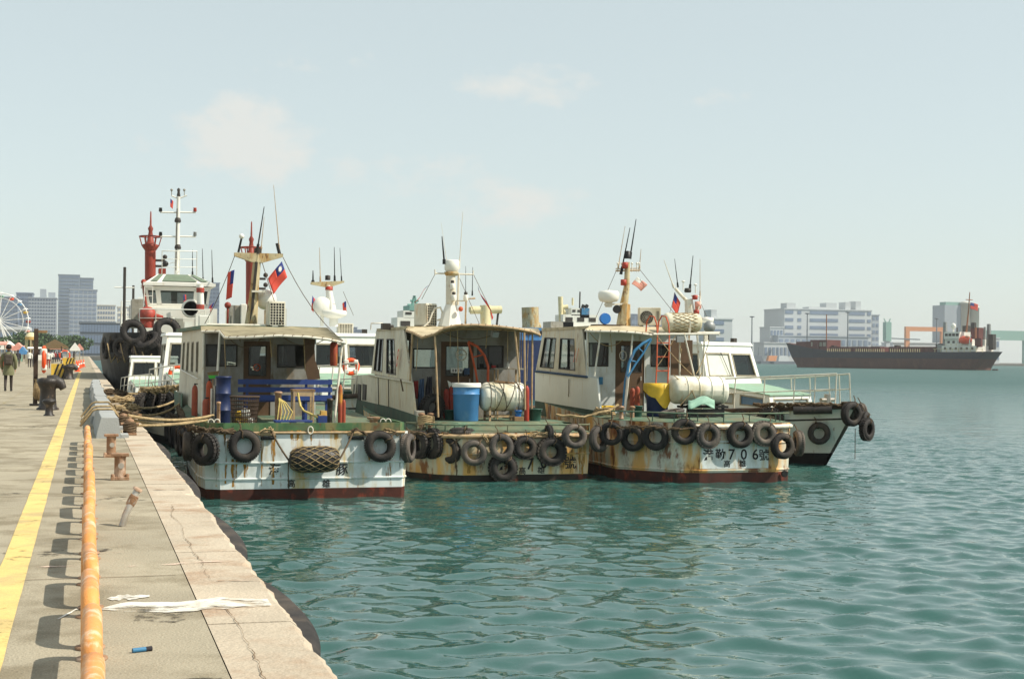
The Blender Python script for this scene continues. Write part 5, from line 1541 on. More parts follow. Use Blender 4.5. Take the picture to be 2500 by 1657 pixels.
# port side
X3 = 13.2
UP3 = (atx(1308, 905, X3), atx(1431, 918, X3), atx(1421, 803, X3 + .1), atx(1327, 800, X3 + .1))
w3 = [(.08, .10, .37, .77), (.48, .10, .80, .77)]
wall_part(b3, 'port_wall', UP3, w3, M['cabin_cream'])
for w_ in w3:
    mid = w_[0] + (w_[2] - w_[0]) * .55
    window(b3, UP3, (w_[0], w_[1], mid, w_[3]), gm=GL, fw=.03); window(b3, UP3, (mid, w_[1], w_[2], w_[3]), gm=GLD, fw=.03)
low3 = [atx(u, v, X3 - .03) for u, v in ((1306, 907), (1432, 920), (1457, 923), (1466, 1006), (1385, 994), (1306, 981))]
k = MB(); k.extr(low3[::-1], (.05, 0, 0)); k.build('trunk_side', M['cabin_bright'], b3)
gb3 = [atx(u, v, X3 - .05) for u, v in ((1306, 978), (1385, 991), (1467, 1004), (1469, 1032), (1385, 1024), (1306, 1012))]
k = MB(); k.extr(gb3[::-1], (.05, 0, 0)); k.build('trunk_base', M['base_green'], b3)
k = MB(); k.tube([atx(1306, 906, X3 - .06), atx(1433, 920, X3 - .06)], .035, 6); k.build('ledge', M['cloth_blue'], b3)
text_obj('lettering', '11', .62, M['ink_red'], b3, atx(1410, 869, X3), (UP3[1] - UP3[0]), (UP3[3] - UP3[0]), sx=.7).location = (-.05, 0, 0)
k = MB(); c = atx(1389, 925, X3 - .06); k.tube([c, c + Vector((0, 0, -.4)), c + Vector((0, .03, -.46)), c + Vector((0, 0, -.5))], .012, 5); k.build('hanging_rope', M['rope_dark'], b3)
yf3, yr3 = UP3[0].y, 36.9
zt3 = UP3[2].z
PR3x0, PR3x1 = at(1432, 900, yr3).x, at(1684, 900, yr3).x
PR3 = ((PR3x0, yr3, DZ3), (PR3x1, yr3, DZ3), (PR3x1, yr3, zt3), (PR3x0, yr3, zt3))
w1 = frac(PR3, 1438, 838, 1484, 893, yr3); w2_ = frac(PR3, 1590, 842, 1634, 894, yr3); hd3 = frac(PR3, 1502, 832, 1573, 1005, yr3); hd3 = (hd3[0], .02, hd3[2], hd3[3])
wall_part(b3, 'rear_wall', PR3, [w1, w2_, hd3], M['cabin_white'])
window(b3, PR3, w1, gm=GLD); window(b3, PR3, w2_, gm=GLD)
dr3 = door(b3, PR3, hd3, (.2, .56, .9, .93))
k = MB(); c = at(1521, 868, yr3 - .04); k.tube([c + Vector((math.cos(t) * .1, 0, math.sin(t) * .13)) for t in [2 * math.pi * i / 18 for i in range(18)]], .012, 5, closed=True); k.build('clear_view_ring', M['pipe_white'], dr3)
x0, z0, x1, z1 = rect(1462, 920, 1471, 938, yr3)
k = MB(); k.box2((x0, yr3 - .03, z0), (x1, yr3 - .002, z1)); k.build('notice', M['blue_paint'], b3)
x0, z0, x1, z1 = rect(1638, 830, 1690, 916, yr3 - .3)
k = MB(); k.box2((x0, yr3 - .32, z0), (x1, yr3 - .28, z1)); k.build('side_screen', M['door_brown'], b3)
PS3 = (Vector((PR3x1, yr3, DZ3)), Vector((PR3x1 - .1, yf3, DZ3)), Vector((PR3x1 - .1, yf3, zt3)), Vector((PR3x1, yr3, zt3)))
wall_part(b3, 'starboard_wall', PS3, hs, M['cabin_cream']); [window(b3, PS3, h) for h in hs]
PF3 = (Vector((PR3x1 - .1, yf3, DZ3)), Vector((X3 + .05, yf3, DZ3)), Vector((X3 + .1, yf3 - .3, zt3)), Vector((PR3x1 - .1, yf3 - .3, zt3)))
wall_part(b3, 'front_wall', PF3, hf, M['cabin_cream']); [window(b3, PF3, h) for h in hf]
k = MB(); k.hexa([(X3 + .06, yf3 - .35, zt3), (PR3x1, yf3 - .35, zt3), (PR3x1 + .04, yr3 - .1, zt3), (X3 + .08, yr3 - .1, zt3), (X3 + .06, yf3 - .35, zt3 + .08), (PR3x1, yf3 - .35, zt3 + .08), (PR3x1 + .04, yr3 - .1, zt3 + .08), (X3 + .08, yr3 - .1, zt3 + .08)])
k.build('roof', M['canvas_light'], b3)
aft3 = [at(u, v, Y) for u, v, Y in ((1428, 806, 36.0), (1450, 808, 35.4), (1480, 808, 35.2), (1520, 809, 35.1), (1560, 812, 35.1), (1592, 817, 35.1))]
fore3 = [Vector((X3 + .08 + (PR3x1 - .35 - X3) * i / 5, yr3 + .05, zt3 + .085)) for i in range(6)]
canopy(b3, aft3, fore3, M['canvas_light'], sag=.0, pipe='pipe_white')
for (u0, v0, u1, v1, Y) in ((1467, 810, 1451, 918, 35.5), (1545, 812, 1525, 1020, 35.2), (1435, 808, 1435, 915, 36.1), (1671, 818, 1695, 918, 35.0), (1660, 830, 1659, 918, 35.6), (1702, 818, 1709, 918, 35.2), (1720, 815, 1712, 1020, 35.4)):
    p = MB(); p.tube([at(u0, v0, Y), at(u1, v1, Y)], .026, 8); p.build('canopy_post', M['pipe_white'], b3)
# platform rails carrying the roof canister
k = MB(); k.tube([at(1595, 816, 35.0), at(1755, 815, 35.0)], .03, 8); plat = k.build('canister_platform', M['pipe_white'], b3)
k = MB(); k.tube([at(1600, 812, 36.2), at(1757, 812, 36.2)], .03, 8); k.build('platform_beam', M['pipe_white'], plat)
x0, _, x1, _ = rect(1600, 810, 1757, 815, 35.0)
for i in range(7):
    xx = x0 + (x1 - x0) * i / 6
    k = MB(); k.bar((xx, 35.0, at(1680, 815, 35.0).z), (xx, 36.2, at(1680, 812, 36.2).z), .04); k.build('platform_bar', M['pipe_white'], plat)
for (u, v) in ((1660, 828), (1738, 823)):
    k = MB(); k.box(at(u, v, 35.0), (.2, .1, .16)); k.build('flood_lamp', M['grey_metal'], b3)
# roof mast with radar
ym3 = 37.6
def T3(u, v): return at(u, v, ym3)
k = MB(); k.tube([T3(1522, 796), T3(1526, 742)], [.22, .16], 8, sm=False); k.build('mast_foot', M['mast_rust'], b3)
k = MB(); k.tube([T3(1522, 750), T3(1530, 700), T3(1532, 640)], [.13, .09, .075], 8); mast3 = k.build('mast', M['mast_rust'], b3)
k = MB(); k.bar(T3(1478, 743), T3(1528, 742), .2, .05); k.build('radar_bracket', M['pipe_white'], mast3)
c = T3(1486, 727)
k = MB(); k.lathe([(.10, -.13), (.24, -.10), (.29, -.02), (.30, .12), (.26, .19), (.001, .22)], c, 28); k.build('radar_dome', M['white'], mast3)
k = MB(); k.box(c + Vector((0, 0, -.19)), (.16, .16, .14)); k.build('radar_pedestal', M['pipe_white'], mast3)
k = MB(); k.tube([T3(1503, 661), T3(1562, 660)], .022, 6); k.tube([T3(1503, 656), T3(1562, 655)], .014, 6); k.build('crossarm', M['pipe_rust'], mast3)
for u in (1508, 1518, 1543, 1555, 1560):
    k = MB(); k.cyl(T3(u, 664), T3(u, 644), .018, n=6); k.ball(T3(u, 643), .035, 8, 5); k.build('small_antenna', M['white'], mast3)
k = MB(); k.lathe([(.09, 0), (.09, .2), (.001, .22)], T3(1532, 631), 12); k.build('masthead_lamp', M['black'], mast3)
for (u, v) in ((1528, 648), (1524, 690)):
    k = MB(); k.lathe([(.001, -.09), (.085, -.08), (.085, .08), (.001, .09)], T3(u, v) + Vector((-.06, -.1, 0)), 12); k.build('red_lamp', M['red'], mast3)
k = MB(); c = T3(1503, 755) + Vector((0, -.1, 0)); k.lathe([(.12, 0), (.1, .08), (.001, .09)], c, 16, 'y'); k.build('horn', M['black'], mast3)
c = at(1476, 778, 37.0)
k = MB(); k.lathe([(.15, -.1), (.16, -.02), (.12, .12), (.001, .16)], c, 18, 'y'); k.bar(c + Vector((0, .02, -.15)), Vector((c.x, 37.02, zt3 + .07)), .06); k.build('searchlight', M['blue_bright'], b3)
k = MB(); k.box((at(1470, 795, 37).x + .1, 37.0, zt3 + .1), (.75, .35, .04)); k.build('searchlight_shelf', M['wood_dark'], b3)
for a, b_, r_, m in (((1516, 668), (1538, 556), .024, 'black'), ((1538, 630), (1553, 535), .024, 'black'), ((1509, 655), (1526, 552), .012, 'pipe_rust'), ((1561, 655), (1565, 608), .014, 'pipe_rust')):
    whip(b3, T3(*a), T3(*b_), r_, m)
x0, z0, x1, z1 = rect(1561, 752, 1618, 798, 37.2)
ac_unit('white air conditioner with a black round fan on the roof of boat 706', x0 + .02, zt3 + .08, x1 - .08, z1, 37.2, .36, fan=True, rz=rad(-14))
flag('faded pink and white flag blowing from the mast of boat 706', T3(1556, 676), Vector((-.16, 0, -.2)), Vector((.34, .1, -.16)), faded=True, furl=.1, sun=False)
for a, b_ in (((1505, 660), (1450, 786)), ((1562, 658), (1650, 770))):
    hose('rigging_line', f'thin stay of boat 706 running {"left to the roof" if b_[0] < 1500 else "right towards the canister"}', 'rigging', [T3(*a), T3(*b_)], .007, M['rope_dark'], 'stays of boat 706')
# ladder with hooped top
ld = thing('ladder', 'brown hooped ladder propped against the roof of boat 706', 'ladder', tuple(at(1618, 985, 34.9)))
for u0, u1 in ((1596, 1603), (1625, 1636)):
    pts = [at(u0 + 3, 984, 34.7), at(u0 + 7, 900, 34.85), at(u0 + 9, 815, 35.0), at(u0 + 7, 790, 35.1), at(u0 + 1, 773, 35.2), at(u0 - 9, 771, 35.3), at(u0 - 17, 785, 35.35), at(u0 - 19, 810, 35.35)]
    k = MB(); k.tube(pts, .02, 8); k.build('stile', M['orange_rust'], ld)
for v in (837, 871, 905, 969):
    k = MB(); k.tube([at(1603, v, 34.95), at(1634, v, 34.95)], .016, 6); k.build('rung', M['orange_rust'], ld)
# raft canisters
x0, z0, x1, z1 = rect(1622, 766, 1714, 812, 35.5)
cn, A_, d_, L_, sd_, up_ = canister('white canister wrapped in netting on the roof platform of boat 706', (x0, 35.6, (z0 + z1) / 2 + .02), (x1, 35.6, (z0 + z1) / 2 + .02), (z1 - z0) / 2, M['net_white'], bands=())
net = MB(); rr = (z1 - z0) / 2
def oncan(h, t):
    q_ = min(1, math.sin(min(h, 1 - h) * math.pi / .5 * .5) * 1.6 if min(h, 1 - h) < .18 else 1.0)
    return A_ + d_ * h * L_ + (sd_ * math.cos(t) + up_ * math.sin(t)) * (rr * q_ + .008)
for s_ in (-1, 1):
    for k_ in range(16):
        net.tube([oncan(.06 + .88 * i / 14, 2 * math.pi * k_ / 16 + s_ * 1.4 * i / 14) for i in range(15)], .007, 4)
net.build('netting', M['rope'], cn)
k = MB(); k.bar((x0 + .62, 35.25, z0 - .02), (x0 + .62, 35.2, z0 + .3), .05); k.build('chock', M['pipe_white'], cn)
x0, z0, x1, z1 = rect(1634, 918, 1772, 986, 34.6)
cn2, A_, d_, L_, sd_, up_ = canister('large smooth white canister on a black stand on the after deck of boat 706', (x0, 34.6, (z0 + z1) / 2), (x1, 34.55, (z0 + z1) / 2 - .01), (z1 - z0) / 2, M['tank_white'], bands=(.25, .45, .66, .86))
rr = (z1 - z0) / 2
for p0, p1 in (((1652, 915), (1690, 955)), ((1690, 955), (1722, 910)), ((1690, 955), (1705, 990)), ((1690, 955), (1660, 990))):
    k = MB(); a, b_ = at(*p0, 34.6 - rr - .02), at(*p1, 34.6 - rr - .02)
    if p0[1] < 920: a.y += .22
    if p1[1] < 920: b_.y += .22
    k.tube([a, b_], .012, 5); k.build('lashing', M['rope'], cn2)
x0, z0, x1, z1 = rect(1685, 990, 1757, 1022, 34.3)
st_ = thing('canister_stand', 'black steel stand under the large white canister of boat 706', 'stand', ((x0 + x1) / 2, 34.45, DZ3))
zz = rect(1690, 985, 1700, 990, 34.6)[1]
for sx in (-.5, .5):
    for sy in (-.18, .22):
        k = MB(); k.box((sx, sy, (zz - DZ3) / 2 + .02), (.06, .06, zz - DZ3 + .04)); k.build('leg', M['black'], st_, local=True)
k = MB(); k.box((0, 0, zz - DZ3 - .02), (1.25, .5, .06)); k.box((0, -.2, .12), (1.0, .05, .2)); k.build('tray', M['black'], st_, local=True)
# green tarp scrap
rows = []
for j in range(8):
    rows.append([at(1680 + i * 8, 972 + j * 3.0 + 6 * math.sin(i * .8 + 1), 34.2 - .02 * j + .03 * math.sin(i * 1.3 + j)) for i in range(9)])
k = MB(); k.grid(rows, sm=True); o = k.build('tarpaulin', M['tarp_green']); md = o.modifiers.new('c', 'SOLIDIFY'); md.thickness = .015
tag(o, 'crumpled pale green tarpaulin in front of the large white canister', 'tarpaulin')
# blue drum with yellow oilskins over it
x0, z0, x1, z1 = rect(1577, 936, 1632, 1016, 34.9)
drum('plastic_drum', 'dark blue drum under yellow oilskins beside the ladder of boat 706', 'drum', ((x0 + x1) / 2, 34.9, DZ3), (x1 - x0) / 2 - .02, z1 - DZ3 - .02, M['blue_dark'], taper=.92, ribs=(.6,))
cx_, rr, tz = (x0 + x1) / 2, (x1 - x0) / 2, z1
rows = []
for j in range(7):
    t = j / 6
    ring = []
    for i in range(25):
        a = 2 * math.pi * i / 24
        drop = (.18 + .28 * max(0, math.sin(a * 2.0 + 4.1)) + .22 * max(0, math.sin(a + 3.3)))
        r_ = rr * (.1 + 1.0 * min(1, t * 3)) + .012 + .012 * math.sin(a * 7)
        ring.append(Vector((cx_ + math.cos(a) * r_, 34.9 + math.sin(a) * r_, tz + .01 - drop * max(0, t - .33) * 1.5)))
    rows.append(ring)
k = MB(); k.grid(rows, sm=True); o = k.build('oilskin', M['yellow']); tag(o, 'yellow oilskins draped over the dark blue drum of boat 706', 'clothing')
# blue davit
dv = thing('davit', 'blue curved davit leaning inboard on boat 706', 'davit', tuple(at(1522, 1005, 34.7)))
k = MB(); k.tube([at(u, v, 34.8) for u, v in ((1521, 1008), (1527, 930), (1536, 885), (1550, 855), (1570, 838), (1590, 828))], .04, 8); k.build('outer_arm', M['blue_paint'], dv)
k = MB(); k.tube([at(u, v, 34.75) for u, v in ((1530, 925), (1552, 888), (1572, 860), (1590, 828))], .028, 8); k.build('inner_arm', M['blue_paint'], dv)
for a, b_ in (((1540, 880), (1556, 884)), ((1558, 848), (1572, 862))):
    k = MB(); k.tube([at(*a, 34.78), at(*b_, 34.76)], .018, 6); k.build('cross_bar', M['blue_paint'], dv)
k = MB(); k.tube([at(1531, 920, 34.75), at(1524, 1005, 34.7)], .026, 8); k.build('pole', M['galv'], dv)
# odds and ends
cylinder('rusty red cylinder by the brown door of boat 706', 1538, 944, 1550, 1005, 36.0, 'cable_red', DZ3)
cylinder('pinkish grey cylinder beside the rusty one on boat 706', 1550, 940, 1562, 1005, 35.8, 'red_oxide', DZ3, valve=False)
x0, z0, x1, z1 = rect(1462, 972, 1495, 986, 36.2)
k = MB(); k.box(((x0 + x1) / 2, 36.2, DZ3 + .12), (x1 - x0, .4, .24)); tag(k.build('storage_box', M['yellow'], bevel=.02), 'low yellow box inside the port side of boat 706', 'box')
tyre('dry', (at(1640, 1012, 33.9).x, 33.9, DZ3 + .11), 0, 'tyre lying flat on the after deck of boat 706 behind the rail', 0, rad(90))
bollard_pair(b3, Vector((at(1530, 1015, 34.3).x, 34.3, DZ3 - .03)), 'rustysteel')
bucket('dark teal bucket near the davit foot of boat 706', 1548, 990, 1568, 1018, 34.6, 'bucket_green', DZ3)
k = MB(); c = at(1475, 1018, 34.9); c.z = 1.62
for j in range(4): k.tube([c + Vector((math.cos(a) * (.3 - .03 * j), math.sin(a) * .22, .03 + j * .045 + .02 * math.sin(3 * a))) for a in [2 * math.pi * i / 18 for i in range(18)]], .025, 5, closed=True)
tag(k.build('rope_coil', M['rope']), 'coiled rope heap on the port quarter of boat 706', 'rope')
garland('mooring_rope', 'ropes tying the middle boat to boat 706', [at(1360, 1012, 34.7), at(1420, 1018, 34.5), at(1480, 1005, 34.4), at(1515, 985, 34.6)], .028, M['rope'], seed=14, jit=.025, strands=3)
garland('rope_lashing', 'rope lashings along the rim of boat 706', [at(1500, 1045, 33.4), at(1560, 1042, 33.0), at(1640, 1045, 32.65), at(1700, 1045, 32.62), at(1760, 1046, 32.62), at(1850, 1050, 32.62)], .016, M['rope_dark'], seed=15, jit=.05, strands=3)
# tyres round boat 3
for kind, u, v, Y, rz, sc, tl, lb in (
    ('car', 1545, 1070, 33.75, 40, .98, 0, 'black tyre on the dark rusty port quarter of boat 706, leftmost'),
    ('car', 1600, 1066, 33.2, 30, 1.02, 0, 'black tyre on the rusty port quarter of boat 706, second from left'),
    ('car', 1671, 1053, 32.72, 8, 1.0, .2, 'black tyre ringing an orange rust patch on the stern of boat 706'),
    ('knobdry', 1729, 1063, 32.58, 0, .9, .3, 'chunky grey tyre above the first characters of boat 706'),
    ('car', 1807, 1061, 32.58, 0, 1.03, .1, 'black tyre above the number on the stern of boat 706'),
    ('knobdry', 1865, 1058, 32.58, 0, .93, .2, 'chunky grey tyre above the last character of boat 706'),
    ('car', 1910, 1088, 32.5, -10, 1.02, .4, 'lowest black tyre at the starboard corner of boat 706'),
    ('dry', 1950, 1082, 33.2, -75, 1.0, 0, 'tyre edge-on round the starboard side of boat 706')):
    tyre_at(kind, u, v, Y, rz, lb, sc, tl)
tyre_at('small', 1492, 1058, 33.9, 30, 'small black tyre squeezed between the middle boat and boat 706', 1.1)

for i, (a, b_, sg) in enumerate((((1440, 812, 36.0), (1520, 830, 36.0), .25), ((1600, 815, 35.0), (1690, 915, 34.6), .05), ((1650, 818, 35.0), (1600, 900, 34.9), .05), ((1490, 815, 35.6), (1494, 860, 35.7), 0), ((1660, 818, 35.1), (1664, 850, 35.1), .3), ((1735, 818, 35.2), (1700, 912, 34.9), .1))):
    strung(f'{ORD[i]} cord from the left strung about the canopy and ladder of boat 706', at(*a), at(*b_), sg, .011, 'rope')

# dark boxes added behind the rear windows so the cabin interiors look shaded
for (root, Y, boxes) in ((b1, 36.6, ((504, 842, 548, 1000), (700, 840, 752, 1000), (640, 889, 700, 1000))), (b2, 38.0, ((1010, 896, 1076, 990), (1166, 840, 1240, 1000))), (b3, 37.5, ((1460, 840, 1484, 1000), (1545, 838, 1600, 1000), (1590, 838, 1634, 1000)))):
    for (u0, v0, u1, v1) in boxes:
        x0, z0, x1, z1 = rect(u0, v0, u1, v1, Y)
        k = MB(); k.box2((x0, Y, z0), (x1, Y + .5, z1)); k.build('cabin_shade_box', M['door_brown'], root)

for u, v0, v1, w, m in ((1720, 1050, 1082, .2, 0), (1800, 1060, 1085, .15, 0), (1838, 1056, 1084, .08, 1), (1745, 1050, 1080, .1, 1)):
    rust_run(b3, u, v0, v1, w, 32.708, 'rustrun_dark' if m else 'rustrun')

# ================================================================== WHITE CABIN BOATS facing the camera (boat 4 and the row behind)
M_('deck_green_pale', (138, 168, 146), 0.75, var=0.12, scale=3, dirt=0.3, dirtc=(150, 150, 130))
M_('pane_blue', (60, 104, 140), 0.15, var=0.15, scale=5, spec=0.6)
M_('pane_grey', (150, 160, 160), 0.2, var=0.1, scale=5, spec=0.6)
M_('curtain', (206, 206, 196), 0.8, var=0.08, scale=5)
def tube_part(root, pts, r, m, name, n=7):
    k = MB(); k.tube(pts, r, n); return k.build(name, M[m], root)

def pilot_boat(label, loc, rz, sc=1.0, hull='clean_hull', boot='boot_black', mast=True, curtain=True, rails=True):
    r = thing('pilot_boat', label, 'boat', loc, rz, group='white cabin boats facing the camera')
    r.scale = (sc,) * 3
    LOCAL[0] = True
    H = Hull(0, -6.5, [(0, -1.7, 1.7), (.4, -1.95, 1.95), (3, -2.05, 2.05), (7, -2.0, 2.0), (9.6, -1.65, 1.65), (11.4, -1.05, 1.05), (12.5, -.45, .45), (13, -.12, .12)], 13.0, 1.3, 1.75, flare=.35, rake=1.1)
    H.build(r, M[hull], M[boot], M['deck_green'], fboot=.2, strakes=(.8,), m_strake=M['rubber'])
    tube_part(r, [p + Vector((0, 0, .02)) for p in H.path(1.0, .03)], .07, 'wood_dark', 'gunwale_fender')
    # fore trunk: sloping green top, side windows, front
    z0, zb, zf = 1.45, 2.32, 2.02
    S = [(1.35, 2.0), (1.12, 4.2)]
    for sd in (1, -1):
        a = (sd * S[0][0], S[0][1]); b = (sd * S[1][0], S[1][1])
        P = [Vector((*a, z0)), Vector((*b, z0)), Vector((b[0] * .93, b[1] - .1, zf)), Vector((a[0] * .93, a[1], zb))]
        if sd < 0: pass
        P = P if sd > 0 else [P[1], P[0], P[3], P[2]]
        # orientation: outward normal
        hh = [(.14, .40, .40, .78), (.52, .40, .90, .80)] if sd > 0 else [(.1, .40, .48, .80), (.6, .40, .86, .78)]
        wall_part(r, 'trunk_side', P, hh, M['cabin_bright'])
        for q_, gm in zip(hh, (M['pane_grey'], M['pane_blue'])): window(r, P, q_, gm=gm, fm='frame_grey', fw=.04, name='trunk_window')
    P = [Vector((S[1][0], S[1][1], z0)), Vector((-S[1][0], S[1][1], z0)), Vector((-S[1][0] * .93, S[1][1] - .1, zf)), Vector((S[1][0] * .93, S[1][1] - .1, zf))]
    hh = [(.1, .4, .9, .8)]
    wall_part(r, 'trunk_front', P, hh, M['cabin_bright']); window(r, P, hh[0], gm=M['pane_grey'], fm='frame_grey', name='trunk_window')
    k = MB(); k.hexa([(-1.28, 2.0, zb), (1.28, 2.0, zb), (1.07, 4.14, zf), (-1.07, 4.14, zf), (-1.28, 2.0, zb + .03), (1.28, 2.0, zb + .03), (1.07, 4.14, zf + .03), (-1.07, 4.14, zf + .03)])
    k.build('trunk_top', M['deck_green_pale'], r)
    # wheelhouse: raked front, tapered sides
    w0, w1, yf, yt, yb, zt = 1.38, 1.22, 2.0, 1.62, -1.6, 3.55
    F = [Vector((w0, yf, zb - .1)), Vector((-w0, yf, zb - .1)), Vector((-w1, yt, zt)), Vector((w1, yt, zt))]
    hf_ = [(.06, .27, .50, .80), (.56, .27, .93, .79)]
    wall_part(r, 'front_wall', F, hf_, M['cabin_bright'])
    w_a = window(r, F, hf_[0], fm='frame_grey', gm=M['curtain'] if curtain else GL, fw=.05); w_b = window(r, F, hf_[1], fm='frame_grey', fw=.05)
    a, b, c, d, n = w_a[1]
    tube_part(w_a[0], [a.lerp(b, .62).lerp(d.lerp(c, .62), 1.05) + n * .03, a.lerp(b, .85) + n * .03], .01, 'black', 'wiper')
    for sd in (1, -1):
        P = [Vector((w0, yb, z0)), Vector((w0, yf, z0)), Vector((w1, yt, zt)), Vector((w1, yb, zt))]
        if sd < 0: P = [Vector((-w0, yf, z0)), Vector((-w0, yb, z0)), Vector((-w1, yb, zt)), Vector((-w1, yt, zt))]
        hs_ = [(.10, .56, .40, .86), (.52, .54, .94, .86)] if sd > 0 else [(.06, .54, .48, .86), (.60, .56, .90, .86)]
        wall_part(r, 'side_wall', P, hs_, M['cabin_bright'])
        for i, q_ in enumerate(hs_):
            fo, wi = window(r, P, q_, fm='frame_grey', gm=GLD, fw=.05)
            if (sd > 0 and i == 1) or (sd < 0 and i == 0): spinner(fo, wi, .5, .45, .17)
    B_ = [Vector((-w0, yb, z0)), Vector((w0, yb, z0)), Vector((w1, yb, zt)), Vector((-w1, yb, zt))]
    hb = [(.1, .5, .35, .85), (.65, .5, .9, .85)]
    wall_part(r, 'rear_wall', B_, hb, M['cabin_white']); [window(r, B_, q_) for q_ in hb]
    k = MB(); k.hexa([(-w1 - .06, yt + .05, zt), (w1 + .06, yt + .05, zt), (w1 + .06, yb - .1, zt), (-w1 - .06, yb - .1, zt), (-w1 - .03, yt - .02, zt + .1), (w1 + .03, yt - .02, zt + .1), (w1 + .03, yb - .1, zt + .1), (-w1 - .03, yb - .1, zt + .1)][::1])
    k.build('roof', M['cabin_bright'], r)
    k = MB(); k.box((-.75, 1.3, zt + .17), (.16, .14, .14)); k.build('roof_lamp', M['frame_dark'], r)
    # bow fittings
    k = MB(); k.cyl((0, 5.45, 1.6), (0, 5.45, 2.1), .1, n=12); bt = k.build('bow_bitt', M['galv'], r)
    k = MB(); k.cyl((-.33, 5.45, 1.93), (.33, 5.45, 1.93), .055, n=10); k.build('bitt_bar', M['galv'], bt)
    if rails:
        for sd in (-1, 1):
            base = [H.pt(sd, i, 1.0) * 1.0 for i in (3, 4, 5, 6)]
            base = [Vector((p.x * .9, p.y, p.z)) for p in base]
            top = [p + Vector((-sd * .08, 0, 1.0)) for p in base]
            rr_ = tube_part(r, top, .024, 'pipe_white', 'guard_rail')
            tube_part(rr_, [p.lerp(q_, .55) for p, q_ in zip(base, top)], .018, 'pipe_white', 'mid_rail')
            for i in range(len(base) - 1):
                for t in (0, .5):
                    tube_part(rr_, [base[i].lerp(base[i + 1], t), top[i].lerp(top[i + 1], t)], .02, 'pipe_white', 'stanchion')
            tube_part(rr_, [base[-1], top[-1]], .02, 'pipe_white', 'stanchion')
        k = MB(); k.box((.55, 5.0, 1.78), (.5, .35, .16)); k.build('anchor_box', M['base_green'], r)
    if mast:
        pass
    LOCAL[0] = False
    return r, H

RZ4 = rad(206)
p4, H4 = pilot_boat('white cabin boat with blue foredeck windows, bow tyres and rails, at the right', (18.85, 42.95, 0), RZ4)
R4 = root_matrix(p4)
def G4(x, y, z): return R4 @ Vector((x, y, z))
# its mast, seen over the canister of boat 706
ym4 = 43.0
def T4(u, v): return at(u, v, ym4)
k = MB(); k.tube([T4(1688, 800) * 1.0, T4(1681, 730)], [.22, .14], 8, sm=False); k.tube([T4(1682, 740), T4(1648, 704)], [.07, .05], 6); k.tube([T4(1688, 722), T4(1710, 724), T4(1704, 760)], .03, 6); mast4 = k.build('mast', M['pipe_white'], p4)
for (u, v, m) in ((1668 + 24, 726, 'red'), (1698, 742, 'flag_faded'), (1696, 762, 'red')):
    k = MB(); k.lathe([(.001, -.08), (.09, -.07), (.09, .07), (.001, .08)], T4(u, v) + Vector((0, -.15, 0)), 10); k.build('lamp', M[m], mast4)
k = MB(); k.lathe([(.1, 0), (.12, .05), (.1, .14), (.001, .15)], T4(1679, 714), 12); k.build('mast_lamp', M['frame_dark'], mast4)
for a, b_, r_, m in (((1645, 702), (1621, 635), .022, 'pipe_white'), ((1655, 700), (1647, 632), .018, 'black'), ((1684, 706), (1692, 624), .024, 'black'), ((1709, 724), (1709, 632), .012, 'pipe_rust')):
    whip(p4, T4(*a), T4(*b_), r_, m)
for (u, v) in ((1668, 690), (1698, 698)):
    k = MB(); k.cyl(T4(u, v + 18), T4(u, v), .02, n=6); k.ball(T4(u, v - 3), .06, 10, 6, (1, 1, .6)); k.build('dome_antenna', M['white'], mast4)
c = T4(1725, 783)
k = MB(); k.lathe([(.2, -.06), (.24, 0), (.22, .1), (.001, .13)], c, 20); k.build('radome', M['white'], mast4)
k = MB(); k.cyl(c + Vector((0, 0, -.05)), Vector((c.x, c.y, 3.64)), .07, n=8); k.build('radome_post', M['pipe_white'], mast4)
c = at(1732, 798, 39.5)
k = MB(); k.ball(c, .19, 14, 8, (1, .8, 1)); k.cyl(c, Vector((c.x, c.y, c.z - .3)), .03, n=6); k.build('searchlight', M['grey_metal'], p4)
flag('red flag with blue canton hanging left of the mast over the netted canister', T4(1647, 713), Vector((-.08, 0, -.5)), Vector((.22, .05, -.3)), furl=.2, sun=False)
flag('pale grey pennant hanging right of the mast over the netted canister', T4(1712, 735), Vector((0, 0, -.24)), Vector((-.2, .05, -.12)), faded=True, sun=False)
for u0, v0, u1, v1, w_ in ((1648, 715, 1628, 790, 'left'), (1709, 735, 1726, 775, 'right')):
    hose('rigging_line', f'thin halyard on the {w_} of the mast over the netted canister', 'rigging', [T4(u0, v0), T4(u1, v1)], .007, M['rope_dark'])
# tyres of boat 4
for i, (kind, x, y, z, rz, sc, lb) in enumerate((
    ('knob', 1.62, 2.6, 1.25, 90, .9, 'leftmost black tyre on the white cabin boat behind the rail of boat 706'),
    ('knob', 1.60, 3.5, 1.25, 86, .9, 'second black tyre on the white cabin boat behind the rail of boat 706'),
    ('knob', 1.44, 4.45, 1.32, 68, 1.1, 'dark knobbly tyre at the shoulder of the white cabin boat next to boat 706'),
    ('knob', 1.42, 4.5, .85, 68, 1.0, 'dark tyre hanging under the shoulder tyre of the white cabin boat'),
    ('car', .30, 6.5, 1.55, 10, 1.12, 'muddy tyre on the bow of the white cabin boat with rust in its hole'),
    ('car', .62, 5.6, .95, 48, 1.0, 'low tyre hanging on the flare of the white cabin boat'),
    ('car', -.30, 6.55, 1.3, -20, 1.02, 'tyre right of the stem of the white cabin boat'),
    ('knob', -.12, 6.75, 1.1, -5, .95, 'tyre low on the stem of the white cabin boat'),
    ('dry', -.75, 6.15, 1.5, -50, 1.0, 'tyre edge-on, rightmost on the bow of the white cabin boat'))):
    p = G4(x, y, z)
    tyre(kind, tuple(p), RZ4 + rad(-rz + 180), lb, .3 * math.sin(i * 2), 0, sc)
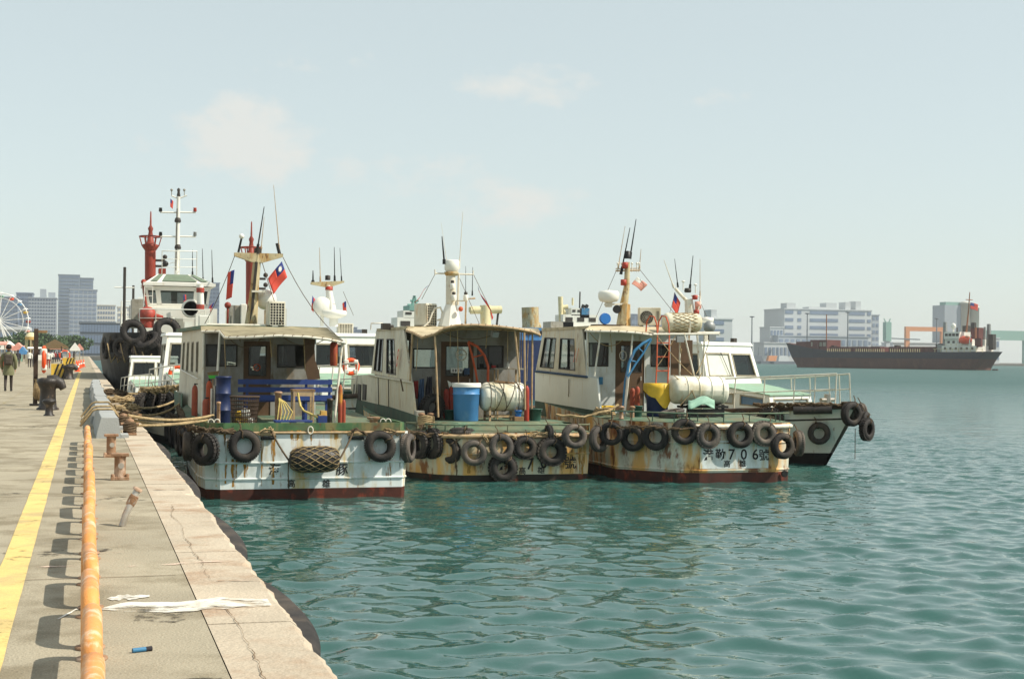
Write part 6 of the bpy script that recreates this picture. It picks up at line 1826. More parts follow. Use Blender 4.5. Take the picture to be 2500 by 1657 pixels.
garland('rope_lashing', 'heavy rope and log fender along the bow of the white cabin boat', [G4(1.5, 3.9, 1.75), G4(1.15, 5.0, 1.78), G4(.8, 5.7, 1.8), G4(.3, 6.35, 1.82), G4(-.4, 6.3, 1.8)], .035, M['rope_dark'], seed=21, jit=.06, strands=4)
lf = MB(); lf.cyl(G4(1.2, 5.1, 1.62), G4(.62, 6.05, 1.66), .12, n=12); tag(lf.build('log_fender', M['ironblack']), 'dark log fender on the bow of the white cabin boat', 'fender')
k = MB(); p = G4(-.2, 6.3, 1.1); k.tube([p, p + Vector((0, 0, -.9))], .012, 5); tag(k.build('rope_end', M['rope_dark']), 'thin rope end dangling over the water at the bow of the white cabin boat', 'rope')

# --- row behind, bows to the camera
pB, HBb = pilot_boat('white cabin boat behind the gap between net-bag boat and middle boat', (8.45, 50.2, 0), rad(180), 1.06, curtain=False)
ymb = 50.6
def TB(u, v): return at(u, v, ymb)
k = MB(); k.tube([TB(812, 790), TB(805, 740), TB(802, 718)], [.17, .12, .1], 8); mB = k.build('mast', M['white'], pB)
k = MB(); k.extr([p + Vector((0, -.08, 0)) for p in [TB(762, 711), TB(762, 716), TB(795, 722), TB(810, 721), TB(838, 712), TB(838, 708)]], (0, .16, 0)); k.build('crossarm', M['mast_rust'], mB)
for v, in ((725,), (764,)):
    k = MB(); k.lathe([(.13, 0), (.13, .12), (.001, .14)], TB(804 + (v - 725) * .12, v + 4), 12); k.build('red_band', M['red'], mB)
k = MB(); k.lathe([(.09, 0), (.09, .15), (.001, .17)], TB(801, 706), 10); k.build('mast_lamp', M['frame_dark'], mB)
for a, b_, r_, m in (((784, 709), (782, 631), .016, 'pipe_rust'), ((817, 707), (816, 630), .02, 'black'), ((833, 708), (829, 632), .014, 'black'), ((767, 710), (767, 684), .03, 'black')):
    whip(pB, TB(*a), TB(*b_), r_, m)
c = TB(815, 787)
k = MB(); k.lathe([(.2, -.1), (.42, -.02), (.44, .08), (.4, .16), (.001, .18)], c, 24); k.cyl(c, Vector((c.x, c.y, 3.9)), .15, n=10); k.build('radome', M['white'], mB)
c = TB(788, 766)
k = MB(); k.lathe([(.001, -.1), (.3, -.12), (.32, 0), (.26, .18), (.001, .2)], c, 22, 'y'); k.cyl(c + Vector((0, 0, -.3)), Vector((c.x, c.y, 3.9)), .06, n=8); k.build('searchlight', M['white'], mB)
x0, z0, x1, z1 = rect(826, 790, 846, 820, 51.0)
ac_unit('air conditioner behind the radome on the white cabin boat in the gap', x0, 3.86, x1 + .25, z1, 51.0, .4, fan=False)
flag('small red and blue flag left of the T-shaped white mast', TB(763, 722), Vector((-.03, 0, -.5)), Vector((.1, .1, -.1)), furl=.3, sun=False)
flag('small red and white flag right of the T-shaped white mast', TB(845, 735), Vector((.02, 0, -.42)), Vector((-.12, .1, -.06)), furl=.3, sun=False)
hose('rigging_line', 'halyard slanting right from the T-shaped white mast', 'rigging', [TB(838, 712), TB(863, 770)], .008, M['rope_dark'])
ring = MB()
def life_ring(label, c, R=.3, m='orange', axis='y', name='life_ring', cat='life ring'):
    t = thing(name, label, cat, tuple(Vector(c) - Vector((0, 0, R))), group='orange life rings')
    b = MB(); prof = [(R + .07 * math.cos(a), .055 * math.sin(a)) for a in [2 * math.pi * i / 10 for i in range(10)]]
    b.lathe(prof, (0, 0, R), 24, axis, closed=True); b.build('ring', M[m], t, local=True)
    for k_ in range(4):
        a = math.pi / 4 + k_ * math.pi / 2
        q_ = Vector((math.cos(a) * R, 0, R + math.sin(a) * R)) if axis == 'y' else Vector((0, math.cos(a) * R, R + math.sin(a) * R))
        w_ = MB(); w_.box(q_, (.15, .13, .15)); w_.build('band', M['white'], t, local=True, bevel=.03)
    return t
life_ring('orange life ring on the front of the white cabin boat in the gap', at(857, 895, 46.1), .22)

pA, HA = pilot_boat('white cabin boat close to the quay behind the net-bag boat', (3.95, 52.2, 0), rad(180), 1.05, curtain=False)
life_ring('long orange life ring hung below the window of the quayside white boat', at(433, 912, 49.6), .24)
pC, HC = pilot_boat('small white cabin boat between the quayside white boat and the tug', (2.95, 67.5, 0), rad(180), .82, curtain=False)
for i in range(5):
    tyre('knob', (1.75 + .25 * i, 46.6 + .35 * i - i * i * .12, 1.45 + .1 * math.sin(i)), rad(60 + 20 * i), f'{ORD[i]} tyre from the left heaped on the bow of the quayside white boat', .2, .2, 1.15)
garland('rope_lashing', 'mess of ropes on the bow of the quayside white boat', [(1.7, 46.8, 1.9), (2.6, 45.9, 2.0), (3.4, 45.6, 2.05), (4.2, 46.0, 2.0), (4.8, 47.0, 1.95)], .04, M['rope'], seed=31, jit=.12, strands=7)
k = MB(); k.cyl((5.35, 46.5, 1.5), (5.25, 46.5, 2.6), .1, n=10); tag(k.build('rust_post', M['cable_red']), 'rusty red post at the bow of the quayside white boat', 'post')

# ================================================================== THINGS ON THE QUAY
# --- low orange hoop rails in a row
def hoop_mesh(L=.90, h=.25, r=.046, rc=.11):
    pts = [(0, -L / 2, 0)]
    for i in range(6):
        a = math.pi / 2 * i / 5
        pts.append((0, -L / 2 + rc - rc * math.cos(a), h - rc + rc * math.sin(a)))
    for i in range(6):
        a = math.pi / 2 * (1 - i / 5)
        pts.append((0, L / 2 - rc + rc * math.cos(a), h - rc + rc * math.sin(a)))
    pts.append((0, L / 2, 0))
    return MB().tube(pts, r, 14)
hp = hoop_mesh().build('hoop_rail', M['hoop'])
for sy in (-1, 1):
    k = MB(); k.lathe([(.075, 0), (.075, .012), (.05, .014)], (0, sy * .45, 0), 14); k.build('foot_flange', M['rustysteel'], hp, local=True)
rr = random.Random(4)
NH = 19
for i in range(NH):
    y = 24.45 - i * 1.175
    tilt = rr.uniform(-.03, .03); dx = .04 + rr.uniform(-.008, .008)
    rz = rr.uniform(-.015, .015)
    nm = f'{ORD[i]} orange pipe hoop rail counted from the grey concrete barriers towards the front'
    if i == 0: nm = 'orange pipe hoop rail right at the end of the grey concrete barriers'
    o = hp if i == 0 else copy_thing(hp, (0, 0, 0))
    o.location = (dx, y, QZ); o.rotation_euler = (rr.uniform(-.01, .01), tilt, rz)
    tag(o, nm, 'rail', 'orange hoop rails in a row')
# --- grey concrete barriers
def barrier_mesh(L):
    b = MB()
    prof = [(-.22, 0), (.20, 0), (.20, .05), (.155, .36), (-.135, .36), (-.20, .12)]
    n = 5
    rows = [[(x + mnoise.noise((x * 7, j * 3.1, z * 5)) * .004, -L / 2 + L * j / n, z) for (x, z) in prof + prof[:1]] for j in range(n + 1)]
    b.grid(rows, sm=False)
    b.add(rows[0][:-1], [tuple(range(len(prof)))]); b.add(rows[-1][:-1], [tuple(range(len(prof)))[::-1]])
    return b
bar0 = barrier_mesh(2.62).build('concrete_barrier', M['barrier'], bevel=.015)
k = MB(); k.box((.27, -1.0, .03), (.13, .6, .06)); k.build('foot_block', M['barrier'], bar0, local=True)
k = MB(); k.tube([(.0, -.35, .365), (.14, -.36, .362), (.17, -.36, .2)], .02, 5); k.tube([(.0, -.35, .365), (-.13, -.34, .36), (-.19, -.33, .14)], .02, 5)
for i in range(14):
    y = 27.35 + i * 2.7
    o = bar0 if i == 0 else copy_thing(bar0, (0, 0, 0))
    o.location = (.36 + rr.uniform(-.035, .035), y, QZ + (0 if i != 1 else 0)); o.rotation_euler = (0, 0, rr.uniform(-.012, .012))
    tag(o, 'nearest grey concrete barrier, its end facing the camera behind the hoop rails' if i == 0 else f'{ORD[i]} grey concrete barrier from the front, in the line along the quay edge', 'barrier', 'concrete barriers along the quay edge')
for i, (y, sag) in enumerate(((29.4, 0), (31.0, 0), (33.6, 0))):
    k = MB(); k.tube([(-.1, y, QZ + .05), (.14, y, QZ + .36), (.22, y, QZ + .385), (.5, y + .03, QZ + .385), (.58, y + .05, QZ + .3), (.75, y + .3, QZ + .03), (1.1, y + .7, QZ + .03)], .022, 6)
    tag(k.build('rope_over_barrier', M['rope']), f'{ORD[i]} rope from the front slung over the grey concrete barriers', 'rope', 'ropes over the barriers')
# --- rusty pedestals and bent pipe
def pedestal(label, x, y, h, w):
    t = thing('steel_pedestal', label, 'mooring post', (x, y, QZ), group='rusty pedestals on the quay')
    k = MB(); k.box((0, 0, .02), (w * 1.05, w * .8, .04)); k.build('base_plate', M['rustysteel'], t, local=True, bevel=.006)
    k = MB(); k.lathe([(w * .36, .04), (w * .33, .08), (w * .33, h - .05), (w * .36, h - .03)], n=16); k.build('column', M['rustysteel'], t, local=True)
    k = MB(); k.box((0, 0, h - .012), (w * 1.0, w * .75, .035)); k.build('top_plate', M['rustysteel'], t, local=True, bevel=.006)
    for s_ in (-1, 1):
        k = MB(); k.lathe([(.022, 0), (.022, .03), (.012, .035)], (s_ * w * .42, -w * .25, .04), 8); k.build('anchor_bolt', M['rustysteel'], t, local=True)
    k = MB(); k.lathe([(.035, 0), (.035, .04), (.001, .05)], (w * .05, -w * .36, h * .55), 12, 'y'); k.build('side_stud', M['galv'], t, local=True)
pedestal('rusty steel pedestal with a square top, nearer of two beside the hoop rails', .40, 17.5, .31, .2)
pedestal('rusty steel pedestal just in front of the first concrete barrier', .36, 21.3, .33, .2)
bp = thing('bent_pipe', 'bent silver pipe stub sticking out of the quay beside the hoop rails', 'pipe', (.315, 12.8, QZ))
k = MB(); k.tube([(0, 0, 0), (.03, .01, .1), (.075, .03, .2), (.13, .05, .31)], .03, 12); k.build('tube', M['galv'], bp, local=True)
k = MB(); k.lathe([(.036, -.05), (.04, -.03), (.04, .03), (.036, .05)], (0, 0, 0), 14); ring_ = k.build('coupling', M['rustysteel'], bp, local=True); ring_.location = (.085, .033, .22); ring_.rotation_euler = (0.1, .47, 0)
k = MB(); k.lathe([(.042, 0), (.042, .02), (.02, .024)], (0, 0, 0), 14); cap_ = k.build('end_cap', M['rustysteel'], bp, local=True); cap_.location = (.125, .05, .305); cap_.rotation_euler = (0.1, .47, 0)
k = MB(); k.lathe([(.028, 0), (.03, .02), (.02, .03), (.001, .03)], (.082, -.0, .215), 12, 'y'); k.build('valve_boss', M['galv'], bp, local=True)
# cleat and rope mess beside the first barriers
for i, (x, y, s_) in enumerate(((.78, 27.0, 1.0), (.72, 29.4, .9))):
    t = thing('mooring_cleat', f'{"nearer" if i == 0 else "farther"} rusty mooring cleat with rope beside the concrete barriers', 'mooring cleat', (x, y, QZ + .004), group='cleats beside the barriers')
    k = MB(); k.box((0, 0, .02), (.24 * s_, .3 * s_, .04)); k.build('base', M['rustysteel'], t, local=True, bevel=.008)
    k = MB(); k.lathe([(.06, .04), (.045, .08), (.045, .2), (.075, .24), (.07, .28), (.02, .3)], n=12); k.build('post', M['rustysteel'], t, local=True)
    k = MB(); k.cyl((-.16, 0, .2), (.16, 0, .2), .028, n=8); k.build('horn', M['rustysteel'], t, local=True)
    k = MB()
    for j in range(5): k.tube([(math.cos(a) * .11, math.sin(a) * .1, .07 + j * .035 + .015 * math.sin(2 * a + j)) for a in [2 * math.pi * q_ / 14 for q_ in range(14)]], .02, 5, closed=True)
    k.build('rope_turns', M['rope_dark'], t, local=True)
# mooring ropes from the cleats to boat 1
for i, (p0, p1, sag, r_) in enumerate((((.8, 29.4, 1.86), (2.75, 32.6, 1.72), .10, .034), ((.8, 29.5, 1.80), (2.7, 33.0, 1.70), .16, .03), ((.75, 27.1, 1.78), (2.6, 31.8, 1.66), .05, .026))):
    hose('mooring_rope', f'{["upper", "middle", "lower"][i]} mooring rope from the quay cleats to the net-bag boat', 'rope', rope_pts(p0, p1, sag, 12), r_, M['rope'], 'mooring ropes to the net-bag boat')
def heap(label, x, y, z, R, n, m, seed, name='rope_heap'):
    k = MB(); q_ = random.Random(seed)
    for j in range(n):
        a0 = q_.uniform(0, 6.28); pts = []
        for i in range(14):
            a = a0 + i * .5
            r_ = R * (.35 + .65 * q_.random())
            pts.append((x + math.cos(a) * r_, y + math.sin(a) * r_ * 1.3, z + .03 + abs(q_.gauss(0, .05)) + .03 * (j % 4)))
        k.tube(pts, .022, 5)
    return tag(k.build(name, m), label, 'rope', 'heaps of rope on the quay')
heap('heap of brown rope on the kerb by the second concrete barrier', .92, 33.2, QZ, .28, 5, M['rope_dark'], 1)
heap('heap of pale rope on the kerb opposite the bow of the net-bag boat', .95, 37.5, QZ, .4, 8, M['rope'], 2)
heap('long heap of grey-brown rope at the kerb under the tug bow', .9, 44.0, QZ, .55, 10, M['rope'], 3)
heap('rope heap far along the kerb past the quayside white boat', .9, 52.0, QZ, .6, 10, M['rope_dark'], 4)
for i, y in enumerate((36.0, 41.0, 48.0, 56.0)):
    hose('mooring_rope', f'{ORD[i]} slack rope from the front crossing from kerb to the boats beyond the barriers', 'rope', rope_pts((.9, y, QZ + .12), (2.4 + .3 * i, y + 3.2, 1.75), .22, 10), .032, M['rope'], 'slack mooring ropes beyond the barriers')
k = MB(); k.box((.9, 35.0, QZ + .05), (.5, .9, .05), rz=.3); tag(k.build('plank', M['wood']), 'short plank lying across the kerb by the ropes', 'plank')
# --- iron bollards
def bollard(label, x, y, h, big):
    t = thing('mooring_bollard', label, 'bollard', (x, y, QZ), group='iron bollards')
    k = MB()
    if big:
        k.lathe([(.34, 0), (.34, .04), (.27, .08), (.24, .3), (.23, h * .62), (.3, h * .78), (.34, h * .86), (.32, h * .96), (.2, h), (.001, h)], n=22)
        k.build('column', M['ironblack'], t, local=True)
        k = MB(); k.tube([(.0, 0, h * .84), (.22, -.03, h * .88), (.4, -.06, h * .8), (.46, -.08, h * .66)], [.2, .18, .14, .1], 12); k.build('horn', M['ironblack'], t, local=True)
    else:
        k.lathe([(.13, 0), (.13, .02), (.09, .05), (.085, h * .62), (.15, h * .78), (.165, h * .88), (.12, h * .98), (.001, h)], n=18)
        k.build('column', M['ironblack'], t, local=True)
    return t
bollard('big black iron bollard with a bent horn beside the yellow line', -.95, 39.1, .84, True).scale = (.84, .84, 1)
bollard('small rusty mushroom bollard in front of the big black one', -.83, 35.4, .40, False)
bollard('black bollard far along the yellow line next to the striped box', -.95, 84.0, .8, True)
# --- life ring posts
def ring_post(label, x, y, rope=True):
    t = thing('life_ring_post', label, 'post', (x, y, QZ), group='dark posts holding life rings')
    k = MB(); k.box((0, 0, 1.08), (.12, .12, 2.16)); k.build('post', M['wood_dark'], t, local=True, bevel=.01)
    k = MB(); k.box((.18, 0, 2.08), (.24, .05, .07)); k.build('arm', M['wood'], t, local=True)
    k = MB(); k.box((.0, 0, .03), (.3, .3, .06)); k.build('base', M['ironblack'], t, local=True)
    if rope:
        k = MB()
        for j in range(7): k.tube([(.02 + .05 * math.sin(j), -.07, .75), (-.03 + .03 * j, -.09, .55), (-.06 + .025 * j, -.1, .3 - .03 * j), (.0 + .02 * j, -.09, .18), (.04 + .02 * j, -.09, .45), (.03, -.07, .74)], .012, 5)
        k.build('hung_rope', M['rope'], t, local=True)
    return t
ring_post('tall dark post with hanging rope beside the big black bollard', -1.36, 42.1)
lr = life_ring('orange life ring with white bands hung on the tall dark post, seen edge-on', (-1.14, 42.05, QZ + 1.3), .32, axis='x')
ring_post('second dark post farther down the quay with an orange ring', -2.55, 158.0, False)
life_ring('orange life ring on the second dark post', (-2.2, 158, QZ + 1.2), .5, axis='y')
# --- yellow boxes with black stripes
M_('stripe_yellow', (214, 176, 66), 0.7, var=0.15, scale=3, dirt=0.3)
def striped(label, x, y, w, h, dpt, n):
    t = thing('striped_box', label, 'box', (x, y, QZ), group='yellow and black striped boxes')
    k = MB(); k.box((0, 0, h / 2), (w, dpt, h)); k.build('body', M['stripe_yellow'], t, local=True)
    for i in range(n):
        x0 = -w / 2 + w * (i + .2) / n
        k = MB(); x1 = x0 + w * .45 / n
        k.add([(x0, -dpt / 2 - .006, 0), (x1, -dpt / 2 - .006, 0), (min(w / 2, x1 + h * .35), -dpt / 2 - .006, h), (min(w / 2, x0 + h * .35), -dpt / 2 - .006, h)], [(0, 1, 2, 3)]); k.build('black_stripe', M['black'], t, local=True)
striped('yellow box with black stripes behind the big bollard', -1.42, 84.5, .95, .86, .8, 4)
striped('tall yellow and black striped panel box near the orange cones', -1.45, 128.0, 1.0, 1.05, .8, 4)
for i, (u, Y) in enumerate(((181, 130.0), (187, 134.0), (193, 140.0), (198, 150.0), (204, 158.0), (190, 118.0))):
    x = at(u, 880, Y).x
    c = thing('traffic_cone', f'{ORD[i]} orange traffic cone in the group left of the tug', 'cone', (x, Y, QZ), group='orange cones on the quay')
    k = MB(); k.box((0, 0, .03), (.5, .5, .06)); k.build('base', M['orange'], c, local=True)
    k = MB(); k.lathe([(.16, .06), (.1, .45), (.04, .8), (.001, .8)], n=12); k.build('body', M['orange'], c, local=True)
    k = MB(); k.lathe([(.125, .36), (.1, .48)], n=12); k.build('band', M['white'], c, local=True)
# blue pen and small litter
pn = thing('pen', 'small blue plastic lighter-sized tube lying on the concrete near the kerb', 'litter', tuple(atz(346, 1585, QZ)))
k = MB(); c = atz(346, 1585, QZ + .012); k.cyl(c + Vector((-.045, -.01, 0)), c + Vector((.045, .02, 0)), .012, n=10); k.build('barrel', M['blue_paint'], pn)
k = MB(); k.cyl(c + Vector((.02, .0117, 0)), c + Vector((.05, .0217, 0)), .0128, n=10); k.build('cap', M['cloth_dark'], pn)

# ================================================================== PEOPLE on the quay
M_('coat_green', (112, 112, 82), 0.85, var=0.15, scale=6)
M_('trousers', (62, 54, 50), 0.85, var=0.15, scale=6)
M_('skin', (196, 146, 116), 0.6, var=0.08)
M_('hair', (30, 24, 22), 0.7, var=0.2)
M_('pack', (74, 66, 58), 0.85, var=0.2, scale=8)
M_('shirt_white', (214, 212, 204), 0.85, var=0.08)
M_('shirt_dark', (56, 54, 60), 0.85, var=0.15)
M_('shirt_red', (150, 60, 54), 0.85, var=0.15)
M_('shirt_blue', (90, 110, 150), 0.85, var=0.15)
def skin_mesh(name, verts, edges, radii, m, parent, root=0, sub=2):
    me = bpy.data.meshes.new(name)
    me.from_pydata(verts, edges, [])
    o = bpy.data.objects.new(name, me); COL.objects.link(o)
    sk = o.modifiers.new('skin', 'SKIN')
    for i, r_ in enumerate(radii):
        d = me.skin_vertices[0].data[i]
        d.radius = r_ if isinstance(r_, tuple) else (r_, r_)
        d.use_root = (i == root)
    o.modifiers.new('sub', 'SUBSURF').levels = sub
    o.modifiers['sub'].render_levels = sub
    dg = bpy.context.evaluated_depsgraph_get()
    me2 = bpy.data.meshes.new_from_object(o.evaluated_get(dg))
    bpy.data.objects.remove(o)
    me2.name = name
    me2.materials.clear(); me2.materials.append(m)
    me2.polygons.foreach_set('use_smooth', [True] * len(me2.polygons))
    o2 = bpy.data.objects.new(name, me2); COL.objects.link(o2)
    o2.parent = parent
    return o2
def person(label, x, y, h, coat, legs, stride=.16, pack=True, rz=0.0, long_coat=True, detail=True):
    """walking away from the camera (local +y is forward)"""
    t = thing('person', label, 'person', (x, y, QZ), rz, group='people walking on the quay')
    s_ = h / 1.75
    # one continuous body: legs, trunk, neck, head, arms and hands
    V = [(0, 0, .93), (.09, 0, .90), (.10, stride * .55, .50), (.10, stride * .9 + .0, .09), (.10, stride * .9 + .13, .03),
         (-.09, 0, .90), (-.10, .04 - stride * .25, .50), (-.10, -stride * 1.1, .14), (-.10, -stride * 1.1 + .11, .03),
         (0, .01, 1.15), (0, .01, 1.36), (0, .02, 1.48), (0, .03, 1.56), (0, .03, 1.66),
         (.19, .0, 1.40), (.25, -.07, 1.13), (.24, .03, .90), (.235, .06, .82),
         (-.19, .0, 1.40), (-.25, .05, 1.13), (-.24, .13, .90), (-.235, .17, .82)]
    E_ = [(0, 1), (1, 2), (2, 3), (3, 4), (0, 5), (5, 6), (6, 7), (7, 8), (0, 9), (9, 10), (10, 11), (11, 12), (12, 13), (10, 14), (14, 15), (15, 16), (16, 17), (10, 18), (18, 19), (19, 20), (20, 21)]
    R_ = [(.15, .11), .092, .065, .048, .04, .092, .065, .048, .04, (.15, .105), (.17, .11), .055, .07, .085, .062, .05, .038, .032, .062, .05, .038, .032]
    V = [(a * s_, b * s_, c * s_) for a, b, c in V]
    R_ = [tuple(q_ * s_ for q_ in r_) if isinstance(r_, tuple) else r_ * s_ for r_ in R_]
    skin_mesh('body', V, E_, R_, M[legs], t)
    # coat / shirt following the body
    b = MB(); zlow = .62 if long_coat else .92
    prof = [(zlow, .215 if long_coat else .17, .17), (.95, .185, .14), (1.12, .18, .13), (1.32, .215, .135), (1.42, .2, .12), (1.48, .10, .08), (1.52, .07, .07)]
    N_ = 18
    rows = [[(math.cos(2 * math.pi * i / N_) * a * s_, (math.sin(2 * math.pi * i / N_) * c + .01) * s_, z * s_) for i in range(N_ + 1)] for z, a, c in prof]
    b.grid(rows, sm=True)
    for (sg, pts) in ((1, [(.17, 0, 1.41), (.235, -.03, 1.27), (.262, -.07, 1.12), (.255, -.0, .97), (.248, .04, .88)]), (-1, [(-.17, 0, 1.41), (-.235, .02, 1.27), (-.262, .05, 1.12), (-.255, .1, .97), (-.248, .14, .88)])):
        b.tube([(a * s_, c * s_, z * s_) for a, c, z in pts], [.085 * s_, .078 * s_, .068 * s_, .06 * s_, .055 * s_], 12)
    b.build('coat' if long_coat else 'shirt', M[coat], t, local=True)
    hd = MB(); hd.ball((0, .03 * s_, 1.665 * s_), .105 * s_, 14, 10, (.88, 1.0, 1.12)); hd.ball((0, .035 * s_, 1.555 * s_), .062 * s_, 10, 6, (1, 1, 1.1))
    for sx in (-1, 1): hd.ball((sx * .095 * s_, .03 * s_, 1.655 * s_), .026 * s_, 6, 5, (.5, .8, 1.2))
    hd.ball((0, .14 * s_, 1.65 * s_), .02 * s_, 6, 5)
    hd.build('face', M['skin'], t, local=True)
    hr = MB(); hr.ball((0, .012 * s_, 1.70 * s_), .115 * s_, 14, 10, (.92, 1.0, .98)); hr.build('hair', M['hair'], t, local=True)
    if detail:
        for sg, (hx, hy, hz_) in ((1, (.24, .055, .84)), (-1, (-.24, .165, .84))):
            hm_ = MB()
            hm_.ball((hx * s_, hy * s_, (hz_ - .02) * s_), .045 * s_, 8, 6, (.55, .9, 1.2))
            for f_ in range(4): hm_.tube([((hx) * s_, (hy + (-.03 + .02 * f_)) * s_, (hz_ - .05) * s_), (hx * s_, (hy + (-.03 + .022 * f_) + .01) * s_, (hz_ - .10 - (.012 if f_ in (1, 2) else 0)) * s_), (hx * .97 * s_, (hy + (-.03 + .022 * f_) + .02) * s_, (hz_ - .13 - (.012 if f_ in (1, 2) else 0)) * s_)], .009 * s_, 5)
            hm_.tube([(hx * s_, (hy + .03) * s_, (hz_ - .02) * s_), (hx * .95 * s_, (hy + .06) * s_, (hz_ - .06) * s_), (hx * .95 * s_, (hy + .065) * s_, (hz_ - .09) * s_)], .010 * s_, 5)
            hm_.build('hand', M['skin'], t, local=True)
        for sg, (fx, fy, fz) in ((1, (.10, stride * .9, .03)), (-1, (-.10, -stride * 1.1, .05))):
            f_ = MB(); f_.ball((fx * s_, (fy + .07) * s_, .045 * s_ + (.0 if sg > 0 else .01)), .1 * s_, 10, 6, (.5, 1.45, .45)); f_.build('shoe', M['black'], t, local=True)
    if pack:
        o = thing('backpack', 'dark backpack on the back of the person in the green coat', 'backpack', (x, y - .17 * s_, QZ + 1.02 * s_), rz) if detail else None
        if o:
            pk = MB(); pk.box((0, -.06, .19), (.3, .17, .42)); pk.build('bag', M['pack'], o, local=True, bevel=.05)
            pk = MB(); pk.box((0, -.155, .13), (.22, .06, .2)); pk.build('pocket', M['pack'], o, local=True, bevel=.025)
            for sx in (-1, 1):
                st_ = MB(); st_.tube([(sx * .09, .0, .4), (sx * .12, .1, .47), (sx * .13, .26, .42), (sx * .14, .29, .25)], .02, 6); st_.build('strap', M['pack'], o, local=True)
    return t
px_ = atz(20, 955, QZ)
person('person in a green coat with a dark backpack walking away along the quay', px_.x, px_.y, 1.74, 'coat_green', 'trousers', .16, True)
walk = [(44, 152, 'shirt_dark', 'trousers', 'person in dark clothes left of the tall dark post, behind the green coat'), (72, 148, 'shirt_white', 'trousers', 'person in a white shirt left of the tall dark post'), (78, 152, 'shirt_dark', 'shirt_dark', 'person in dark clothes half behind the one in white'),
        (118, 140, 'shirt_white', 'shirt_red', 'person in a pale shirt and dark red trousers right of the orange ring'), (127, 205, 'shirt_white', 'trousers', 'person in white left end of the far group'), (133, 215, 'shirt_red', 'trousers', 'person in red, second of the far group'),
        (138, 230, 'shirt_dark', 'trousers', 'person in dark, middle of the far group'), (143, 240, 'shirt_red', 'shirt_dark', 'person in red, right of the far group'), (147, 262, 'shirt_blue', 'trousers', 'person in blue at the right end of the far group'), (122, 250, 'shirt_blue', 'trousers', 'person in blue far behind the orange ring')]
for u, Y, c_, l_, lb in walk:
    p = at(u, 880, Y)
    person(lb, p.x, Y, 1.68, c_, l_, .14, False, detail=False, long_coat=False)

# ================================================================== TUGS and far boats along the quay
M_('tug_white', (224, 222, 212), 0.5, var=0.06, scale=1, rust=0.14, rustc=(150, 100, 60), rustc2=(200, 180, 150), streak=6, rscale=.8)
M_('tug_black', (30, 28, 27), 0.6, var=0.25, scale=2, dirt=0.2, dirtc=(60, 54, 48))
M_('tug_red', (136, 52, 34), 0.55, var=0.14, scale=1.5, dirt=0.2, dirtc=(110, 46, 34))
M_('roof_green', (110, 124, 104), 0.5, var=0.1)
tug = thing('tug_boat', 'big black-hulled tug with white wheelhouse, red mast column and tyre-covered bow', 'tug', (5.7, 96.0, 0))
# hull: blunt bow to the camera
yb0 = 83.5
rows = []
for f, z in ((0.82, -.5), (.88, .6), (.95, 2.2), (1.0, 3.6), (1.01, 4.3)):
    ring_ = []
    for i in range(25):
        a = math.pi * i / 24
        ring_.append(Vector((5.7 - math.cos(a) * 4.7 * f, yb0 + 6.5 - math.sin(a) ** .8 * 6.5 * f, z)))
    ring_ = [Vector((5.7 - 4.7 * f, 112, z - .8 * (z > 2)))] + ring_ + [Vector((5.7 + 4.7 * f, 112, z - .8 * (z > 2)))]
    rows.append(ring_)
k = MB(); k.grid(rows, sm=False); k.build('hull', M['tug_black'], tug)
k = MB(); k.add([(5.7 - 4.6, 112, 3.0), (5.7 + 4.6, 112, 3.0), (5.7 + 4.6, 90, 3.4), (8.5, 86, 3.6), (5.7, 84, 3.6), (2.9, 86, 3.6), (5.7 - 4.6, 90, 3.4)], [(0, 1, 2, 3, 4, 5, 6)]); k.build('deck', M['roof_green'], tug)
def tbox(u0, v0, u1, v1, Y, dpt, m, name, root=tug, zb=None, bev=0):
    x0, z0, x1, z1 = rect(u0, v0, u1, v1, Y)
    if zb is not None: z0 = zb
    k = MB(); k.box2((x0, Y, z0), (x1, Y + dpt, z1)); return k.build(name, M[m], root, bevel=bev)
tbox(352, 752, 530, 830, 94.0, 9.0, 'tug_white', 'deckhouse')
# wheelhouse with windows all round, leaning out
yw = 95.0
x0, z0, x1, z1 = rect(352, 700, 515, 755, yw)
xb0, xb1 = rect(362, 755, 508, 760, yw)[0], rect(362, 755, 508, 760, yw)[2]
Pw = (Vector((xb0, yw + .3, z0)), Vector((xb1, yw + .3, z0)), Vector((x1, yw, z1)), Vector((x0, yw, z1)))
hw = [(.03, .22, .17, .86), (.22, .22, .76, .86), (.82, .22, .97, .86)]
wall_part(tug, 'wheelhouse_front', Pw, hw, M['tug_white'], th=.1)
for h_ in hw: window(tug, Pw, h_, fm='tug_white', gm=GLD, fw=.1, depth=.1)
for sx, xa, xb_ in ((-1, xb0, x0), (1, xb1, x1)):
    P = (Vector((xa, yw + .3 + 4, z0)), Vector((xa, yw + .3, z0)), Vector((xb_, yw, z1)), Vector((xb_, yw + 4.3, z1)))
    if sx > 0: P = (P[1], P[0], P[3], P[2])
    wall_part(tug, 'wheelhouse_side', P, [(.1, .22, .45, .86), (.55, .22, .9, .86)], M['tug_white'], th=.1)
    for h_ in ((.1, .22, .45, .86), (.55, .22, .9, .86)): window(tug, P, h_, fm='tug_white', gm=GLD, fw=.08, depth=.1)
P = (Vector((xb1, yw + 4.3, z0)), Vector((xb0, yw + 4.3, z0)), Vector((x0, yw + 4.3, z1)), Vector((x1, yw + 4.3, z1)))
wall_part(tug, 'wheelhouse_rear', P, [(.1, .3, .45, .86), (.55, .3, .9, .86)], M['tug_white'], th=.1)
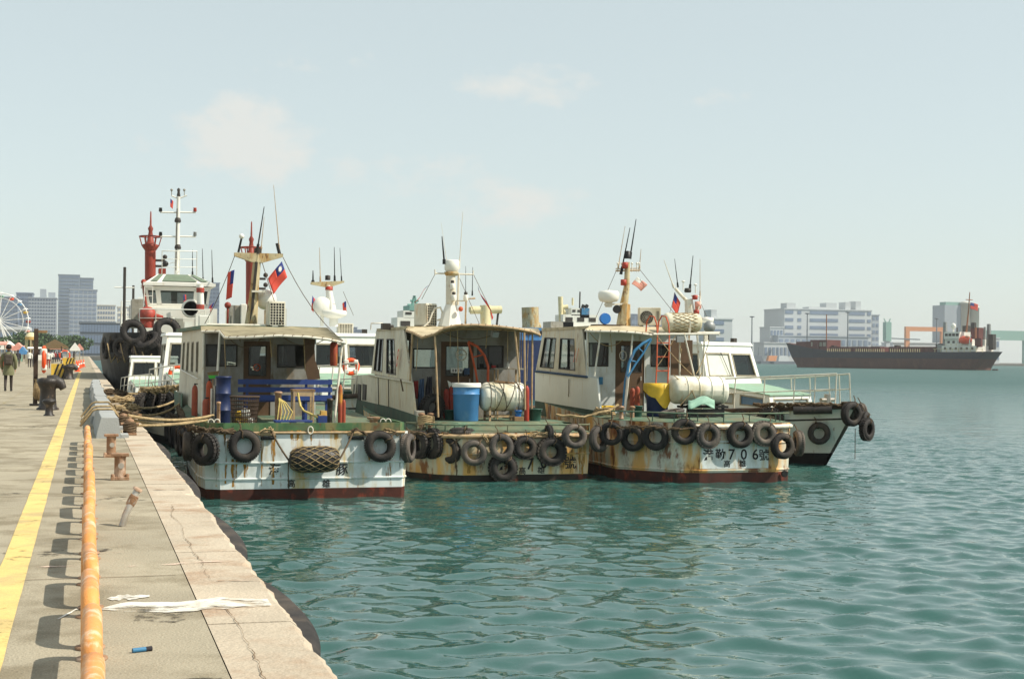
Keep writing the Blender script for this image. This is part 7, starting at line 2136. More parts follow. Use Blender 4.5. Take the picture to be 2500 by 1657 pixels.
# hipped roof with sky windows
zr = rect(400, 690, 410, 692, yw)[3]; zr2 = rect(400, 669, 410, 671, yw + 1.2)[3]
xa, xb_ = rect(350, 690, 526, 700, yw)[0], rect(350, 690, 526, 700, yw)[2]
k = MB(); k.box2((xa, yw - .25, zr - .2), (xb_, yw + 4.6, zr)); k.build('roof_edge', M['tug_white'], tug)
xc, xd = rect(388, 670, 478, 672, yw)[0], rect(388, 670, 478, 672, yw)[2]
F_ = [Vector((xa + .1, yw - .15, zr)), Vector((xb_ - .1, yw - .15, zr)), Vector((xd, yw + 1.3, zr2)), Vector((xc, yw + 1.3, zr2))]
k = MB(); k.hexa([F_[0], F_[1], Vector((xb_ - .1, yw + 4.5, zr)), Vector((xa + .1, yw + 4.5, zr)), F_[3], F_[2], Vector((xd, yw + 3.2, zr2)), Vector((xc, yw + 3.2, zr2))]); hip = k.build('hipped_roof', M['tug_white'], tug)
for (a, b_) in ((.06, .17), (.24, .78), (.84, .95)):
    q_ = [F_[0].lerp(F_[1], a).lerp(F_[3].lerp(F_[2], a), .1), F_[0].lerp(F_[1], b_).lerp(F_[3].lerp(F_[2], b_), .1), F_[0].lerp(F_[1], b_).lerp(F_[3].lerp(F_[2], b_), .9), F_[0].lerp(F_[1], a).lerp(F_[3].lerp(F_[2], a), .9)]
    k = MB(); k.add([p + Vector((0, -.05, .05)) for p in q_], [(0, 1, 2, 3)]); k.build('sky_window', M['roof_green'], hip)
# rails on the roof
def rail(root, pts, h, posts, r=.03, m='tug_white', name='railing', mids=1):
    k = MB(); P = [Vector(p) for p in pts]
    k.tube([p + Vector((0, 0, h)) for p in P], r, 5); ro = k.build(name, M[m], root)
    for j in range(mids):
        k = MB(); k.tube([p + Vector((0, 0, h * (j + 1) / (mids + 1))) for p in P], r * .7, 5); k.build('mid_rail', M[m], ro)
    for a, b_ in zip(P, P[1:]):
        n = max(1, int((b_ - a).length / posts))
        for i in range(n + 1):
            k = MB(); c = a.lerp(b_, i / n); k.tube([c, c + Vector((0, 0, h))], r * .8, 5); k.build('stanchion', M[m], ro)
    return ro
rail(tug, [at(395, 672, yw + 3), at(395, 672, yw + 1.4), at(480, 672, yw + 1.4), at(480, 672, yw + 3)], 1.6, .9, .035, mids=2)
rail(tug, [at(352, 745, yw - .5), at(372, 745, yw - .5)], 1.2, .6, .03)
# mast with three arms
yt_ = 97.5
def TT(u, v): return at(u, v, yt_)
k = MB(); k.tube([TT(432, 672), TT(434, 560), TT(436, 478)], [.17, .14, .11], 10); mt = k.build('mast', M['tug_white'], tug)
k = MB(); k.bar(TT(429, 660) + Vector((0, -.15, 0)), TT(432, 510) + Vector((0, -.13, 0)), .05, .04); k.build('cable_run', M['frame_dark'], mt)
for v, lb in ((518, 1), (577, 1)):
    for (ua, ub) in ((391, 434), (434, 478)):
        k = MB(); k.tube([TT(ua, v), TT(ub, v + 1)], .055, 6); k.build('yard_arm', M['tug_white'], mt)
    for u, m in ((392, 'black'), (476, 'red' if v < 550 else 'grey_metal')):
        k = MB(); k.lathe([(.09, 0), (.12, .05), (.1, .22), (.12, .26), (.001, .28)], TT(u, v - 1), 10); k.build('arm_lamp', M[m], mt)
k = MB(); k.tube([TT(436, 485), TT(419, 478)], .05, 6); k.tube([TT(436, 485), TT(456, 477)], .05, 6); k.build('top_fork', M['tug_white'], mt)
k = MB(); k.lathe([(.1, 0), (.12, .2), (.08, .4), (.11, .6), (.001, .7)], TT(436, 484), 10); k.build('top_lamp', M['frame_dark'], mt)
for u in (419, 450):
    k = MB(); k.tube([TT(u, 478), TT(u, 466)], .03, 5); k.ball(TT(u, 464), .09, 8, 5); k.build('wind_sensor', M['grey_box'], mt)
for v in (535, 600):
    k = MB(); k.lathe([(.2, 0), (.22, .1), (.16, .3), (.001, .34)], TT(434, v + 8), 10); k.build('mid_lamp', M['frame_dark'], mt)
flag('tiny red flag high on the white tug mast', TT(416, 485), Vector((0, 0, -.55)), Vector((.2, .05, -.14)), furl=.3, sun=False)
k = MB(); k.ball(TT(404, 644), .2, 10, 8); k.build('signal_ball', M['black'], tug)
k = MB(); k.tube([TT(404, 644), TT(432, 640)], .02, 4); k.build('signal_stay', M['tug_white'], tug)
for a, b_ in (((496, 690), (494, 607)), ((519, 690), (517, 610)), ((470, 672), (470, 610))): whip(tug, TT(*a), TT(*b_), .035, 'black')
# red column (smoke stack / monitor tower)
yr_ = 99.0
def TR(u, v): return at(u, v, yr_)
def red_column(root, u, vtop, vbot, w, Y):
    c0, c1 = at(u, vbot, Y), at(u, vtop, Y)
    k = MB(); k.tube([c0, c1], w, 10); col = k.build('red_column', M['tug_red'], root)
    k = MB(); k.lathe([(w, 0), (w * 1.5, .25), (w * 1.5, .4), (w * .7, .5), (w * .35, 1.3), (w * .5, 1.5), (w * .2, 1.7), (w * .12, 2.6), (.001, 2.7)], c1, 12); k.build('column_head', M['tug_red'], col)
    k = MB(); k.tube([c1 + Vector((math.cos(a) * w * 2, math.sin(a) * w * 2, .95)) for a in [2 * math.pi * i / 14 for i in range(14)]], .05, 5, closed=True); k.build('head_rail', M['tug_red'], col)
    for i in range(6):
        a = 2 * math.pi * i / 6
        k = MB(); k.tube([c1 + Vector((math.cos(a) * w * 1.5, math.sin(a) * w * 1.5, .3)), c1 + Vector((math.cos(a) * w * 2, math.sin(a) * w * 2, .95))], .04, 5); k.build('rail_post', M['tug_red'], col)
    for f_ in (.25, .4):
        p = c1.lerp(c0, f_); k = MB(); k.bar(p + Vector((w, 0, 0)), p + Vector((w + .6, 0, 0)), .2, .15); k.ball(p + Vector((w + .6, 0, .25)), .16, 8, 5); k.build('column_lamp', M['frame_dark'], col)
    return col
red_column(tug, 367, 612, 705, .36, 99.0)
tbox(388, 655, 405, 700, 100.5, 1.2, 'tug_red', 'red_funnel')
# red fire monitors and deck gear
def monitor(root, u, v0, v1, Y, w):
    c0, c1 = at(u, v1, Y), at(u, v0, Y)
    k = MB(); k.tube([c0, c0.lerp(c1, .55), c1], [w, w * 1.1, w * .8], 10); mo = k.build('fire_monitor', M['red'], root)
    k = MB(); k.ball(c1, w * 1.5, 12, 8); k.tube([c1, c1 + Vector((.9, -.4, -.15))], [w * .7, w * .4], 8); k.build('monitor_nozzle', M['red'], mo)
monitor(tug, 360, 770, 800, 92.0, .38)
monitor(tug, 351, 688, 700, 96, .12)
k = MB(); k.tube([at(350, 700, 96), at(362, 772, 93)], .08, 6); k.build('red_pipe', M['tug_red'], tug)
rail(tug, [at(340, 798, 90.5), at(380, 798, 90.0), at(500, 800, 90.0)], 1.1, 1.5, .035)
k = MB(); c = at(466, 753, 93.0); k.lathe([(.55, -.1), (.6, 0), (.55, .12), (.001, .13)], c, 24, 'y'); k.build('searchlight', M['tug_white'], tug)
k = MB(); k.lathe([(.46, -.12), (.001, -.12)], c, 24, 'y'); k.build('searchlight_lens', M['grey_box'], tug)
k = MB(); k.tube([at(490, 745, 92.5), at(488, 695, 92.5)], .22, 8); ps = k.build('post_mast', M['tug_white'], tug)
for v in (714, 755):
    k = MB(); k.lathe([(.25, 0), (.25, .3)], at(489, v, 92.5), 10); k.build('red_band', M['red'], ps)
tbox(428, 775, 447, 810, 91.0, .8, 'grey_box', 'ventilator'); tbox(450, 785, 470, 812, 91.0, .8, 'tug_white', 'ventilator'); tbox(478, 766, 520, 800, 91.5, 1.2, 'tug_white', 'locker')
tbox(322, 730, 350, 800, 101.0, 3.0, 'grey_box', 'aft_house')
for (u, v, m) in ((448, 742, 'flag_red'),):
    flag('red banner behind the tug wheelhouse window', at(u, 720, 93.5), Vector((.05, 0, -.75)), Vector((.16, .05, .05)), sun=False)
flag('red flag blowing beside the tug at the right of its wheelhouse', at(524, 738, 94), Vector((-.25, 0, -.6)), Vector((-.3, .05, -.2)), sun=False)
# big tyres on the tug bow
for i, (u, v, Y, rz, tl, ln, lb) in enumerate(((326, 812, 83.0, 20, .3, -.25, 'huge tyre tilted over the left of the tug bow'), (408, 806, 83.0, -6, .0, -.1, 'huge tyre standing upright on top of the tug bow'),
        (362, 832, 82.6, 30, .4, -.9, 'huge tyre lying low between the two top ones on the tug bow'), (262, 848, 88.6, 80, 0, 0, 'leftmost huge tyre on the side of the tug bow'), (281, 846, 86.4, 66, 0, 0, 'second huge tyre from the left on the tug bow side'),
        (302, 850, 84.6, 48, 0, 0, 'third huge tyre from the left on the tug bow side'), (330, 858, 83.2, 30, 0, 0, 'fourth huge tyre from the left on the tug bow'), (372, 860, 82.7, 8, 0, 0, 'fifth huge tyre from the left on the tug bow'))):
    p = at(u, v, Y)
    tyre('big', tuple(p), rad(-rz), lb, tl, ln, 1.0 if i < 3 else .95)
for i in range(6):
    a = at(262 + i * 16, 838, 86 - i * .7); b_ = at(270 + i * 17, 885, 85.6 - i * .7)
    hose('tyre_chain', f'{ORD[i]} pale lashing from the left over the tug bow tyres', 'rope', [a, a.lerp(b_, .5) + Vector((.1, -.3, -.4)), b_, b_ + Vector((.35, 0, .5))], .035, M['rope'], 'lashings over the tug bow tyres')

# second tug hidden behind: its red column and upperworks
tug2 = thing('tug_boat', 'second tug behind the rusty T mast, showing a red column and grey upperworks', 'tug', (14.5, 96, 0))
k = MB(); k.prism([(10.8, 84), (14.5, 80), (18.2, 84), (18.2, 104), (10.8, 104)], -.5, 3.0); k.build('hull', M['tug_black'], tug2)
tbox(575, 752, 700, 862, 92.0, 7.0, 'tug_white', 'deckhouse', tug2)
tbox(562, 745, 590, 800, 91.0, 2.0, 'grey_box', 'upper_house', tug2)
red_column(tug2, 613, 640, 800, .34, 94.0)
tbox(566, 770, 600, 795, 90.5, 1.0, 'grey_box', 'vent_box', tug2)
# far small craft along the quay, left of the tug: dark posts, white hull, cabin, mast
def far_boat(label, x, y, L, W, hz_, m_h, m_c, mast, mastm='frame_dark'):
    t = thing('moored_boat', label, 'boat', (x, y, 0), group='boats moored far along the quay')
    k = MB(); k.hexa([(-W * .4, -L / 2 + 1, -.4), (W * .4, -L / 2 + 1, -.4), (W * .45, L / 2, -.4), (-W * .45, L / 2, -.4), (-W * .3, -L / 2, hz_ + .6), (W * .3, -L / 2, hz_ + .6), (W / 2, L / 2, hz_), (-W / 2, L / 2, hz_)]); k.build('hull', M[m_h], t, local=True)
    k = MB(); k.box((0, L * .1, hz_ + 1.1), (W * .7, L * .35, 2.2)); ca = k.build('cabin', M[m_c], t, local=True)
    for i in range(3):
        k = MB(); k.box((-W * .22 + W * .22 * i, L * .1 - L * .176, hz_ + 1.5), (W * .15, .04, .6)); k.build('window', M['frame_dark'], ca, local=True)
    k = MB(); k.box((0, L * .1, hz_ + 2.26), (W * .78, L * .38, .12)); k.build('roof', M['tug_white'], ca, local=True)
    for i, (dx, dy, h) in enumerate(mast):
        k = MB(); k.tube([(dx, dy, hz_ + .3), (dx, dy, hz_ + h)], .14, 7); ms = k.build('mast', M[mastm], t, local=True)
        k = MB(); k.tube([(dx - .9, dy, hz_ + h * .8), (dx + .9, dy, hz_ + h * .8)], .06, 5); k.build('yard', M[m_c], ms, local=True)
    return t
far_boat('white fishing boat with dark masts just left of the tug bow', 4.2, 140, 16, 4.6, 1.6, 'tug_white', 'tug_white', [(-.9, -3, 9.5), (1.2, 2, 7.5)])
far_boat('second white boat beyond the tug with two dark masts', 5.0, 170, 16, 4.8, 1.6, 'tug_white', 'tug_white', [(0, -3, 9.2), (1.6, 3, 10)])
far_boat('third moored boat far along the quay with a red wheelhouse band', 6.0, 205, 18, 5, 1.8, 'base_green', 'tug_white', [(0, -4, 10), (1, 4, 8)])
far_boat('farthest moored white boat at the end of the quay', 6.5, 250, 20, 5.4, 1.8, 'tug_white', 'tug_white', [(-1, -4, 10), (0, 5, 9)], 'tug_white')
far_boat('light vessel moored behind the far white boats', 7.5, 300, 22, 6, 2, 'blue_dark', 'tug_white', [(-1, -4, 9), (1, 5, 11)], 'grey_metal')

# ================================================================== FAR SHIPS in the middle
def far_ship(label, u0, u1, vdeck, Y, col_h, parts, masts):
    a, b_ = at(u0, vdeck, Y), at(u1, vdeck, Y)
    t = thing('distant_ship', label, 'ship', ((a.x + b_.x) / 2, Y, 0), group='distant ships behind the work boats')
    w_ = b_.x - a.x
    k = MB(); k.prism([(a.x - w_ * .1, Y + 6), (a.x, Y), (b_.x, Y), (b_.x + w_ * .15, Y + 6), (b_.x, Y + 12), (a.x, Y + 12)], -.5, a.z); k.build('hull', M[col_h], t)
    for (p0, q0, p1, q1, m, nm) in parts:
        x0, z0, x1, z1 = rect(p0, q0, p1, q1, Y + 2)
        k = MB(); k.box2((x0, Y + 2, z0), (x1, Y + 7, z1)); po = k.build(nm, M[m], t)
        if nm in ('upper_house', 'bridge'):
            n = max(2, int((x1 - x0) / 2.2))
            for i in range(n):
                k = MB(); xx = x0 + (x1 - x0) * (i + .5) / n; k.box((xx, Y + 1.97, z0 + (z1 - z0) * .62), ((x1 - x0) / n * .6, .08, (z1 - z0) * .32)); k.build('window', M['frame_dark'], po)
    for (p0, q0, p1, q1, r_, m) in masts:
        k = MB(); k.tube([at(p0, q0, Y + 4), at(p1, q1, Y + 4)], r_, 6); k.build('mast', M[m], t)
    return t
M_('lattice_green', (120, 160, 150), 0.7, var=0.1)
M_('buff', (214, 202, 160), 0.7, var=0.1, rust=.2)
far_ship('white patrol ship with a pale green lattice mast behind the middle boat', 962, 1050, 812, 230, 'tug_white', [(970, 775, 1048, 815, 'tug_white', 'bridge'), (985, 758, 1035, 776, 'tug_white', 'upper_house'), (1000, 745, 1022, 760, 'lattice_green', 'mast_house')],
         [(1003, 760, 1012, 722, .25, 'lattice_green'), (1021, 760, 1012, 722, .25, 'lattice_green'), (995, 744, 1030, 744, .2, 'lattice_green'), (1002, 734, 1022, 734, .2, 'lattice_green')])
far_ship('boat with a cream T mast behind the canopy of the middle boat', 1130, 1240, 830, 120, 'tug_white', [(1140, 800, 1230, 832, 'tug_white', 'upper_house')], [(1186, 800, 1185, 745, .5, 'buff'), (1148, 757, 1224, 756, .35, 'buff'), (1212, 800, 1216, 765, .1, 'frame_dark'), (1152, 762, 1152, 750, .3, 'buff'), (1218, 762, 1218, 750, .3, 'buff')])
far_ship('boat with a stubby rust-streaked mast house left of boat 706', 1262, 1335, 830, 100, 'blue_dark', [(1275, 800, 1330, 832, 'blue_drum', 'upper_house')], [(1296, 806, 1294, 750, .68, 'mast_rust'), (1278, 800, 1318, 800, .4, 'mast_rust')])
far_ship('white ship with a blue funnel behind the cabin of boat 706', 1340, 1500, 800, 260, 'tug_white', [(1375, 768, 1460, 800, 'tug_white', 'bridge'), (1395, 752, 1420, 770, 'tug_white', 'upper_house'), (1416, 752, 1439, 776, 'blue_paint', 'funnel'), (1345, 785, 1400, 800, 'grey_box', 'deck_house')],
         [(1371, 800, 1368, 724, .5, 'buff'), (1388, 790, 1368, 735, .3, 'buff'), (1415, 752, 1416, 712, .15, 'frame_dark'), (1366, 752, 1386, 748, .4, 'buff'), (1398, 745, 1398, 727, .2, 'buff'), (1422, 752, 1425, 744, .35, 'black'), (1430, 752, 1434, 744, .35, 'black')])

# ================================================================== RUSTY FREIGHTER at anchor on the right
M_('ship_navy', (26, 32, 48), 0.6, var=0.2, scale=.15, dirt=0.2, dirtc=(60, 54, 54))
M_('ship_brown', (84, 52, 42), 0.75, var=0.25, scale=.2, rust=.4, rustc=(66, 36, 28), rustc2=(100, 66, 52), streak=2, rscale=.12)
M_('ship_maroon', (92, 44, 38), 0.7, var=0.2, scale=.2)
M_('ship_orange', (150, 92, 54), 0.7, var=0.2, scale=.3)
sc_ = Vector((335.3, 472.3, 0)); srz = rad(19.6)
ship = thing('cargo_ship', 'rusty freighter with navy and brown hull and stern wheelhouse, anchored at right', 'ship', tuple(sc_), srz)
ship.scale = (1, 1.05, 1)
LOCAL[0] = True
LS = 96.0
st_rows = [(0, 5.6), (4, 6.6), (12, 7), (40, 7), (70, 7), (82, 5.6), (90, 3.0), (LS, .15)]
def shull(z, f, over=0.0):
    L_, R_ = [], []
    for y, w in st_rows:
        e = max(0, (y - 70) / 26) ** 2
        s_ = max(0, (8 - y) / 8)
        yy = y + e * over * 5.5 - (s_ * over * -1 * 0) + (s_ * (1 - over) * 4.5 if over < 1 else 0)
        L_.append(Vector((-w * f - e * over * .8, yy, z(y)))); R_.append(Vector((w * f + e * over * .8, yy, z(y))))
    return L_[::-1] + R_
sheer = lambda y: 6.9 + 4.0 * max(0, (y - 66) / 30) ** 1.6 + .3 * max(0, (14 - y) / 14)
zsplit = lambda y: 4.3
k = MB(); k.grid([shull(lambda y: -.6, .86, -.0), shull(lambda y: .8, .93, 0.0), shull(zsplit, .99, .45)], sm=False); k.build('lower_hull', M['ship_brown'], ship)
k = MB(); k.grid([shull(lambda y: 4.31, .991, .45), shull(sheer, 1.0, 1.0)], sm=False); k.build('upper_hull', M['ship_navy'], ship)
dk = MB()
n = len(st_rows)
P = shull(lambda y: sheer(y) - .1, .99, 1.0)
dk.add(P, [(n - 1 - i, n - 2 - i, n + i + 1, n + i) for i in range(n - 1)]); dk.build('main_deck', M['ship_maroon'], ship)
# hatch coamings and covers
for (y0, y1) in ((22, 44), (48, 74)):
    k = MB(); k.box2((-5.2, y0, 6.7), (5.2, y1, 8.6)); co = k.build('hatch_coaming', M['ship_maroon'], ship)
    for i in range(5):
        ya = y0 + (y1 - y0) * i / 5
        k = MB(); k.box2((-5.4, ya + .15, 8.62), (5.4, ya + (y1 - y0) / 5 - .15, 9.0)); k.build('hatch_cover', M['ship_maroon'], co)
    for i in range(10):
        ya = y0 + (y1 - y0) * (i + .5) / 10
        k = MB(); k.box2((-5.45, ya - .12, 6.75), (-5.21, ya + .12, 8.5)); k.build('coaming_stay', M['ship_brown'], co)
# forecastle
k = MB(); k.prism([(-5.2, 80), (-3.6, 88), (-.6, 96), (.6, 96), (3.6, 88), (5.2, 80)], 8.0, 11.3); k.build('forecastle', M['ship_maroon'], ship)
k = MB(); k.box2((-4.4, 76, 7.5), (4.4, 85, 12.0)); wl_ = k.build('windlass_house', M['ship_maroon'], ship)
for i in range(4):
    k = MB(); k.box2((-4.46, 76.6 + i * 2.1, 9.2), (-4.38, 78.2 + i * 2.1, 11.0)); k.build('house_panel', M['grey_box'], wl_)
k = MB(); k.tube([(0, 80, 12), (0, 80, 23)], .22, 6); k.build('fore_mast', M['ship_orange'], ship)
# side rail stanchions, pale
k = MB(); k.tube([(-6.95, 28, 8.2), (-6.95, 74, 8.3)], .07, 5); sr_ = k.build('side_rail', M['ship_maroon'], ship)
for i in range(44):
    if i in (14, 15, 30, 31): continue
    y = 28 + i * 1.06
    k = MB(); k.bar((-7.0, y, 6.85), (-7.0, y, 8.2), .16); k.build('stanchion', M['buff'], sr_)
# stern superstructure
def sbox(x0, y0, z0, x1, y1, z1, m, nm, par=ship):
    k = MB(); k.box2((x0, y0, z0), (x1, y1, z1)); return k.build(nm, M[m], par)
h1_ = sbox(-5.6, 4, 6.9, 5.6, 19, 9.4, 'tug_white', 'deckhouse')
for i in range(6): sbox(-5.68, 5 + i * 2.4, 7.9, -5.6, 5.9 + i * 2.4, 8.8, 'frame_dark', 'porthole', h1_)
h2_ = sbox(-5.0, 6, 9.45, 5.0, 18, 12.0, 'tug_white', 'accommodation')
for i in range(5): sbox(-5.08, 7 + i * 2.2, 10.4, -5.0, 8 + i * 2.2, 11.3, 'frame_dark', 'porthole', h2_)
h3_ = sbox(-5.6, 11, 12.05, 5.6, 18, 14.8, 'tug_white', 'wheelhouse')
for i in range(4): sbox(-5.68, 11.5 + i * 1.6, 13.2, -5.6, 12.7 + i * 1.6, 14.2, 'frame_dark', 'bridge_window', h3_)
sbox(-1.6, 5.5, 12.05, 1.6, 9, 16.5, 'ship_maroon', 'funnel')
for (x, y, z0_, z1_) in ((-2.8, 19.5, 9, 18.8), (3.4, 4.5, 9, 18)):
    k = MB(); k.box((x, y, (z0_ + z1_) / 2), (1.2, 1.6, z1_ - z0_), taper=.7); k.build('king_post', M['grey_metal'], ship)
k = MB(); k.tube([(0, 12, 14.8), (0, 11, 24), (0, 10.6, 30.5)], [.35, .25, .18], 7); mm = k.build('main_mast', M['ship_orange'], ship)
k = MB(); k.bar((-2.0, 10.8, 27.5), (2.0, 10.8, 27.5), .3); k.build('yard', M['ship_orange'], mm)
k = MB(); k.ball((-2.5, 16, 17.2), .95, 12, 8, (1, 1, 1.25)); k.cyl((-2.5, 16, 14.8), (-2.5, 16, 16.4), .3, n=8); k.build('radome', M['white'], ship)
k = MB(); k.ball((-5.7, 8.5, 11.6), 1.9, 12, 8, (.75, 1.5, .85)); lb_ = k.build('lifeboat', M['orange'], ship)
k = MB(); k.ball((-5.9, 7.6, 12.5), 1.0, 10, 6, (.8, 1.2, .8)); k.build('lifeboat_canopy', M['ship_orange'], lb_)
for y in (6, 11):
    k = MB(); k.tube([(-6.2, y, 7), (-6.6, y, 11), (-5.8, y, 13.6)], .2, 6); k.build('davit', M['tug_white'], lb_)
k = MB(); k.tube([(-6.7, 0.2, 8.3), (-6.8, 22, 8.2)], .08, 5); r2 = k.build('poop_rail', M['buff'], ship)
for i in range(9):
    k = MB(); k.bar((-6.75, .4 + i * 2.6, 6.9), (-6.75, .4 + i * 2.6, 8.3), .16); k.build('stanchion', M['buff'], r2)
for i, (x, y, s1) in enumerate(((2, 24, 2.2), (-2, 22.5, 1.8), (3, 46, 1.6), (-1, 75, 1.4))):
    k = MB(); k.box((x, y, 8.2 + s1 / 2), (s1 * 1.4, s1, s1)); k.build('deck_winch', M['frame_dark'], ship)
k = MB(); k.box((0, -0.6, -.2), (.6, 2.2, 1.4)); k.build('rudder', M['ship_brown'], ship)
for i, (x, y, z, sx, sy, sz, m) in enumerate(((-3.4, 20.8, 8.4, 2.4, 2.2, 3, 'grey_metal'), (3.6, 3.2, 11, 2, 2, 6, 'frame_dark'), (-4.6, 3.4, 10.6, 1.2, 2.6, 3.4, 'ship_maroon'), (2.2, 13, 16.2, 3.4, 2.2, 2.4, 'frame_dark'), (-1.2, 8, 17.4, 1.4, 1.4, 2.2, 'frame_dark'), (-4.9, 4.6, 14, .5, .5, 5, 'ship_orange'), (4.6, 7, 14.4, .6, .6, 5, 'grey_metal'), (-4.4, 13, 15.6, .4, .4, 1.8, 'frame_dark'), (-5.2, 18.4, 11, .4, .4, 6, 'grey_metal'))):
    k = MB(); k.box((x, y, z), (sx, sy, sz)); k.build('deck_gear', M[m], ship)
for y in (7.5, 9.9, 12.3, 14.7, 17.1):
    k = MB(); k.bar((-5.75, y, 9.45), (-5.75, y, 10.4), .12); k.build('rail_post', M['buff'], ship)
LOCAL[0] = False
Rs = root_matrix(ship)
mp = Rs @ Vector((0, 10.8, 26.5))
flag('red flag on the mast of the freighter', tuple(mp), Vector((0, 0, -2.6)), Vector((3.4, 0, -.4)), sun=False)
sship = thing('cargo_ship', 'second ship with navy and red hull, partly out of frame at the far right', 'ship', (470, 560, 0))
k = MB(); k.prism([(425, 556), (433, 550), (540, 552), (540, 570), (433, 570)], -.5, 5.2); k.build('lower_hull', M['flag_faded'], sship)
k = MB(); k.prism([(423, 556), (432, 549.5), (540, 551.5), (540, 570.5), (432, 570.5)], 5.21, 9.0); k.build('upper_hull', M['ship_navy'], sship)
k = MB(); k.box2((455, 553, 9), (466, 566, 12.5)); k.build('hatch', M['orange'], sship)
k = MB(); k.tube([(470, 560, 9), (470, 560, 26)], .8, 6); k.build('derrick_post', M['grey_metal'], sship)

# ================================================================== FAR SHORE, buildings, cranes
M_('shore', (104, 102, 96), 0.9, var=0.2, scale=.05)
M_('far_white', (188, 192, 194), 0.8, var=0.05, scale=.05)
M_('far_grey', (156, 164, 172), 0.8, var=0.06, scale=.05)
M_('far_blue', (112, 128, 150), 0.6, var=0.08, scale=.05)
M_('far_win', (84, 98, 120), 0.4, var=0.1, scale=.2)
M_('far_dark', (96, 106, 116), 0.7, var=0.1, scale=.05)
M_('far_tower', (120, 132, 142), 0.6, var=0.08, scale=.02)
M_('silo', (204, 200, 188), 0.85, var=0.06, scale=.05)
M_('crane_orange', (206, 140, 96), 0.8, var=0.08)
M_('crane_green', (132, 168, 158), 0.8, var=0.08)
k = MB(); k.box2((60, 1090, -2), (3300, 3300, 1.8)); struct(k.build('far_shore', M['shore']))
k = MB(); k.box2((-3300, 620.1, -2), (59.9, 3300, 1.62)); struct(k.build('city_ground', M['shore']))
k = MB(); k.box2((-3300, -40, -2), (-160.1, 620, 1.62)); struct(k.build('inner_ground', M['shore']))
def building(label, u0, v0, u1, Y, m, wm='far_win', rows_=6, cols=8, strip=False, zb=1.8, dpt=40, group='far buildings across the harbour', extra=None, win=(.6, .45), vb=None):
    x0, _, x1, z1 = rect(u0, v0, u1, v0 + 5, Y); z1 = at((u0 + u1) / 2, v0, Y).z
    t = thing('building', label, 'building', ((x0 + x1) / 2, Y, zb), group=group)
    k = MB(); k.box2((x0, Y, zb), (x1, Y + dpt, z1)); k.build('wall', M[m], t)
    W_, H_ = x1 - x0, z1 - zb
    if rows_ and cols:
        if strip:
            for r_ in range(rows_):
                zc = zb + H_ * (r_ + .62) / rows_
                for (a, b_) in strip:
                    k = MB(); k.box2((x0 + W_ * a, Y - .35, zc - H_ / rows_ * win[1] / 2), (x0 + W_ * b_, Y - .05, zc + H_ / rows_ * win[1] / 2)); k.build('window_strip', M[wm], t)
        else:
            proto = None
            for r_ in range(rows_):
                for c_ in range(cols):
                    if proto is None:
                        k = MB(); k.box((0, 0, 0), (W_ / cols * win[0], .3, H_ / rows_ * win[1])); proto = k.build('window', M[wm], t, local=True); o = proto
                    else:
                        o = proto.copy(); COL.objects.link(o); o.parent = t
                    o.location = (-W_ / 2 + W_ * (c_ + .5) / cols, -.2, H_ * (r_ + .55) / rows_)
    k = MB(); k.box2((x0 - .6, Y - .6, z1), (x1 + .6, Y + dpt, z1 + .9)); k.build('parapet', M[m], t)
    for (a, b_, h_) in (extra or ()):
        k = MB(); k.box2((x0 + W_ * a, Y + 4, z1 + .9), (x0 + W_ * b_, Y + 16, z1 + .9 + h_)); k.build('roof_house', M[m], t)
    return t
# right shore
YB = 1160
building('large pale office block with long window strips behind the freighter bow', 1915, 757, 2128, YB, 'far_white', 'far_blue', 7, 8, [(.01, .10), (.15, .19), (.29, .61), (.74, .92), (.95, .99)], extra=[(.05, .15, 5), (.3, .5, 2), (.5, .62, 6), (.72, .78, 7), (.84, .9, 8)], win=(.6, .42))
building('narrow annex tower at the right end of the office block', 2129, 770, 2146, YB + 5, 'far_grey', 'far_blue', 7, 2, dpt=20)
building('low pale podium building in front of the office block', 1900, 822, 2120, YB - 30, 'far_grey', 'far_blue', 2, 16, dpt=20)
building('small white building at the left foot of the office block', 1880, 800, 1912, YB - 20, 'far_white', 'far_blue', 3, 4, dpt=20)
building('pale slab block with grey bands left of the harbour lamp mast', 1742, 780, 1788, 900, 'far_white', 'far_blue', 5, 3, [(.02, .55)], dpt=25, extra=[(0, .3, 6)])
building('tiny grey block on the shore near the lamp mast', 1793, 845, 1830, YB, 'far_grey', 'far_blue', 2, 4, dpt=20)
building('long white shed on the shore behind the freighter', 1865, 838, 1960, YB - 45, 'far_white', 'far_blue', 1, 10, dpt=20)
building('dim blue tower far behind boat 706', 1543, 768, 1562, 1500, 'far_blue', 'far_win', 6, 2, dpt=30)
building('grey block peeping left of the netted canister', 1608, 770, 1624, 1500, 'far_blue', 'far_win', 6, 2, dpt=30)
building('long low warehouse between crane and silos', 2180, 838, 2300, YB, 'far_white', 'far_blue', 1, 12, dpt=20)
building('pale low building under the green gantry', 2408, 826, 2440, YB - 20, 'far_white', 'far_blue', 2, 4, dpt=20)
building('low distant sheds along the shore at the centre', 2130, 845, 2180, YB, 'far_grey', 'far_blue', 1, 6, dpt=20)
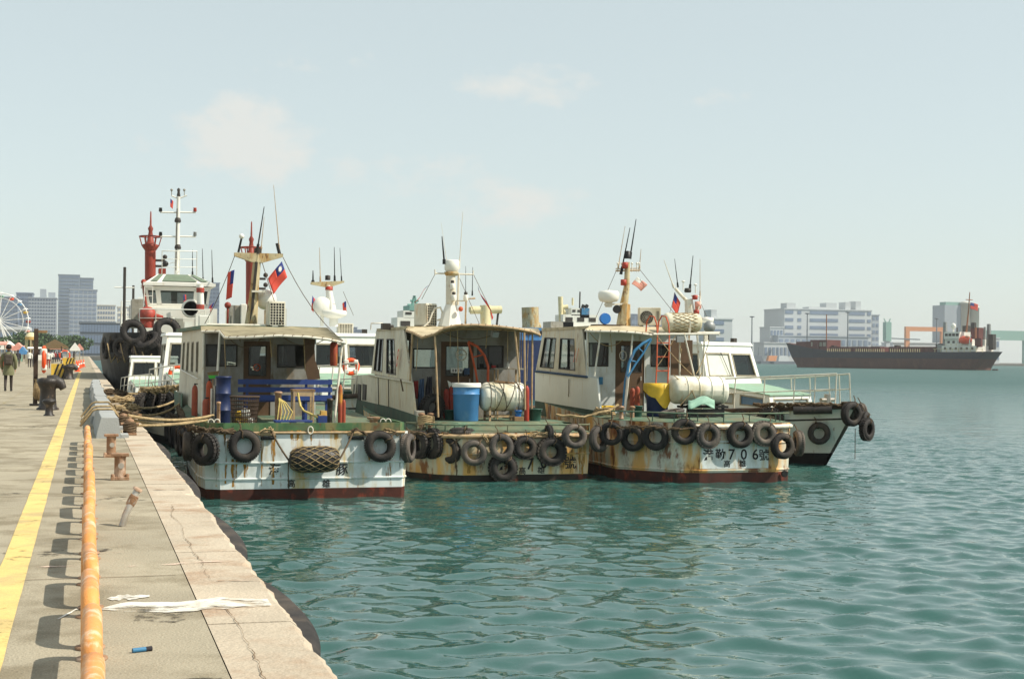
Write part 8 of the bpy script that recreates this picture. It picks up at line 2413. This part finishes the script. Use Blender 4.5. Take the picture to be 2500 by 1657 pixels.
# silos
sil = thing('silo_block', 'cream grain silos rising behind the freighter superstructure', 'silo', (at(2350, 850, YB).x, YB, 1.8))
x0, z0, x1, z1 = rect(2306, 745, 2360, 850, YB)
k = MB(); k.box2((x0, YB, 1.8), (x1, YB + 20, z1)); k.build('tower', M['far_grey'], sil)
for (u0, u1, v) in ((2352, 2374, 741), (2374, 2396, 752)):
    a, b_ = at(u0, v, YB - 4), at(u1, v, YB - 4)
    r_ = (b_.x - a.x) / 2
    k = MB(); k.lathe([(r_, 1.8), (r_, a.z), (r_ * 1.04, a.z), (r_ * 1.04, a.z + 1.5), (.01, a.z + 2.5)], ((a.x + b_.x) / 2, YB - 4 + r_, 0), 20); k.build('silo', M['silo'], sil)
x0, z0, x1, z1 = rect(2312, 737, 2350, 748, YB)
k = MB(); k.box2((x0, YB + 2, z0 - .2), (x1, YB + 12, z1)); k.build('elevator_head', M['crane_green'], sil)
# gantry cranes
def gantry(label, u0, v0, u1, v1, Y, m, wleg, name='gantry_crane'):
    t = thing(name, label, 'crane', (at(u0, v1, Y).x, Y, 1.8), group='cranes on the far shore')
    a, b_ = at(u0, v0, Y), at(u1, v0, Y)
    k = MB(); k.box2((a.x, Y, a.z - wleg), (b_.x, Y + 3, a.z)); k.build('beam', M[m], t)
    for x in (a.x + wleg / 2, b_.x - wleg / 2):
        k = MB(); k.box2((x - wleg / 2, Y + .05, 1.8), (x + wleg / 2, Y + 2.95, a.z - wleg - .01)); k.build('leg', M[m], t)
    return t
gantry('orange gantry crane behind the freighter deck', 2212, 797, 2308, 850, YB - 20, 'crane_orange', 4.0)
gantry('pale green gantry structure at the far right', 2395, 806, 2520, 850, YB - 10, 'crane_green', 9.0)
gantry('second pale green gantry deck right of the first', 2425, 812, 2560, 850, YB + 20, 'crane_green', 7.0)
def tower_crane(label, u, v0, Y, w):
    t = thing('shore_crane', label, 'crane', (at(u, 850, Y).x, Y, 1.8), group='cranes on the far shore')
    p = at(u, v0, Y)
    k = MB(); k.box((p.x, Y, (p.z * .55 + 1.8) / 2), (w * .7, w * .7, p.z * .55 - 1.8)); k.build('pedestal', M['far_white'], t)
    k = MB(); k.box((p.x, Y, p.z * .775), (w, w, p.z * .45)); k.build('machine_house', M['crane_green'], t)
    k = MB(); k.bar((p.x, Y, p.z * .62), (p.x + 34, Y, p.z * .60), 1.0); k.build('jib', M['far_dark'], t)
    for s_ in (-1, 1):
        k = MB(); k.bar((p.x + s_ * w * .3, Y, p.z), (p.x + s_ * w * .6, Y, p.z + 3), .8); k.build('head_frame', M['crane_green'], t)
tower_crane('pale green slewing crane between office block and orange gantry', 2166, 786, YB - 20, 5.5)
def lamp_mast(label, u, v0, Y):
    p = at(u, v0, Y)
    t = thing('lamp_mast', label, 'lamp mast', (p.x, Y, 1.8), group='tall harbour lamp masts')
    k = MB(); k.tube([(p.x, Y, 1.8), tuple(p)], [.8, .45], 8); k.build('pole', M['far_dark'], t)
    k = MB(); k.lathe([(.5, -.8), (2.2, -.3), (2.2, .3), (.5, .5)], p, 10); k.build('lamp_head', M['far_dark'], t)
lamp_mast('tall lamp mast standing alone left of the office block', 1836, 773, 1120)
lamp_mast('white lamp pole in front of the office block', 2070, 762, 1100)
lamp_mast('thin mast in front of the left part of the office block', 1971, 765, 1100)
lamp_mast('lamp mast beside the orange gantry', 2287, 777, 1130)
# small craft under the shore
for i, (u, Y, w_, m, lb) in enumerate(((1895, 1000, 26, 'crane_orange', 'small boat with an orange house under the office block'), (1850, 1010, 20, 'far_dark', 'small dark boat left of the orange one on the far shore'), (1915, 990, 18, 'far_white', 'small white boat just left of the freighter bow'))):
    p = at(u, 880, Y)
    t = thing('harbour_craft', lb, 'boat', (p.x, Y, 0), group='small craft under the far shore')
    k = MB(); k.prism([(-w_ / 2, 0), (w_ / 2, 0), (w_ / 2 + 3, 3), (w_ / 2, 6), (-w_ / 2, 6)], -.5, 2.2); k.build('hull', M['far_dark'], t, local=True)
    k = MB(); k.box((0, 3, 4.4), (w_ * .5, 4, 4.2), taper=.8); k.build('deckhouse', M[m], t, local=True)
    k = MB(); k.tube([(w_ * .1, 3, 6), (w_ * .1, 3, 13)], .2, 5); k.build('mast', M['far_dark'], t, local=True)

# ---- city at the far left
GL_ = 'city blocks at the far left'
YC = 1500
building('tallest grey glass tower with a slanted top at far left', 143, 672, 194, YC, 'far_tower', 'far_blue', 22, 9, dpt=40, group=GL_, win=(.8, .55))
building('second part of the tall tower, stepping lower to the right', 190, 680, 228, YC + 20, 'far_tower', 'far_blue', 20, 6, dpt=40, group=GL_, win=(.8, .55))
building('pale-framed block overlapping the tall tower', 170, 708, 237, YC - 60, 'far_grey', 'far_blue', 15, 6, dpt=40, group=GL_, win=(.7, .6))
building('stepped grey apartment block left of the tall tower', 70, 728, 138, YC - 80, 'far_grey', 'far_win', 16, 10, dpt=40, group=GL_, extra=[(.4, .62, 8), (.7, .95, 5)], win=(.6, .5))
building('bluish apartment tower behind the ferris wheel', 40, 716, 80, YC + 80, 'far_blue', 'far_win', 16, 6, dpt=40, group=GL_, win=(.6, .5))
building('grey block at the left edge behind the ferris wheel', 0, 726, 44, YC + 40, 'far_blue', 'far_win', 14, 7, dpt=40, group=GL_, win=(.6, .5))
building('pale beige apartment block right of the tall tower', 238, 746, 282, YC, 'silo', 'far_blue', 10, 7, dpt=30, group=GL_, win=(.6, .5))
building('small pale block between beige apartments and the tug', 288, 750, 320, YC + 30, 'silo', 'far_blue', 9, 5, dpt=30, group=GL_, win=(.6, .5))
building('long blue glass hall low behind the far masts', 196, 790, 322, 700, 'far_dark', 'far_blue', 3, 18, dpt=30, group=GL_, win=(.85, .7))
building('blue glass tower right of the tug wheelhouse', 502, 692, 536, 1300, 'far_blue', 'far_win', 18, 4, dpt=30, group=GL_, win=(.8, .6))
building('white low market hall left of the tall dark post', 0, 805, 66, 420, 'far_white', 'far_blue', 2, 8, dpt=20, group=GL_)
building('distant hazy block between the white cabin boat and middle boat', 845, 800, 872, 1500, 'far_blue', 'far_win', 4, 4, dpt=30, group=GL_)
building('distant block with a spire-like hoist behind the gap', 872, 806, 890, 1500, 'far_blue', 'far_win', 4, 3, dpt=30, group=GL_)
# trees and low roofs at the back of the apron
M_('leaf_a', (70, 92, 58), 0.9, var=0.3, scale=1.0)
M_('bark', (90, 74, 58), 0.9, var=0.2)
def tree(label, u, Y, h, w, seed):
    p = at(u, 880, Y); q_ = random.Random(seed)
    t = thing('tree', label, 'tree', (p.x, Y, QZ), group='trees behind the market tents')
    k = MB(); k.tube([(0, 0, 0), (.05, 0, h * .4), (.1, .05, h * .75)], [.28, .2, .08], 7)
    for j in range(4):
        a = q_.uniform(0, 6.28); k.tube([(.05, 0, h * (.35 + .1 * j)), (math.cos(a) * w * .35, math.sin(a) * w * .35, h * (.55 + .1 * j))], [.1, .04], 5)
    k.build('trunk', M['bark'], t, local=True)
    c = MB()
    for i in range(700):
        a, b_, r_ = q_.uniform(0, 6.28), q_.uniform(-1, 1), q_.random() ** .4
        bump_ = 1 + .3 * math.sin(a * 3 + seed) + .2 * math.sin(b_ * 5 + a * 2)
        s_ = math.sqrt(1 - b_ * b_)
        pt = Vector((math.cos(a) * s_ * w * .5 * r_ * bump_, math.sin(a) * s_ * w * .5 * r_ * bump_, h * .66 + b_ * h * .34 * r_))
        d1, d2 = Vector((q_.gauss(0, 1), q_.gauss(0, 1), q_.gauss(0, 1))).normalized(), Vector((q_.gauss(0, 1), q_.gauss(0, 1), q_.gauss(0, 1))).normalized()
        z_ = w * .07
        c.add([pt - d1 * z_, pt + d2 * z_ * .6, pt + d1 * z_, pt - d2 * z_ * .6], [(0, 1, 2, 3)])
    c.build('crown', M['leaf_a'], t, local=True)
for i, (u, Y, h, w) in enumerate(((60, 330, 6, 7), (180, 380, 6, 8), (95, 400, 7, 9), (120, 420, 6, 8), (30, 400, 6, 8))):
    tree(['round green tree left of the carousel', 'green tree behind the orange cones', 'tall tree behind the gabled tent', 'green tree right of the gabled tent', 'green tree under the ferris wheel'][i], u, Y, h, w, i)

# ---- fair: ferris wheel, carousel, tents
M_('wheel_white', (226, 226, 222), 0.6, var=0.03)
fw_Y = 392.0
fc = at(-2, 783, fw_Y); FR = 7.2
fwl = thing('ferris_wheel', 'white ferris wheel with coloured gondolas cut by the left edge', 'ferris wheel', (fc.x, fw_Y, QZ))
for dy in (-.9, .9):
    k = MB(); k.tube([fc + Vector((math.cos(a) * FR, dy, math.sin(a) * FR)) for a in [2 * math.pi * i / 40 for i in range(40)]], .11, 5, closed=True); k.build('rim', M['wheel_white'], fwl)
    k = MB(); k.tube([fc + Vector((math.cos(a) * FR * .82, dy, math.sin(a) * FR * .82)) for a in [2 * math.pi * i / 32 for i in range(32)]], .06, 5, closed=True); k.build('inner_rim', M['wheel_white'], fwl)
NG = 18
for i in range(NG):
    a = 2 * math.pi * (i + .3) / NG
    for dy in (-.9, .9):
        k = MB(); k.tube([fc + Vector((0, dy * .4, 0)), fc + Vector((math.cos(a) * FR, dy, math.sin(a) * FR))], .075, 5); k.build('spoke', M['wheel_white'], fwl)
    c = fc + Vector((math.cos(a) * FR, 0, math.sin(a) * FR))
    g_ = MB(); g_.lathe([(.25, -1.25), (.6, -1.1), (.65, -.65), (.6, -.6)], c, 12); go = g_.build('gondola', M[('red', 'yellow', 'blue_drum', 'orange', 'tarp_green', 'flag_faded')[i % 6]], fwl)
    g_ = MB(); g_.lathe([(.7, -.05), (.35, .2), (.001, .28)], c, 12); g_.cyl(c + Vector((0, 0, -.65)), c + Vector((0, 0, 0)), .05, n=5); g_.build('gondola_roof', M['flag_white'], go)
k = MB(); k.cyl(fc + Vector((0, -1.2, 0)), fc + Vector((0, 1.2, 0)), .5, n=14); k.build('hub', M['wheel_white'], fwl)
for dy in (-1.4, 1.4):
    for sx in (-1, 1):
        k = MB(); k.bar(fc + Vector((0, dy, 0)), Vector((fc.x + sx * 4.2, fw_Y + dy, QZ)), .35); k.build('support_leg', M['wheel_white'], fwl)
def tent(label, u0, u1, vtop, veave, Y, m, dpt=8, name='market_tent'):
    a, b_, c_ = at(u0, veave, Y), at(u1, veave, Y), at((u0 + u1) / 2, vtop, Y)
    t = thing(name, label, 'tent', (c_.x, Y, QZ), group='market tents')
    k = MB()
    k.add([(a.x, Y, a.z), (b_.x, Y, a.z), (c_.x, Y, c_.z), (a.x, Y + dpt, a.z), (b_.x, Y + dpt, a.z), (c_.x, Y + dpt, c_.z)], [(0, 1, 2), (5, 4, 3), (0, 2, 5, 3), (2, 1, 4, 5), (1, 0, 3, 4)]); k.build('roof', M[m], t)
    for x in (a.x + .1, b_.x - .1):
        for yy in (Y + .1, Y + dpt - .1):
            k = MB(); k.tube([(x, yy, QZ), (x, yy, a.z)], .07, 5); k.build('pole', M['frame_grey'], t)
    k = MB(); k.box2((a.x, Y - .03, a.z - .35), (b_.x, Y, a.z - .01)); k.build('valance', M[m], t)
    return t
tent('brown gabled market tent right of the tall dark post', 102, 166, 828, 845, 215, 'hay')
tent('white market tent at the left edge under the ferris wheel', 0, 40, 832, 848, 260, 'flag_white')
tent('pale tent with a pink stripe left of the carousel', 28, 58, 836, 850, 230, 'flag_faded')
tent('blue and white tent near the left walkers', 44, 66, 845, 858, 190, 'blue_drum', 4)
tent('white tent beyond the cones', 170, 196, 836, 852, 300, 'flag_white')
tent('small red-roofed stall beyond the cones', 184, 204, 838, 850, 330, 'flag_faded', 4)
cr0 = at(75, 850, 300)
car = thing('carousel', 'carousel with a cream domed roof left of the tall dark post', 'carousel', (cr0.x, 300, QZ))
zt_ = at(75, 811, 300).z; ze = at(75, 822, 300).z; rw = (at(90, 820, 300).x - at(60, 820, 300).x) / 2
k = MB(); k.lathe([(rw, ze), (rw * .8, ze + (zt_ - ze) * .55), (rw * .4, ze + (zt_ - ze) * .9), (.05, zt_)], (cr0.x, 300 + rw, 0), 18); k.build('dome', M['buff'], car)
k = MB(); k.lathe([(rw, ze - .6), (rw, ze - .01)], (cr0.x, 300 + rw, 0), 18); k.build('frieze', M['straw'], car)
k = MB(); k.lathe([(rw * .35, QZ), (rw * .35, ze - .1)], (cr0.x, 300 + rw, 0), 12); k.build('core', M['hay'], car)
for i in range(8):
    a = 2 * math.pi * i / 8
    k = MB(); k.tube([(cr0.x + math.cos(a) * rw * .92, 300 + rw + math.sin(a) * rw * .92, QZ), (cr0.x + math.cos(a) * rw * .92, 300 + rw + math.sin(a) * rw * .92, ze - .6)], .08, 5); k.build('column', M['buff'], car)
# stalls along the inner side
for i, (u, Y, m) in enumerate(((4, 150, 'flag_red'), (14, 175, 'cloth_blue'), (52, 240, 'tarp_green'), (100, 290, 'flag_white'), (150, 330, 'cloth_blue'))):
    p = at(u, 870, Y)
    t = thing('market_stall', f'{["red", "blue", "green", "white", "far blue"][i]} fronted market stall on the left of the quay', 'stall', (p.x - 1, Y, QZ), group='market stalls')
    k = MB(); k.box((0, 0, .5), (2.6, 1.2, 1.0)); k.build('counter', M[m], t, local=True)
    k = MB(); k.box((0, .2, 2.35), (3.0, 2.0, .12), rx=.12); k.build('awning', M['flag_white' if i % 2 else 'flag_faded'], t, local=True)
    for sx in (-1, 1):
        k = MB(); k.tube([(sx * 1.3, -.5, 0), (sx * 1.3, -.5, 2.28)], .05, 5); k.build('pole', M['frame_grey'], t, local=True)

# ================================================================== the air over the harbour
hz = MB(); hz.box2((-4200, -900, -3.2), (4400, 4600, 96.0))
hm = bpy.data.materials.new('haze_air'); hm.use_nodes = True
hn, hl = hm.node_tree.nodes, hm.node_tree.links
hn.clear()
ho = hn.new('ShaderNodeOutputMaterial'); pv = hn.new('ShaderNodeVolumePrincipled')
pv.inputs['Color'].default_value = (0.93, 0.96, 0.98, 1)
pv.inputs['Density'].default_value = 0.00016
pv.inputs['Anisotropy'].default_value = 0.0
hl.new(pv.outputs[0], ho.inputs['Volume'])
haze = hz.build('haze', hm)
haze['kind'] = 'stuff'
haze['label'] = 'pale sea haze hanging over the harbour'
